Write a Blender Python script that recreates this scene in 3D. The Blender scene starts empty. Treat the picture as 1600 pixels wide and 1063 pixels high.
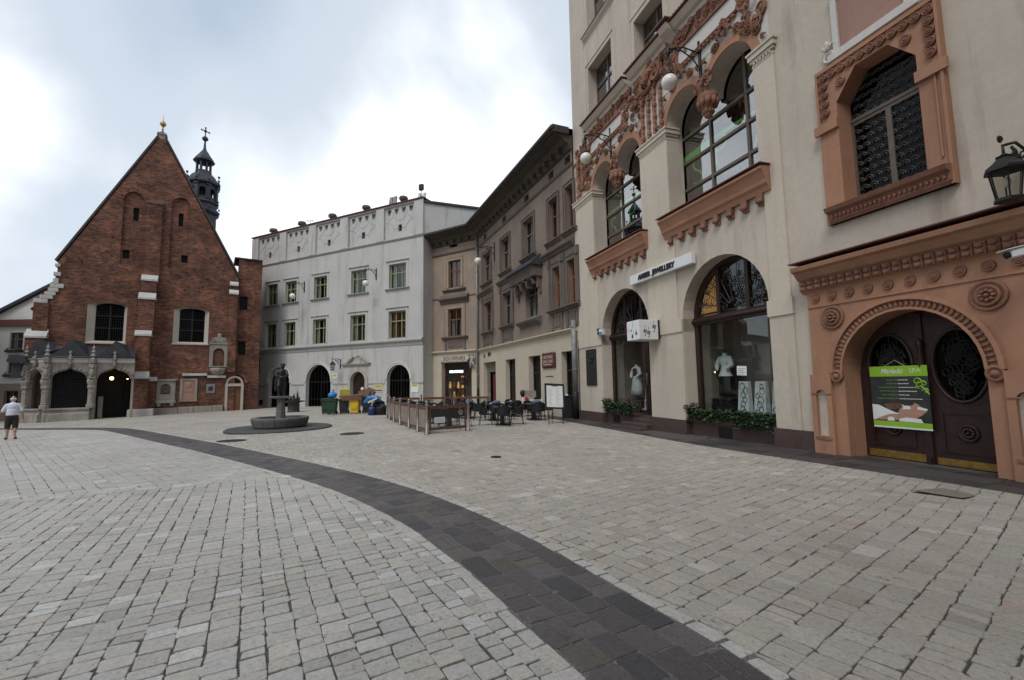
import bpy, bmesh, math, random
import numpy as np
from mathutils import Vector, Matrix
from mathutils.geometry import tessellate_polygon
R = random.Random(7)
PI = math.pi
SC = bpy.context.scene
COL = SC.collection

# ------------------------------------------------------------ camera, sky, sun, exposure
CAMH = 1.75
cd = bpy.data.cameras.new('camera'); cam = bpy.data.objects.new('camera', cd); COL.objects.link(cam)
cd.sensor_width = 36.0; cd.lens = 36.0 * 710.0 / 1600.0; cd.clip_end = 2000; cd.clip_start = 0.05
_p = math.atan(65.5 / 710.0); _r = 0.016
_F = Vector((0, math.cos(_p), math.sin(_p))); _R0 = Vector((1, 0, 0)); _U0 = Vector((0, -math.sin(_p), math.cos(_p)))
_R = _R0 * math.cos(_r) - _U0 * math.sin(_r); _U = _U0 * math.cos(_r) + _R0 * math.sin(_r)
cam.matrix_world = Matrix(((_R.x, _U.x, -_F.x, 0), (_R.y, _U.y, -_F.y, 0), (_R.z, _U.z, -_F.z, CAMH), (0, 0, 0, 1)))
SC.camera = cam
SC.view_settings.view_transform = 'Standard'; SC.view_settings.look = 'None'
SC.view_settings.exposure = 0.44; SC.view_settings.gamma = 1.0
SC.view_settings.use_curve_mapping = False

SUN_EL, SUN_AZ = math.radians(52), math.radians(205)      # compass azimuth from +Y clockwise: behind the camera
W = bpy.data.worlds.new('World'); SC.world = W; W.use_nodes = True
def build_world():
    nt = W.node_tree; n = nt.nodes; l = nt.links; n.clear()
    out = n.new('ShaderNodeOutputWorld'); bg = n.new('ShaderNodeBackground'); bg.inputs['Strength'].default_value = 0.1
    sky = n.new('ShaderNodeTexSky'); sky.sky_type = 'NISHITA'; sky.sun_disc = False
    sky.sun_elevation = SUN_EL; sky.sun_rotation = SUN_AZ
    tc = n.new('ShaderNodeTexCoord'); sep = n.new('ShaderNodeSeparateXYZ'); l.new(tc.outputs['Generated'], sep.inputs[0])
    # project the direction on a cloud deck so the clouds flatten to the horizon
    zc = n.new('ShaderNodeMath'); zc.operation = 'MAXIMUM'; zc.inputs[1].default_value = 0.0; l.new(sep.outputs['Z'], zc.inputs[0])
    za = n.new('ShaderNodeMath'); za.operation = 'ADD'; za.inputs[1].default_value = 0.75; l.new(zc.outputs[0], za.inputs[0])
    dx = n.new('ShaderNodeMath'); dx.operation = 'DIVIDE'; l.new(sep.outputs['X'], dx.inputs[0]); l.new(za.outputs[0], dx.inputs[1])
    dy = n.new('ShaderNodeMath'); dy.operation = 'DIVIDE'; l.new(sep.outputs['Y'], dy.inputs[0]); l.new(za.outputs[0], dy.inputs[1])
    cb = n.new('ShaderNodeCombineXYZ'); l.new(dx.outputs[0], cb.inputs[0]); l.new(dy.outputs[0], cb.inputs[1])
    mp = n.new('ShaderNodeMapping'); mp.inputs['Location'].default_value = (CLOUD_X, CLOUD_Y, 0.0); l.new(cb.outputs[0], mp.inputs[0])
    n1 = n.new('ShaderNodeTexNoise'); n1.inputs['Scale'].default_value = 1.7; n1.inputs['Detail'].default_value = 6; n1.inputs['Roughness'].default_value = 0.45
    n1.inputs['Distortion'].default_value = 0.35; l.new(mp.outputs[0], n1.inputs['Vector'])
    r1 = n.new('ShaderNodeValToRGB'); r1.color_ramp.interpolation = 'EASE'
    e = r1.color_ramp.elements
    e[0].position = 0.32; e[0].color = (3.7, 4.5, 5.6, 1)
    e[1].position = 0.71; e[1].color = (11.5, 11.5, 11.5, 1)
    k = r1.color_ramp.elements.new(0.52); k.color = (5.5, 6.1, 6.8, 1)
    l.new(n1.outputs['Fac'], r1.inputs[0])
    n2 = n.new('ShaderNodeTexNoise'); n2.inputs['Scale'].default_value = 0.55; n2.inputs['Detail'].default_value = 2; l.new(mp.outputs[0], n2.inputs['Vector'])
    r2 = n.new('ShaderNodeMapRange'); r2.inputs[1].default_value = 0.3; r2.inputs[2].default_value = 0.7; r2.inputs[3].default_value = 0.8; r2.inputs[4].default_value = 0.98
    l.new(n2.outputs['Fac'], r2.inputs[0])
    mx = n.new('ShaderNodeMixRGB'); l.new(r2.outputs[0], mx.inputs[0]); l.new(sky.outputs[0], mx.inputs[1]); l.new(r1.outputs[0], mx.inputs[2])
    l.new(mx.outputs[0], bg.inputs[0]); l.new(bg.outputs[0], out.inputs[0])
CLOUD_X, CLOUD_Y = 3.97, -1.2
build_world()
sd = bpy.data.lights.new('sun', 'SUN'); sd.energy = 1.2; sd.angle = math.radians(22); sd.color = (1.0, 0.97, 0.93)
sun = bpy.data.objects.new('sun', sd); COL.objects.link(sun)
_d = Vector((math.sin(SUN_AZ) * math.cos(SUN_EL), math.cos(SUN_AZ) * math.cos(SUN_EL), math.sin(SUN_EL)))
sun.rotation_euler = _d.to_track_quat('Z', 'Y').to_euler(); sun.location = (0, 0, 60)

# ------------------------------------------------------------ helpers
def gz(x, y):
    """height of the square's pavement"""
    t = np.clip((np.asarray(x, float) - 4.5) / 2.7, 0, 1)
    return np.maximum(-0.022 * np.maximum(0, -np.asarray(x, float) - 9), -0.72) + 0.13 * t * t * (3 - 2 * t)
def G(x, y): return float(gz(x, y))

class Frame:
    """a facade: s along it, y into the building, z up"""
    def __init__(s, p0, p1):
        s.p0 = Vector((p0[0], p0[1], 0)); d = Vector((p1[0] - p0[0], p1[1] - p0[1], 0)); s.len = d.length; s.u = d.normalized()
        s.n = Vector((s.u.y, -s.u.x, 0)); s.ang = math.atan2(s.u.y, s.u.x)
        s.M = Matrix(((s.u.x, -s.n.x, 0, s.p0.x), (s.u.y, -s.n.y, 0, s.p0.y), (0, 0, 1, 0), (0, 0, 0, 1)))
    def w(s, a, y, z): return s.M @ Vector((a, y, z))

def tag(o, label=None, cat=None, group=None, kind=None):
    if label: o['label'] = label
    if cat: o['category'] = cat
    if group: o['group'] = group
    if kind: o['kind'] = kind
    return o
def thing(name, label, cat, loc=(0, 0, 0), rotz=0, group=None):
    o = bpy.data.objects.new(name, None); COL.objects.link(o); o.location = loc; o.rotation_euler = (0, 0, rotz)
    o.empty_display_size = 0.3
    return tag(o, label, cat, group)
def copy_tree(o, parent=None):
    c = o.copy(); COL.objects.link(c); c.parent = parent
    for ch in KIDS.get(o.name, []):
        copy_tree(ch, c)
    KIDS.setdefault(c.name, [])
    if parent: KIDS.setdefault(parent.name, []).append(c)
    return c
KIDS = {}
T = Matrix.Translation
def Rx(a): return Matrix.Rotation(a, 4, 'X')
def Ry(a): return Matrix.Rotation(a, 4, 'Y')
def Rz(a): return Matrix.Rotation(a, 4, 'Z')
def Sc(x, y, z): return Matrix.Diagonal((x, y, z, 1))
OUT = Rx(PI / 2)           # turns a +Z profile to point out of a facade (-Y)

class MB:
    def __init__(s, fr=None):
        s.v = []; s.f = []; s.mi = []; s.sm = []; s.fr = fr; s.L = Matrix.Identity(4)
    def add(s, vs, fs, m=0, smooth=False, L=None):
        b = len(s.v); A = s.L @ L if L is not None else s.L
        s.v += [A @ Vector(p) for p in vs]
        for f in fs: s.f.append([b + i for i in f])
        s.mi += [m] * len(fs); s.sm += [smooth] * len(fs)
    def box(s, x0, x1, y0, y1, z0, z1, m=0, L=None):
        s.add([(x0, y0, z0), (x1, y0, z0), (x1, y1, z0), (x0, y1, z0), (x0, y0, z1), (x1, y0, z1), (x1, y1, z1), (x0, y1, z1)],
              [(0, 3, 2, 1), (4, 5, 6, 7), (0, 1, 5, 4), (1, 2, 6, 5), (2, 3, 7, 6), (3, 0, 4, 7)], m, False, L)
    def bbox(s, x0, x1, y0, y1, z0, z1, b=0.01, m=0, L=None):
        """box with chamfered edges"""
        v = []
        for z, i in ((z0, b), (z0 + b, 0), (z1 - b, 0), (z1, b)):
            for (x, y) in ((x0 + b, y0), (x1 - b, y0), (x1, y0 + b), (x1, y1 - b), (x1 - b, y1), (x0 + b, y1), (x0, y1 - b), (x0, y0 + b)):
                cx, cy = (x0 + x1) / 2, (y0 + y1) / 2
                xx = x + (i if x < cx else -i) if i else x; yy = y + (i if y < cy else -i) if i else y
                v.append((xx, yy, z))
        f = [tuple(range(7, -1, -1)), tuple(range(24, 32))]
        for k in range(3):
            for j in range(8): f.append((k * 8 + j, k * 8 + (j + 1) % 8, (k + 1) * 8 + (j + 1) % 8, (k + 1) * 8 + j))
        s.add(v, f, m, False, L)
    def prism(s, poly, y0, y1, m=0, L=None, smooth=False):
        """poly in (x,z), from y0 (front) to y1"""
        n = len(poly); vs = [(x, y0, z) for x, z in poly] + [(x, y1, z) for x, z in poly]
        fs = [tuple(range(n)), tuple(range(2 * n - 1, n - 1, -1))] + [(i, i + n, (i + 1) % n + n, (i + 1) % n) for i in range(n)]
        s.add(vs, fs, m, smooth, L)
    def wall(s, outer, holes, y0, depth, m=0, mr=None, sides=0.0, L=None):
        polys = [outer] + holes
        flat = [p for q in polys for p in q]
        tri = tessellate_polygon([[Vector((x, z, 0)) for x, z in q] for q in polys])
        s.add([(x, y0, z) for x, z in flat], [tuple(t) for t in tri], m, False, L)
        for h in holes:
            n = len(h); s.add([(x, y0, z) for x, z in h] + [(x, y0 + depth, z) for x, z in h], [(i, (i + 1) % n, (i + 1) % n + n, i + n) for i in range(n)], m if mr is None else mr, False, L)
        if sides:
            n = len(outer); s.add([(x, y0, z) for x, z in outer] + [(x, y0 + sides, z) for x, z in outer], [(i, (i + 1) % n, (i + 1) % n + n, i + n) for i in range(n)], m, False, L)
    def tube(s, pts, r, n=6, m=0, closed=False, L=None, caps=True, flat=1.0):
        P = [Vector(p) for p in pts]; k = len(P); rr = r if isinstance(r, (list, tuple)) else [r] * k
        vs = []; up = None
        for i in range(k):
            a = P[(i - 1) % k] if (closed or i > 0) else P[i]; b = P[(i + 1) % k] if (closed or i < k - 1) else P[i]
            t = (b - a); t = t.normalized() if t.length > 1e-9 else Vector((0, 0, 1))
            if up is None: up = Vector((0, 0, 1)) if abs(t.z) < 0.9 else Vector((0, 1, 0))
            x = up.cross(t)
            if x.length < 1e-6: x = t.orthogonal()
            x.normalize(); y = t.cross(x).normalized(); up = y
            for j in range(n):
                q = 2 * PI * j / n; vs.append(P[i] + x * math.cos(q) * rr[i] + y * math.sin(q) * rr[i] * flat)
        fs = []
        for i in range(k if closed else k - 1):
            for j in range(n):
                fs.append((i * n + j, i * n + (j + 1) % n, ((i + 1) % k) * n + (j + 1) % n, ((i + 1) % k) * n + j))
        if caps and not closed: fs += [tuple(range(n - 1, -1, -1)), tuple(range((k - 1) * n, k * n))]
        s.add(vs, fs, m, n > 5, L)
    def lathe(s, prof, n=12, m=0, L=None, smooth=True, a0=0.0):
        vs = []; k = len(prof)
        for (r, z) in prof:
            for j in range(n):
                q = a0 + 2 * PI * j / n; vs.append((r * math.cos(q), r * math.sin(q), z))
        fs = [(i * n + j, i * n + (j + 1) % n, (i + 1) * n + (j + 1) % n, (i + 1) * n + j) for i in range(k - 1) for j in range(n)]
        if prof[0][0] > 1e-6: fs.append(tuple(range(n - 1, -1, -1)))
        if prof[-1][0] > 1e-6: fs.append(tuple(range((k - 1) * n, k * n)))
        s.add(vs, fs, m, smooth, L)
    def ell(s, c, r, nu=10, nv=6, m=0, L=None):
        if not isinstance(r, (tuple, list)): r = (r, r, r)
        A = T(Vector(c)) @ Sc(*r); A = L @ A if L is not None else A
        s.lathe([(max(1e-7, math.sin(PI * i / nv)), -math.cos(PI * i / nv)) for i in range(nv + 1)], nu, m, A)
    def mold(s, x0, x1, prof, m=0, ret=True, L=None):
        """moulding along x; prof = [(out, z)], out is distance in front of the face (y = -out); returns at the ends"""
        vs = []
        for x in (x0, x1):
            for (o, z) in prof: vs.append((x + ((-o if x == x0 else o) * 0.0), -o, z))
        n = len(prof)
        vs += [(x0, 0.02, prof[0][1]), (x0, 0.02, prof[-1][1]), (x1, 0.02, prof[0][1]), (x1, 0.02, prof[-1][1])]
        fs = [(i, i + 1, n + i + 1, n + i) for i in range(n - 1)]
        fs += [tuple([2 * n] + list(range(n)) + [2 * n + 1]), tuple([2 * n + 3] + list(range(2 * n - 1, n - 1, -1)) + [2 * n + 2])]
        fs += [(0, n, 2 * n + 2, 2 * n), (n - 1, 2 * n + 1, 2 * n + 3, 2 * n - 1)]
        s.add(vs, fs, m, False, L)
    def text(s, txt, size, L, m=0, ext=0.006, align='CENTER', off=0.0, shear=0.0, sx=1.0):
        c = bpy.data.curves.new('lettering', 'FONT'); c.body = txt; c.size = size; c.extrude = ext; c.align_x = align; c.align_y = 'CENTER'
        c.offset = off; c.shear = shear; c.resolution_u = 3
        o = bpy.data.objects.new('lettering', c); COL.objects.link(o)
        me = bpy.data.meshes.new_from_object(o.evaluated_get(bpy.context.evaluated_depsgraph_get()))
        s.add([(v.co.x * sx, v.co.y, v.co.z) for v in me.vertices], [tuple(p.vertices) for p in me.polygons], m, False, L)
        bpy.data.objects.remove(o); bpy.data.curves.remove(c); bpy.data.meshes.remove(me)
    def mesh(s, name, mats, off=None):
        M = s.fr.M if s.fr else None
        me = bpy.data.meshes.new(name)
        co = [M @ p for p in s.v] if M else s.v
        if off is not None: co = [p - off for p in co]
        me.from_pydata([tuple(p) for p in co], [], s.f)
        if not isinstance(mats, (list, tuple)): mats = [mats]
        for q in mats: me.materials.append(q)
        me.polygons.foreach_set('material_index', s.mi); me.polygons.foreach_set('use_smooth', s.sm)
        a = me.attributes.new('loc', 'FLOAT_VECTOR', 'POINT'); a.data.foreach_set('vector', np.array([tuple(p) for p in s.v], dtype=np.float32).ravel())
        me.update(); return me
    def build(s, name, mats, parent=None, off=None):
        o = bpy.data.objects.new(name, s.mesh(name, mats, off)); COL.objects.link(o)
        if parent is not None:
            o.parent = parent; KIDS.setdefault(parent.name, []).append(o)
        return o

def arch(x0, x1, z0, zs, n=14, rise=None, kind='round'):
    """outline of an arched opening, counter-clockwise in (x,z)"""
    c = (x0 + x1) / 2; r = (x1 - x0) / 2; h = r if rise is None else rise
    p = [(x0, z0), (x1, z0)] if z0 is not None else []
    for i in range(n + 1):
        a = PI * i / n
        if kind == 'round': p.append((c + r * math.cos(a), zs + h * math.sin(a)))
        elif kind == 'pointed':
            t = i / n; q = abs(1 - 2 * t); z = h * math.sqrt(max(0, 1 - q ** 2.0)) * (0.86 + 0.14 * (1 - q)) ; p.append((c + r * (1 - 2 * t), zs + z))
        elif kind == 'ogee':
            t = i / n; q = abs(1 - 2 * t); z = h * (0.80 * math.sqrt(max(0, 1 - q * q)) + 0.20 * max(0, 1 - q * 3.2) ** 1.6 * 1.0); p.append((c + r * (1 - 2 * t), zs + z))
    return p
def offset_arc(x0, x1, zs, w, n=18, rise=None, kind='round'):
    a = arch(x0, x1, None, zs, n, rise, kind); b = arch(x0 - w, x1 + w, None, zs, n, (rise + w) if rise is not None else None, kind)
    return a, b
def ring(mb, x0, x1, zs, w, y0, y1, m=0, n=18, rise=None, kind='round'):
    a, b = offset_arc(x0, x1, zs, w, n, rise, kind); poly = a + b[::-1]; k = len(a)
    vs = [(x, y0, z) for x, z in a] + [(x, y0, z) for x, z in b] + [(x, y1, z) for x, z in a] + [(x, y1, z) for x, z in b]
    fs = []
    for i in range(k - 1):
        fs += [(i, k + i, k + i + 1, i + 1), (k + i, 3 * k + i, 3 * k + i + 1, k + i + 1), (i, i + 1, 2 * k + i + 1, 2 * k + i)]
    fs += [(0, 2 * k, 3 * k, k), (k - 1, 2 * k - 1, 4 * k - 1, 3 * k - 1)]
    mb.add(vs, fs, m)
def spiral(cx, cz, r0, r1, turns, a0, n=18, y=0.0, sgn=1):
    return [(cx + (r0 + (r1 - r0) * i / n) * math.cos(a0 + sgn * 2 * PI * turns * i / n), y, cz + (r0 + (r1 - r0) * i / n) * math.sin(a0 + sgn * 2 * PI * turns * i / n)) for i in range(n + 1)]

# ------------------------------------------------------------ materials
def lin(h):
    c = [int(h[i:i + 2], 16) / 255 for i in (0, 2, 4)]
    return tuple(x / 12.92 if x <= 0.04045 else ((x + 0.055) / 1.055) ** 2.4 for x in c)
def _nt(name):
    m = bpy.data.materials.new(name); m.use_nodes = True; nt = m.node_tree; b = nt.nodes['Principled BSDF']; return m, nt, b
def _noise(nt, scale, detail=4, rough=0.55, vec=None, dist=0.0):
    t = nt.nodes.new('ShaderNodeTexNoise'); t.inputs['Scale'].default_value = scale; t.inputs['Detail'].default_value = detail; t.inputs['Roughness'].default_value = rough
    t.inputs['Distortion'].default_value = dist
    if vec is not None: nt.links.new(vec, t.inputs['Vector'])
    return t
def _ramp(nt, fac, stops):
    r = nt.nodes.new('ShaderNodeValToRGB'); e = r.color_ramp.elements
    e[0].position, e[0].color = stops[0][0], tuple(stops[0][1]) + (1,); e[1].position, e[1].color = stops[-1][0], tuple(stops[-1][1]) + (1,)
    for p, c in stops[1:-1]:
        k = e.new(p); k.color = tuple(c) + (1,)
    nt.links.new(fac, r.inputs[0]); return r
def _mix(nt, fac, a, b, mode='MIX'):
    x = nt.nodes.new('ShaderNodeMixRGB'); x.blend_type = mode
    if hasattr(fac, 'is_linked'): nt.links.new(fac, x.inputs[0])
    else: x.inputs[0].default_value = fac
    for i, c in ((1, a), (2, b)):
        if hasattr(c, 'is_linked'): nt.links.new(c, x.inputs[i])
        else: x.inputs[i].default_value = tuple(c) + (1,)
    return x.outputs[0]
def _pos(nt, scale=(1, 1, 1)):
    g = nt.nodes.new('ShaderNodeNewGeometry'); mp = nt.nodes.new('ShaderNodeMapping'); mp.inputs['Scale'].default_value = scale
    nt.links.new(g.outputs['Position'], mp.inputs[0]); return mp.outputs[0]
def _attr(nt, name='loc'):
    a = nt.nodes.new('ShaderNodeAttribute'); a.attribute_name = name; return a
def _bump(nt, b, h, strength=0.3, dist=0.01):
    u = nt.nodes.new('ShaderNodeBump'); u.inputs['Strength'].default_value = strength; u.inputs['Distance'].default_value = dist
    nt.links.new(h, u.inputs['Height']); nt.links.new(u.outputs[0], b.inputs['Normal']); return u
def mul(c, k): return tuple(x * k for x in c)
def plaster(name, c, var=0.18, stain=(0.12, 0.11, 0.10), amt=0.35, rough=0.9, bump=0.25, streak=True, patch=None, patch_amt=0.0, sc=1.0):
    m, nt, b = _nt(name); p = _pos(nt)
    n1 = _noise(nt, 0.55 * sc, 6, 0.6, p); base = _ramp(nt, n1.outputs['Fac'], [(0.3, mul(c, 1 - var)), (0.7, mul(c, 1 + var * 0.6))]).outputs[0]
    n3 = _noise(nt, 7 * sc, 5, 0.65, p); base = _mix(nt, 0.35, base, _ramp(nt, n3.outputs['Fac'], [(0.3, mul(c, 0.8)), (0.7, mul(c, 1.12))]).outputs[0])
    if streak:
        ps = _pos(nt, (1.6, 1.6, 0.16)); n2 = _noise(nt, 1.1 * sc, 6, 0.7, ps, 0.3)
        fr = _ramp(nt, n2.outputs['Fac'], [(0.52, (0, 0, 0)), (0.78, (amt, amt, amt))]); base = _mix(nt, fr.outputs[0], base, stain)
    if patch:
        n4 = _noise(nt, 0.35, 7, 0.62, p, 0.6); fr = _ramp(nt, n4.outputs['Fac'], [(0.5, (0, 0, 0)), (0.56, (patch_amt,) * 3)]); base = _mix(nt, fr.outputs[0], base, patch)
    nt.links.new(base, b.inputs['Base Color']); b.inputs['Roughness'].default_value = rough; b.inputs['Specular IOR Level'].default_value = 0.2
    nb = _noise(nt, 40, 4, 0.6, p); _bump(nt, b, nb.outputs['Fac'], bump, 0.01)
    return m
def plain(name, c, rough=0.6, metal=0.0, var=0.12, sc=6.0, bump=0.0, spec=0.4):
    m, nt, b = _nt(name); p = _pos(nt); n1 = _noise(nt, sc, 5, 0.6, p)
    nt.links.new(_ramp(nt, n1.outputs['Fac'], [(0.3, mul(c, 1 - var)), (0.7, mul(c, 1 + var))]).outputs[0], b.inputs['Base Color'])
    b.inputs['Roughness'].default_value = rough; b.inputs['Metallic'].default_value = metal; b.inputs['Specular IOR Level'].default_value = spec
    if bump: _bump(nt, b, _noise(nt, sc * 6, 4, 0.6, p).outputs['Fac'], bump, 0.01)
    return m
def glow(name, c, s):
    m, nt, b = _nt(name); b.inputs['Base Color'].default_value = tuple(c) + (1,); b.inputs['Emission Color'].default_value = tuple(c) + (1,); b.inputs['Emission Strength'].default_value = s
    return m
def glass(name, ior=1.6, tint=(0.75, 0.78, 0.78), rough=0.01, wav=0.0):
    """see-through pane with a Schlick reflection that is the same from both faces"""
    m = bpy.data.materials.new(name); m.use_nodes = True; nt = m.node_tree; n = nt.nodes; n.clear(); l = nt.links
    o = n.new('ShaderNodeOutputMaterial'); mx = n.new('ShaderNodeMixShader'); tr = n.new('ShaderNodeBsdfTransparent'); gl = n.new('ShaderNodeBsdfGlossy'); lw = n.new('ShaderNodeLayerWeight'); lw.inputs[0].default_value = 0.5
    pw = n.new('ShaderNodeMath'); pw.operation = 'POWER'; pw.inputs[1].default_value = 5.0; l.new(lw.outputs['Facing'], pw.inputs[0])
    f0 = ((ior - 1) / (ior + 1)) ** 2; ma = n.new('ShaderNodeMath'); ma.operation = 'MULTIPLY_ADD'; ma.inputs[1].default_value = 1 - f0; ma.inputs[2].default_value = f0; l.new(pw.outputs[0], ma.inputs[0])
    tr.inputs[0].default_value = tuple(tint) + (1,); gl.inputs['Roughness'].default_value = rough
    l.new(ma.outputs[0], mx.inputs[0]); l.new(tr.outputs[0], mx.inputs[1]); l.new(gl.outputs[0], mx.inputs[2]); l.new(mx.outputs[0], o.inputs[0]); return m
def brick_mat(name):
    m, nt, b = _nt(name); a = _attr(nt); s = nt.nodes.new('ShaderNodeSeparateXYZ'); nt.links.new(a.outputs['Vector'], s.inputs[0])
    ad = nt.nodes.new('ShaderNodeMath'); nt.links.new(s.outputs['X'], ad.inputs[0]); nt.links.new(s.outputs['Y'], ad.inputs[1])
    cb = nt.nodes.new('ShaderNodeCombineXYZ'); nt.links.new(ad.outputs[0], cb.inputs[0]); nt.links.new(s.outputs['Z'], cb.inputs[1])
    wn = _noise(nt, 1.2, 2, 0.5, cb.outputs[0]); va = nt.nodes.new('ShaderNodeMixRGB'); va.inputs[0].default_value = 0.03; nt.links.new(cb.outputs[0], va.inputs[1]); nt.links.new(wn.outputs['Color'], va.inputs[2])
    bt = nt.nodes.new('ShaderNodeTexBrick'); bt.inputs['Scale'].default_value = 1.0; bt.inputs['Brick Width'].default_value = 0.29; bt.inputs['Row Height'].default_value = 0.105
    bt.inputs['Mortar Size'].default_value = 0.012; bt.inputs['Mortar Smooth'].default_value = 0.3; bt.inputs['Bias'].default_value = -0.1
    bt.inputs['Color1'].default_value = (0.25, 0.10, 0.062, 1); bt.inputs['Color2'].default_value = (0.07, 0.036, 0.029, 1); bt.inputs['Mortar'].default_value = (0.17, 0.125, 0.10, 1)
    nt.links.new(va.outputs[0], bt.inputs['Vector'])
    n1 = _noise(nt, 0.5, 9, 0.7, cb.outputs[0], 0.6); fr = _ramp(nt, n1.outputs['Fac'], [(0.40, (0.0,) * 3), (0.62, (0.85,) * 3)])
    dk = _mix(nt, fr.outputs[0], bt.outputs['Color'], _mix(nt, 0.75, bt.outputs['Color'], (0.3, 0.33, 0.36), 'MULTIPLY'))
    n2 = _noise(nt, 0.7, 8, 0.65, cb.outputs[0], 0.4); f2 = _ramp(nt, n2.outputs['Fac'], [(0.52, (0, 0, 0)), (0.62, (0.65,) * 3)])
    c = _mix(nt, f2.outputs[0], dk, _mix(nt, 1.0, bt.outputs['Color'], (1.55, 1.4, 1.28), 'MULTIPLY'))
    n4 = _noise(nt, 1.7, 7, 0.75, cb.outputs[0], 0.3); f4 = _ramp(nt, n4.outputs['Fac'], [(0.56, (0, 0, 0)), (0.66, (0.65,) * 3)]); c = _mix(nt, f4.outputs[0], c, (0.045, 0.03, 0.027))
    n5 = _noise(nt, 5, 3, 0.6, cb.outputs[0]); f5 = _ramp(nt, n5.outputs['Fac'], [(0.66, (0, 0, 0)), (0.7, (0.8,) * 3)]); c = _mix(nt, f5.outputs[0], c, (0.02, 0.014, 0.013))
    n3 = _noise(nt, 11, 5, 0.8, cb.outputs[0]); c = _mix(nt, 0.75, c, _ramp(nt, n3.outputs['Fac'], [(0.25, (0.35,) * 3), (0.75, (1.4,) * 3)]).outputs[0], 'MULTIPLY')
    nt.links.new(c, b.inputs['Base Color']); b.inputs['Roughness'].default_value = 0.92; b.inputs['Specular IOR Level'].default_value = 0.15
    _bump(nt, b, bt.outputs['Fac'], -0.6, 0.02); return m
def stone_tint(name, pits=0.5, pit_col=(0.1, 0.09, 0.08), rough=0.58, sp=(0.32, 0.27, 0.21)):
    """paving: every stone carries its own colour in the face attribute 'tint'"""
    m, nt, b = _nt(name); p = _pos(nt); a = _attr(nt, 'tint')
    n1 = _noise(nt, 28, 6, 0.7, p); c = _mix(nt, 0.55, a.outputs['Color'], _ramp(nt, n1.outputs['Fac'], [(0.25, (0.5,) * 3), (0.7, (1.3,) * 3)]).outputs[0], 'MULTIPLY')
    n2 = _noise(nt, 13, 5, 0.72, p, 0.8); f = _ramp(nt, n2.outputs['Fac'], [(0.55, (0, 0, 0)), (0.68, (pits,) * 3)]); c = _mix(nt, f.outputs[0], c, sp)
    n3 = _noise(nt, 45, 3, 0.6, p, 1.2); f3 = _ramp(nt, n3.outputs['Fac'], [(0.62, (0, 0, 0)), (0.67, (0.75,) * 3)]); c = _mix(nt, f3.outputs[0], c, pit_col)
    n5 = _noise(nt, 0.35, 5, 0.6, p); c = _mix(nt, 0.6, c, _ramp(nt, n5.outputs['Fac'], [(0.3, (0.74, 0.72, 0.70)), (0.7, (1.14, 1.14, 1.14))]).outputs[0], 'MULTIPLY')
    n6 = _noise(nt, 8.0, 8, 0.75, p, 0.9); f6 = _ramp(nt, n6.outputs['Fac'], [(0.61, (0, 0, 0)), (0.67, (0.75,) * 3)]); c = _mix(nt, f6.outputs[0], c, mul(pit_col, 0.8))
    nt.links.new(c, b.inputs['Base Color']); b.inputs['Roughness'].default_value = rough; b.inputs['Specular IOR Level'].default_value = 0.3
    nb = _noise(nt, 60, 5, 0.7, p); _bump(nt, b, nb.outputs['Fac'], 0.5, 0.008)
    return m
M = {}
M['cream'] = plaster('cream_plaster', (0.54, 0.475, 0.395), 0.17, (0.22, 0.175, 0.145), 0.7, patch=(0.485, 0.43, 0.355), patch_amt=0.5)
M['cream2'] = plaster('cream_trim', (0.58, 0.51, 0.42), 0.08, (0.3, 0.25, 0.2), 0.3)
M['white_relief'] = plaster('white_relief_plaster', (0.60, 0.58, 0.54), 0.1, (0.25, 0.23, 0.2), 0.3)
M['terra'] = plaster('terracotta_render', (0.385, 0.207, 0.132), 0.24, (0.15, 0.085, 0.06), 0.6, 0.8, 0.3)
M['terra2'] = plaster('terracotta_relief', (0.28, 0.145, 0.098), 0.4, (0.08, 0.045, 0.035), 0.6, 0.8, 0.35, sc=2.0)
M['grey'] = plaster('grey_white_plaster', (0.515, 0.505, 0.485), 0.12, (0.22, 0.21, 0.195), 0.75)
M['grey2'] = plaster('grey_trim', (0.40, 0.395, 0.385), 0.1, (0.18, 0.17, 0.16), 0.4)
M['greylow'] = plaster('grey_base_plaster', (0.47, 0.47, 0.465), 0.12, (0.22, 0.21, 0.2), 0.45)
M['brown'] = plaster('weathered_brown_plaster', (0.22, 0.175, 0.148), 0.28, (0.075, 0.075, 0.065), 0.65, patch=(0.27, 0.215, 0.165), patch_amt=0.5)
M['brown2'] = plaster('weathered_brown_trim', (0.15, 0.122, 0.106), 0.28, (0.065, 0.055, 0.05), 0.6)
M['yellow'] = plaster('flaking_yellow_plaster', (0.34, 0.265, 0.20), 0.25, (0.16, 0.125, 0.1), 0.5, patch=(0.27, 0.215, 0.18), patch_amt=0.8)
M['ochre'] = plaster('pale_ochre_plaster', (0.52, 0.455, 0.36), 0.1, (0.33, 0.27, 0.2), 0.35)
M['capstone'] = plaster('lime_washed_stone', (0.5, 0.485, 0.46), 0.25, (0.16, 0.15, 0.14), 0.6, sc=1.5)
M['white'] = plaster('white_plaster', (0.66, 0.65, 0.62), 0.08, (0.3, 0.28, 0.25), 0.3)
M['limestone'] = plaster('weathered_limestone', (0.31, 0.28, 0.245), 0.4, (0.06, 0.085, 0.08), 0.75, 0.85, 0.5, sc=1.6)
M['porchstone'] = plaster('sooty_porch_limestone', (0.30, 0.272, 0.24), 0.45, (0.045, 0.042, 0.04), 0.85, 0.85, 0.5, sc=2.2)
M['winstone'] = plaster('pale_window_stone', (0.46, 0.42, 0.355), 0.12, (0.2, 0.18, 0.15), 0.4)
M['pinkstone'] = plaster('pink_sandstone', (0.36, 0.22, 0.175), 0.15, (0.15, 0.1, 0.08), 0.4)
M['brick'] = brick_mat('old_church_brick')
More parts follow.
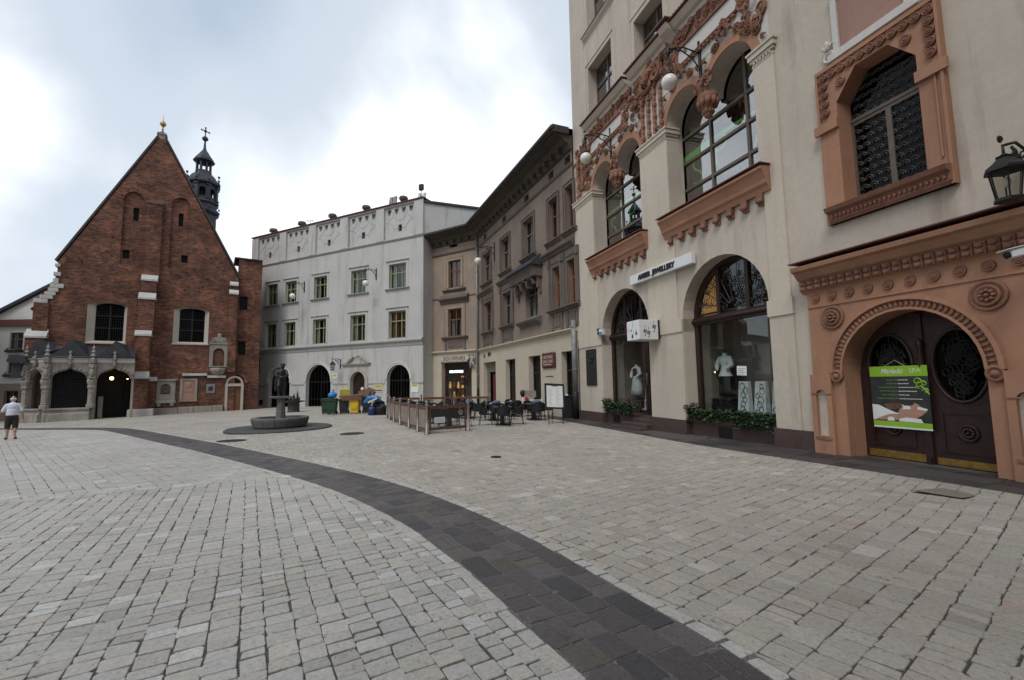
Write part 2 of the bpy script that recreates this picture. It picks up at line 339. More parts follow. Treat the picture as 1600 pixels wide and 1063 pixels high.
M['plinth'] = plain('dark_brown_plinth_stone', (0.075, 0.05, 0.045), 0.45, var=0.25, sc=9)
M['lead'] = plain('dark_lead_sheet', (0.035, 0.037, 0.045), 0.5, 0.0, 0.3, 2.5, 0.15)
M['copper'] = plain('dark_patinated_copper', (0.03, 0.033, 0.042), 0.5, 0.0, 0.35, 2.0, 0.1)
M['gold'] = plain('gilded_copper', (0.45, 0.27, 0.1), 0.4, 0.7, 0.2, 8)
M['iron'] = plain('black_iron', (0.012, 0.012, 0.013), 0.5, 0.0, 0.3, 9)
M['bronze'] = plain('dark_bronze', (0.035, 0.04, 0.036), 0.42, 0.5, 0.4, 12, 0.1)
M['fountstone'] = plain('grey_granite', (0.125, 0.12, 0.115), 0.75, 0.0, 0.25, 14, 0.3)
M['discstone'] = plain('dark_step_stone', (0.06, 0.06, 0.062), 0.65, 0.0, 0.25, 9, 0.3)
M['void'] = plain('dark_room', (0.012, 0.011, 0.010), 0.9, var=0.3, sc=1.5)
M['room'] = plain('dim_room_wall', (0.26, 0.22, 0.185), 0.9, var=0.2, sc=2)
M['roomfloor'] = plain('display_floor', (0.42, 0.47, 0.45), 0.6, var=0.08, sc=3)
M['glass'] = glass('window_glass', 1.7, (0.7, 0.72, 0.72), 0.0, 0.0)
M['glass_sky'] = glass('reflective_window_glass', 3.2, (0.9, 0.92, 0.92), 0.0, 0.0)
M['glass_shop'] = glass('shop_glass', 1.75, (0.9, 0.93, 0.92), 0.0, 0.0)
M['glass_dark'] = glass('dark_glass', 1.28, (0.5, 0.5, 0.5), 0.03, 0.0)
M['green_frame'] = plain('olive_green_paint', (0.27, 0.31, 0.15), 0.55, var=0.1)
M['wood_frame'] = plain('brown_window_wood', (0.15, 0.07, 0.036), 0.55, var=0.3, sc=8)
M['wood_red'] = plain('orange_brown_wood', (0.25, 0.085, 0.035), 0.5, var=0.25, sc=8)
M['grey_wood'] = plain('weathered_grey_wood', (0.16, 0.135, 0.115), 0.7, var=0.3, sc=8)
M['darkwood'] = plain('dark_oak', (0.030, 0.015, 0.012), 0.42, var=0.35, sc=7)
M['bayframe'] = plain('taupe_window_frame', (0.12, 0.095, 0.075), 0.5, var=0.15)
M['curtain'] = plain('net_curtain', (0.55, 0.55, 0.55), 0.9, var=0.1)
M['redcurtain'] = plain('rust_curtain', (0.40, 0.13, 0.05), 0.9, var=0.15)
M['tile'] = plain('red_roof_tile', (0.26, 0.10, 0.06), 0.85, var=0.35, sc=3, bump=0.4)
M['redtrim'] = plain('dark_red_eaves', (0.13, 0.05, 0.045), 0.7, var=0.2)
M['eave'] = plain('dark_eave_boards', (0.06, 0.05, 0.044), 0.8, var=0.3, sc=3)
M['eave2'] = plaster('mossy_cornice', (0.10, 0.082, 0.068), 0.35, (0.06, 0.07, 0.035), 0.8)
M['zinc'] = plain('zinc_pipe', (0.22, 0.22, 0.22), 0.5, 0.2, 0.25, 4)
M['joint'] = plain('sandy_dark_joint', (0.085, 0.077, 0.068), 0.95, var=0.35, sc=25, bump=0.5)
M['jointpale'] = plain('pale_gritty_joint', (0.14, 0.13, 0.122), 0.95, var=0.7, sc=60, bump=0.5)
M['pave'] = stone_tint('pale_paving_limestone')
M['pavedark'] = stone_tint('dark_paving_stone', 0.55, (0.02, 0.02, 0.022), 0.55, (0.055, 0.045, 0.04))
M['whiteglobe'] = plain('opal_glass_globe', (0.78, 0.76, 0.70), 0.25, var=0.02)
M['brass'] = plain('worn_brass', (0.36, 0.24, 0.07), 0.4, 0.75, 0.35, 10)
M['leaf'] = plain('ivy_leaf', (0.02, 0.045, 0.016), 0.5, var=0.5, sc=22)
M['leaf2'] = plain('pale_ivy_leaf', (0.034, 0.066, 0.022), 0.5, var=0.4, sc=22)
M['soil'] = plain('planter_brown', (0.05, 0.032, 0.026), 0.7, var=0.2)
M['paper'] = plain('white_paper', (0.72, 0.73, 0.72), 0.7, var=0.03)
M['black'] = plain('black_paint', (0.014, 0.014, 0.015), 0.5, var=0.2)
M['ink'] = plain('dark_print', (0.05, 0.05, 0.05), 0.7, var=0.1)
M['white_paint'] = plain('white_paint', (0.74, 0.75, 0.75), 0.4, var=0.04)
M['signcream'] = plain('cream_sign_board', (0.52, 0.46, 0.36), 0.6, var=0.08)
M['maroon'] = plain('maroon_sign', (0.10, 0.018, 0.02), 0.5, var=0.2)
M['lime'] = plain('lime_green_print', (0.26, 0.47, 0.03), 0.5, var=0.05)
M['spagreen'] = plain('green_window_vinyl', (0.22, 0.75, 0.14), 0.5, var=0.05)
M['rail'] = plain('red_brown_rail_wood', (0.125, 0.055, 0.036), 0.55, var=0.3, sc=10)
M['steel'] = plain('grey_post_metal', (0.26, 0.25, 0.24), 0.45, 0.4, 0.2, 7)
M['leadline'] = plain('dark_lead_came', (0.07, 0.068, 0.065), 0.6)
M['banner'] = plain('faded_banner_vinyl', (0.24, 0.20, 0.165), 0.6, var=0.35, sc=5)
M['bannerdark'] = plain('dark_banner_vinyl', (0.03, 0.034, 0.032), 0.5, var=0.3, sc=5)
M['clearplastic'] = glass('clear_plastic', 1.45, (0.92, 0.93, 0.93), 0.03, 0.05)
M['chair'] = plain('black_rattan', (0.016, 0.015, 0.015), 0.5, var=0.4, sc=40, bump=0.4)
M['binb'] = plain('black_green_bin_plastic', (0.018, 0.024, 0.02), 0.5, var=0.2)
M['bing'] = plain('green_bin_plastic', (0.022, 0.055, 0.028), 0.5, var=0.2)
M['biny'] = plain('yellow_bin_plastic', (0.62, 0.40, 0.02), 0.45, var=0.1)
M['binn'] = plain('dark_navy_bin_plastic', (0.022, 0.025, 0.032), 0.5, var=0.2)
M['yellowlid'] = plain('pale_yellow_lid', (0.66, 0.58, 0.13), 0.45, var=0.08)
M['bagblue'] = plain('blue_plastic_bag', (0.035, 0.20, 0.52), 0.3, var=0.25, sc=14)
M['bagblack'] = plain('black_plastic_bag', (0.012, 0.013, 0.015), 0.28, var=0.3, sc=14)
M['bagnavy'] = plain('navy_plastic_bag', (0.02, 0.03, 0.11), 0.3, var=0.3, sc=14)
M['card'] = plain('brown_cardboard', (0.22, 0.14, 0.095), 0.85, var=0.2, sc=7)
M['skin'] = plain('skin', (0.42, 0.24, 0.17), 0.55, var=0.1, sc=12)
M['shirt'] = plain('white_shirt_cotton', (0.62, 0.63, 0.70), 0.85, var=0.06, sc=14)
M['shorts'] = plain('dark_shorts_cotton', (0.032, 0.03, 0.028), 0.85, var=0.2, sc=14)
M['hair'] = plain('grey_hair', (0.5, 0.47, 0.44), 0.7, var=0.15, sc=40)
M['shoe'] = plain('dark_shoe_leather', (0.02, 0.018, 0.02), 0.5, var=0.2)
M['lampglow'] = glow('warm_lamp_bulb', (1.0, 0.55, 0.2), 9.0)
M['neon'] = glow('lit_white_letters', (0.85, 1.0, 0.98), 2.2)
M['amber'] = glow('warm_shop_glow', (0.8, 0.42, 0.14), 0.35)  # emission stands in for indoor shop light; its users are not lamps
M['pane_lantern'] = glass('frosted_lantern_glass', 1.5, (0.75, 0.75, 0.7), 0.2, 0.0)

# ------------------------------------------------------------ ground
def in_view(x, y, z=0.0, mrg=0.0):
    d = Vector((x, y, z - CAMH)); dz = d.dot(_F)
    if dz < 0.1: return False
    u, v = 710 * d.dot(_R) / dz, 710 * d.dot(_U) / dz
    return abs(u) < 800 + mrg and abs(v) < 531 + mrg

def sheet(name, mat, xs, ys, dz):
    X, Y = np.meshgrid(xs, ys, indexing='ij'); Z = gz(X, Y) + dz; nx, ny = X.shape
    me = bpy.data.meshes.new(name); v = np.stack([X, Y, Z], -1).reshape(-1, 3)
    f = [(i * ny + j, (i + 1) * ny + j, (i + 1) * ny + j + 1, i * ny + j + 1) for i in range(nx - 1) for j in range(ny - 1)]
    me.from_pydata(v.tolist(), [], f); me.materials.append(mat); o = bpy.data.objects.new(name, me); COL.objects.link(o); return o
ground = tag(sheet('ground', M['joint'], [-600, -200, -80] + [x for x in np.arange(-44, -8, 4)] + [-9, -4, 0, 3, 4.5, 5, 5.5, 6, 6.5, 7.2, 8, 12, 40, 200, 600], [-600, -200, -60, -20, -4, 0, 8, 20, 30, 40, 50, 70, 200, 600], -0.012), kind='structure')

RS = np.random.RandomState(11)
def stone_arrays(q, near):
    """q: rows of cx,cy,dx,dy,half_len,half_wid,top"""
    q = np.asarray(q, float); n = len(q); c = q[:, 0:2]; d = q[:, 2:4]; e = np.stack([-d[:, 1], d[:, 0]], 1); hl, hw = q[:, 4], q[:, 5]
    k = 8 if near else 4
    if near:
        ch = RS.uniform(0.003, 0.012, (n, 4)); ch = np.where(RS.uniform(0, 1, (n, 4)) < 0.10, RS.uniform(0.02, 0.055, (n, 4)), ch); ch = np.minimum(ch, np.minimum(hl, hw)[:, None] * 0.35)
        A = []
        for i, (sx, sy) in enumerate(((1, 1), (-1, 1), (-1, -1), (1, -1))):
            a = [sx * (hl - (ch[:, i] if (i % 2) else 0)), sy * (hw - (0 if (i % 2) else ch[:, i]))]
            b = [sx * (hl - (0 if (i % 2) else ch[:, i])), sy * (hw - (ch[:, i] if (i % 2) else 0))]
            A += [a, b]
        P = np.stack([np.stack(a, -1) for a in A], 1)
        P += RS.uniform(-0.004, 0.004, P.shape)
    else:
        P = np.stack([np.stack([sx * hl, sy * hw], -1) for sx, sy in ((1, 1), (-1, 1), (-1, -1), (1, -1))], 1)
        P += RS.uniform(-0.005, 0.005, P.shape)
    P += (RS.uniform(-0.007, 0.007, (n, 4, 2)).repeat(k // 4, axis=1))
    tilt = RS.uniform(-1, 1, (n, 2)) * 0.009; h = q[:, 6] + RS.uniform(-0.002, 0.002, n)
    def world(Q, dz):
        W_ = c[:, None, :] + Q[..., 0:1] * d[:, None, :] + Q[..., 1:2] * e[:, None, :]
        z = gz(W_[..., 0], W_[..., 1]) + h[:, None] + (Q * tilt[:, None, :]).sum(-1) + dz
        return np.concatenate([W_, z[..., None]], -1)
    ins = P * (1 - 0.0045 / np.maximum(np.abs(P).max(-1, keepdims=True), 0.02))
    V = np.concatenate([world(ins, 0.0), world(P, -0.004), world(P * 1.0, -0.024)], 1).reshape(-1, 3)
    rings = 3; F = []
    base = np.arange(n) * (rings * k)
    faces = [list(range(k))]
    for r_ in range(rings - 1):
        for j in range(k): faces.append([r_ * k + j, (r_ + 1) * k + j, (r_ + 1) * k + (j + 1) % k, r_ * k + (j + 1) % k])
    return V, faces, base, rings * k
def stones_obj(name, q, tint, mat, near, parent, stuff=False):
    V, faces, base, nv = stone_arrays(q, near); n = len(q); me = bpy.data.meshes.new(name)
    loops = np.concatenate([np.array(f) for f in faces]); lt = np.array([len(f) for f in faces])
    L = (base[:, None] + loops[None, :]).ravel(); tot = np.tile(lt, n); st = np.concatenate([[0], np.cumsum(tot)[:-1]])
    me.vertices.add(len(V)); me.vertices.foreach_set('co', V.ravel()); me.loops.add(len(L)); me.loops.foreach_set('vertex_index', L.astype(np.int32))
    me.polygons.add(len(tot)); me.polygons.foreach_set('loop_start', st.astype(np.int32)); me.polygons.foreach_set('loop_total', tot.astype(np.int32))
    a = me.attributes.new('tint', 'FLOAT_COLOR', 'FACE'); t = np.concatenate([np.asarray(tint), np.ones((n, 1))], 1)
    a.data.foreach_set('color', t.repeat(len(faces), axis=0).astype(np.float32).ravel())
    me.polygons.foreach_set('use_smooth', np.zeros(len(tot), bool)); me.update(calc_edges=True); me.validate(); me.materials.append(mat)
    o = bpy.data.objects.new(name, me); COL.objects.link(o); o.parent = parent
    if stuff: o['kind'] = 'stuff'
    return o

# the curved dark band
BAND = [(1.55, 1.2), (1.27, 2.0), (0.95, 2.83), (0.47, 3.72), (-0.19, 4.92), (-1.27, 6.5), (-2.88, 8.3), (-5.3, 10.45), (-9.5, 13.95), (-13.4, 17.3), (-18.2, 21.4), (-20.6, 22.95), (-24.0, 24.2), (-29.0, 25.9), (-36.0, 28.0)]
def catmull(P, k=14):
    P = [np.array(p, float) for p in P]; P = [2 * P[0] - P[1]] + P + [2 * P[-1] - P[-2]]; out = []
    for i in range(1, len(P) - 2):
        for j in range(k):
            t = j / k; a, b, c_, d_ = P[i - 1:i + 3]
            out.append(0.5 * ((2 * b) + (c_ - a) * t + (2 * a - 5 * b + 4 * c_ - d_) * t * t + (3 * b - a - 3 * c_ + d_) * t ** 3))
    out.append(P[-2]); return np.array(out)
BC = catmull(BAND); BT = np.gradient(BC, axis=0); BT /= np.linalg.norm(BT, axis=1)[:, None]; BN = np.stack([-BT[:, 1], BT[:, 0]], 1)
BS = np.concatenate([[0], np.cumsum(np.linalg.norm(np.diff(BC, axis=0), axis=1))]); BL = BS[-1]; BW = 0.47
def band_at(s):
    return (np.array([np.interp(s, BS, BC[:, 0]), np.interp(s, BS, BC[:, 1])]), np.array([np.interp(s, BS, BT[:, 0]), np.interp(s, BS, BT[:, 1])]))
def band_side(x, y):
    """signed distance to the band's axis: positive on its church side's near plaza"""
    d = BC - np.array([x, y]); i = int(np.argmin((d * d).sum(1))); return float(-(d[i] @ BN[i])), i
# facade of the shop building, needed for the pavement's edge
FR = Frame((3.12, 21.147), (7.74, 7.093))
def fac_dist(x, y): return (x - FR.p0.x) * FR.n.x + (y - FR.p0.y) * FR.n.y

def wedge(x, y, m=2.5): return abs(x) < 1.16 * y + m and y > -0.6 and y < 47.0
def rows(ang, wr, lr, accept, box):
    d = np.array([math.cos(ang), math.sin(ang)]); e = np.array([-d[1], d[0]])
    cs = np.array([(box[i], box[2 + j]) for i in (0, 1) for j in (0, 1)]); a0, a1 = (cs @ d).min(), (cs @ d).max(); b0, b1 = (cs @ e).min(), (cs @ e).max()
    out = []; b = b0
    while b < b1:
        w = R.uniform(*wr); a = a0 - R.random() * 0.3
        while a < a1:
            l = R.uniform(*lr) if R.random() < 0.8 else R.uniform(lr[0], (lr[0] + lr[1]) / 2)
            c = d * (a + l / 2) + e * (b + w / 2)
            if wedge(c[0], c[1]) and accept(c[0], c[1]):
                g_ = R.uniform(0.004, 0.0085); c = c + e * R.uniform(-0.004, 0.004); out.append((c[0], c[1], d[0], d[1], l / 2 - g_, w / 2 - R.uniform(0.0015, 0.0055), 0.0))
            a += l
        b += w
    return out
SEAM = ((-8.6, 7.05), (-3.9, 9.3))
def above_seam(x, y):
    (x0, y0), (x1, y1) = SEAM; return (x1 - x0) * (y - y0) - (y1 - y0) * (x - x0) > 0
_cache = {}
def zone(x, y):
    s, i = band_side(x, y)
    if abs(s) < BW - 0.12: return 'band'
    if fac_dist(x, y) < 0.95 and y < 24: return 'kerb'
    if s > 0: return 'UL' if above_seam(x, y) else 'LL'
    return 'R'
Q = {}
Q['LL'] = rows(math.atan2(0.866, -0.5), (0.145, 0.205), (0.105, 0.20), lambda x, y: zone(x, y) == 'LL', (-14, 4, -1, 14))
Q['UL'] = rows(math.atan2(0.652, -0.757), (0.18, 0.26), (0.12, 0.24), lambda x, y: zone(x, y) == 'UL', (-46, 1, 6, 40))
Q['R'] = rows(math.atan2(0.60, 0.80), (0.17, 0.235), (0.115, 0.215), lambda x, y: zone(x, y) == 'R', (-40, 9, -1, 48))
def tint_of(k):
    if k == 'R': b = np.array([0.42, 0.388, 0.343])
    else: b = np.array([0.435, 0.418, 0.388])
    b = b * R.uniform(0.91, 1.07) * np.array([1 + R.uniform(-.02, .03), 1, 1 + R.uniform(-.04, .03)])
    r = R.random()
    if r < 0.05: b = b * 1.22 * np.array([0.98, 1, 1.03])
    elif r < 0.0525: b = b * np.array([1.05, 0.84, 0.79])
    elif r < 0.09: b = b * 0.84
    return np.minimum(b, 0.6)
pal = [(q, tint_of(k)) for k in ('LL', 'UL', 'R') for q in Q[k]]
# border courses beside the band, and the seam course
bord = []
for sgn in (1, -1):
    s = 0.0
    while s < BL:
        l = R.uniform(0.15, 0.3); p, t = band_at(s + l / 2); nrm = np.array([-t[1], t[0]]); w = R.uniform(0.10, 0.13)
        c = p + nrm * sgn * (BW + 0.075)
        if wedge(*c): bord.append(((c[0], c[1], t[0], t[1], l / 2 - 0.007, w / 2, 0.007), tint_of('LL') * 1.04))
        s += l
(x0, y0), (x1, y1) = SEAM; L_ = math.hypot(x1 - x0, y1 - y0); s = -9.0
while s < L_ - 0.4:
    l = R.uniform(0.2, 0.36); u = ((x1 - x0) / L_, (y1 - y0) / L_); c = (x0 + u[0] * (s + l / 2), y0 + u[1] * (s + l / 2))
    if wedge(*c): bord.append(((c[0], c[1], u[0], u[1], l / 2 - 0.007, 0.10, 0.006), tint_of('LL')))
    s += l
pal += bord
# the irregular patch of stones round a lifted cover by the portal is part of the same field
def rank(items):
    it = [(math.hypot(q[0], q[1]), i) for i, (q, t) in enumerate(items) if in_view(q[0], q[1], G(q[0], q[1]), -8)]
    it.sort(); return [i for _, i in it[:300]]
top = set(rank(pal))
for i in sorted(top): stones_obj('paving_stone', [pal[i][0]], [pal[i][1]], M['pave'], True, ground)
rest = [p for i, p in enumerate(pal) if i not in top]
nr = [p for p in rest if math.hypot(p[0][0], p[0][1]) < 15]; fr_ = [p for p in rest if math.hypot(p[0][0], p[0][1]) >= 15]
stones_obj('paving', [p[0] for p in nr], [p[1] for p in nr], M['pave'], True, ground, True)
stones_obj('far_paving', [p[0] for p in fr_], [p[1] for p in fr_], M['pave'], False, ground, True)

# dark band: bed + stones

def strip(name, mat, w, dz):
    n = len(BC); v = []; f = []
    for i in range(n):
        for sg in (1, -1):
            p = BC[i] + BN[i] * sg * w; v.append((p[0], p[1], G(*p) + dz))
    f = [(2 * i, 2 * i + 1, 2 * i + 3, 2 * i + 2) for i in range(n - 1)]
    me = bpy.data.meshes.new(name); me.from_pydata(v, [], f); me.materials.append(mat); o = bpy.data.objects.new(name, me); COL.objects.link(o); return o
band = tag(strip('dark_stone_band', M['jointpale'], BW + 0.135, 0.0035), kind='structure')
bs = []
fr_w = [0.24, 0.28, 0.22, 0.26]; o_ = -BW
for w in [f * 2 * BW for f in fr_w]:
    s = -R.random() * 0.2
    while s < BL:
        l = R.uniform(0.17, 0.36); p, t = band_at(min(BL, max(0, s + l / 2))); nrm = np.array([-t[1], t[0]]); c = p + nrm * (o_ + w / 2)
        if wedge(*c):
            v = np.array([0.102, 0.092, 0.092]) * R.uniform(0.78, 1.22); q = R.random()
            if q < 0.14: v = np.array([0.112, 0.10, 0.084]) * R.uniform(.85, 1.15)
            elif q < 0.3: v = np.array([0.066, 0.061, 0.065])
            if l > 0.28 and q > 0.75:
                for hh in (-1, 1):
                    c2 = c + nrm * hh * w / 4; bs.append(((c2[0], c2[1], t[0], t[1], l / 2 - 0.005, w / 4 - 0.005, 0.009), v * R.uniform(.9, 1.1)))
            else: bs.append(((c[0], c[1], t[0], t[1], l / 2 - 0.005, w / 2 - R.uniform(0.003, 0.007), 0.009), v))
        s += l
    o_ += w
top = set(rank(bs))
for i in sorted(top): stones_obj('dark_paving_stone', [bs[i][0]], [bs[i][1]], M['pavedark'], True, band)
rest = [p for i, p in enumerate(bs) if i not in top]
stones_obj('dark_paving', [p[0] for p in rest], [p[1] for p in rest], M['pavedark'], True, band, True)

# dark pavement strip along the shop building
def strip_frame(name, mat, s0, s1, o0, o1, dz):
    n = 40; v = []
    for i in range(n + 1):
        s_ = s0 + (s1 - s0) * i / n
        for o_ in (o0, o1):
            p = FR.w(s_, -o_, 0); v.append((p.x, p.y, G(p.x, p.y) + dz))
    me = bpy.data.meshes.new(name); me.from_pydata(v, [], [(2 * i, 2 * i + 1, 2 * i + 3, 2 * i + 2) for i in range(n)]); me.materials.append(mat)
    o = bpy.data.objects.new(name, me); COL.objects.link(o); return o
kerb = tag(strip_frame('dark_pavement_strip', M['joint'], -1.5, 24, -0.6, 1.10, 0.004), kind='structure')
ks = []; o_ = -0.05
for w in (0.36, 0.4, 0.35):
    s = -1.5
    while s < 23:
        l = R.uniform(0.3, 0.6); p = FR.w(s + l / 2, -(o_ + w / 2), 0)
        ks.append(((p.x, p.y, FR.u.x, FR.u.y, l / 2 - 0.006, w / 2 - 0.006, 0.011), np.array([0.07, 0.062, 0.060]) * R.uniform(0.7, 1.3))); s += l
    o_ += w
ks = [k for k in ks if wedge(k[0][0], k[0][1])]
for q, t in ks: stones_obj('dark_flagstone', [q], [t], M['pavedark'], True, kerb)

# round and square covers let into the paving
def cover(name, label, x, y, rx, ry, rot=0.0):
    o = thing(name, label, 'drain cover', (x, y, G(x, y)), rot, 'iron covers in the paving')
    b = MB(); b.lathe([(1, -0.01), (1, 0.012), (0.92, 0.016), (0.9, 0.012)], 18, 0, Sc(rx, ry, 1), False); b.build('rim', M['iron'], o)
    b = MB(); b.lathe([(0.9, 0.0), (0.89, 0.010), (1e-6, 0.010)], 18, 0, Sc(rx, ry, 1), False)
    for k in range(-3, 4):
        h = 0.8 * math.sqrt(1 - (k / 4) ** 2); b.box(-h * rx, h * rx, (k / 4 - 0.05) * ry, (k / 4 + 0.05) * ry, 0.010, 0.014, 0)
    b.build('lid', M['iron'], o)
cover('drain_cover', 'dark round iron cover in pale paving beside the dark band before the fountain', -9.1, 14.9, 0.45, 0.36)
cover('drain_cover', 'dark round iron cover in paving between fountain and cafe fence', -5.76, 16.44, 0.42, 0.42)
cover('drain_cover', 'small round iron cover alone in the pale paving before the cafe chairs', -0.42, 10.85, 0.13, 0.13)

# a lifted access cover of paving slabs before the portal
cx_, cy_ = 6.2, 6.62; t = thing('paved_cover', 'stone filled access cover with a dark open rim before the portal', 'access cover', (cx_, cy_, G(cx_, cy_)), 0.12)
P_ = [(-.42, .2), (-.2, -.3), (.3, -.2), (.42, .24)]
m_ = MB(); m_.add([(x * 1.035, y * 1.05, .004) for x, y in P_], [(0, 1, 2, 3)]); m_.build('cover_rim', M['iron'], t)
for i_, (u0, u1) in enumerate(((0, .3), (.31, .66), (.67, 1))):
    A_ = [Vector(P_[0]).lerp(Vector(P_[3]), u) for u in (u0, u1)]; B_ = [Vector(P_[1]).lerp(Vector(P_[2]), u) for u in (u0, u1)]
    q_ = [A_[0], B_[0], B_[1], A_[1]]; c_ = sum(q_, Vector((0, 0))) / 4; q_ = [c_ + (v - c_) * .985 for v in q_]
    m_ = MB(); m_.add([(v.x, v.y, .003) for v in q_] + [(v.x, v.y, .008) for v in q_], [(4, 5, 6, 7), (0, 1, 5, 4), (1, 2, 6, 5), (2, 3, 7, 6), (3, 0, 4, 7)]); o_ = m_.build('cover_slab', M['pave'], t)
    at_ = o_.data.attributes.new('tint', 'FLOAT_COLOR', 'FACE'); at_.data.foreach_set('color', np.tile(np.array([.26, .235, .20, 1]) * (1, .98, .97)[i_], 5).astype(np.float32))

# ------------------------------------------------------------ buildings: common parts
class Bld:
    def __init__(s, name, label, cat, fr, group=None):
        s.fr = fr; s.root = thing(name, label, cat, fr.p0.copy(), 0, group); s.off = fr.p0.copy()
    def mb(s, fr=None): return MB(fr or s.fr)
    def part(s, name, mb, mats, parent=None): return mb.build(name, mats, parent or s.root, s.off)

def window(B, x0, x1, z0, z1, y, cols, rows, mat, fw=0.07, mw=0.05, d=0.07, pane=None, curtain=None, sill=None, fr=None, name='window', parent=None, open_row=None):
    """a framed window: frame mesh > pane per light, sill, curtain. cols/rows: fractions of the dividing bars"""
    b = B.mb(fr)
    b.box(x0, x1, y, y + d, z0, z0 + fw); b.box(x0, x1, y, y + d, z1 - fw, z1); b.box(x0, x0 + fw, y, y + d, z0 + fw, z1 - fw); b.box(x1 - fw, x1, y, y + d, z0 + fw, z1 - fw)
    xs = [x0 + fw] + [x0 + (x1 - x0) * c for c in cols] + [x1 - fw]; zs = [z0 + fw] + [z0 + (z1 - z0) * r for r in rows] + [z1 - fw]
    for c in xs[1:-1]: b.box(c - mw / 2, c + mw / 2, y + 0.002, y + d - 0.004, z0 + fw, z1 - fw)
    for r in zs[1:-1]:
        for i in range(len(xs) - 1):
            a = xs[i] + (mw / 2 if i else 0); e = xs[i + 1] - (mw / 2 if i < len(xs) - 2 else 0); b.box(a, e, y - 0.012, y + d - 0.01, r - mw / 2, r + mw / 2)
    w = B.part(name, b, mat, parent)
    for i in range(len(xs) - 1):
        for j in range(len(zs) - 1):
            a = xs[i] + (mw / 2 if i else 0); e = xs[i + 1] - (mw / 2 if i < len(xs) - 2 else 0); c = zs[j] + (mw / 2 if j else 0); g = zs[j + 1] - (mw / 2 if j < len(zs) - 2 else 0)
            p = B.mb(fr); p.box(a, e, y + d * 0.5, y + d * 0.5 + 0.006, c, g); B.part('pane', p, pane or M['glass'], w)
    if curtain:
        mt, ca, cb = curtain; p = B.mb(fr); n = 24
        for (u0, u1) in ca:
            vs = []
            for i in range(n + 1):
                x = x0 + fw + (x1 - x0 - 2 * fw) * (u0 + (u1 - u0) * i / n); yy = y + d + 0.10 + 0.025 * math.sin(i * 1.9)
                vs += [(x, yy, z0 + fw), (x, yy, z0 + (z1 - z0) * cb)]
            p.add(vs, [(2 * i, 2 * i + 2, 2 * i + 3, 2 * i + 1) for i in range(n)], 0, True)
        B.part('curtain', p, mt, w)
    return w
def rect(x0, x1, z0, z1): return [(x0, z0), (x1, z0), (x1, z1), (x0, z1)]
def rosette(mb, x, y, z, r, m=0, petals=8, out=0.06):
    """a flower boss standing out of a facade at y"""
    L = T((x, y, z)) @ OUT
    mb.lathe([(r, 0), (r, out * .5), (r * .86, out * .62), (r * .74, out * .3)], 16, m, L)
    for k in range(petals):
        a = 2 * PI * k / petals; mb.ell((r * .46 * math.cos(a), r * .46 * math.sin(a), out * .45), (r * .2, r * .2, out * .6), 6, 4, m, L)
    mb.ell((0, 0, out * .5), (r * .2, r * .2, out * .8), 7, 4, m, L)
def rings_boss(mb, x, y, z, r, m=0, out=0.05):
    L = T((x, y, z)) @ OUT
    mb.lathe([(r, 0), (r * .95, out * .7), (r * .8, out * .8), (r * .68, out * .35), (r * .55, out * .4), (r * .48, out * .85), (r * .36, out * .85), (r * .28, out * .45), (r * .2, out * .95), (1e-6, out * 1.1)], 16, m, L)
def acanthus(mb, x, y, z, r, a, m=0, out=0.07):
    """a curled leaf: three lobes fanned round a direction"""
    for k in (-1, 0, 1):
        q = a + k * 0.55; l = r * (1.0 if k == 0 else 0.75)
        p = [(x, y, z)] + [(x + math.cos(q) * l * t, y - out * (0.5 + math.sin(PI * t) * 0.8), z + math.sin(q) * l * t) for t in (0.3, 0.6, 0.85)]
        p.append((x + math.cos(q + 0.3 * k) * l * 0.9, y - out * 0.9, z + math.sin(q + 0.3 * k) * l * 0.9))
        mb.tube(p, [r * .06, r * .14, r * .16, r * .11, r * .03], 5, m)
def volute(mb, x, y, z, r, a0, sgn, m=0, out=0.05, turns=1.6):
    p = spiral(x, z, r, r * 0.15, turns, a0, 18, y - out * 0.6, sgn); mb.tube(p, [out * 0.9 * (1 - 0.5 * i / 18) for i in range(19)], 5, m)
    mb.ell((x, y - out * .5, z), (r * .2, out, r * .2), 6, 4, m)
def relief(B, parent, x0, x1, z0, z1, y, n, seed, size=(0.14, 0.26), inside=None):
    """loose carved scrolls, leaves and flowers over a region: each its own piece"""
    q = random.Random(seed); k = 0; t = 0
    while k < n and t < n * 20:
        t += 1; x, z = q.uniform(x0, x1), q.uniform(z0, z1); r = q.uniform(*size)
        if inside and not inside(x, z): continue
        k += 1; w = q.random(); b = B.mb()
        if w < 0.45: volute(b, x, y, z, r * .8, q.uniform(0, 6.28), q.choice((-1, 1)), 0, r * .21); nm = 'scroll'
        elif w < 0.85: acanthus(b, x, y, z, r * 1.1, q.uniform(0, 6.28), 0, r * .4); nm = 'carved_leaf'
        else: rosette(b, x, y, z, r * .6, 0, 6, r * .5); nm = 'rosette'
        B.part(nm, b, M['terra2'], parent)

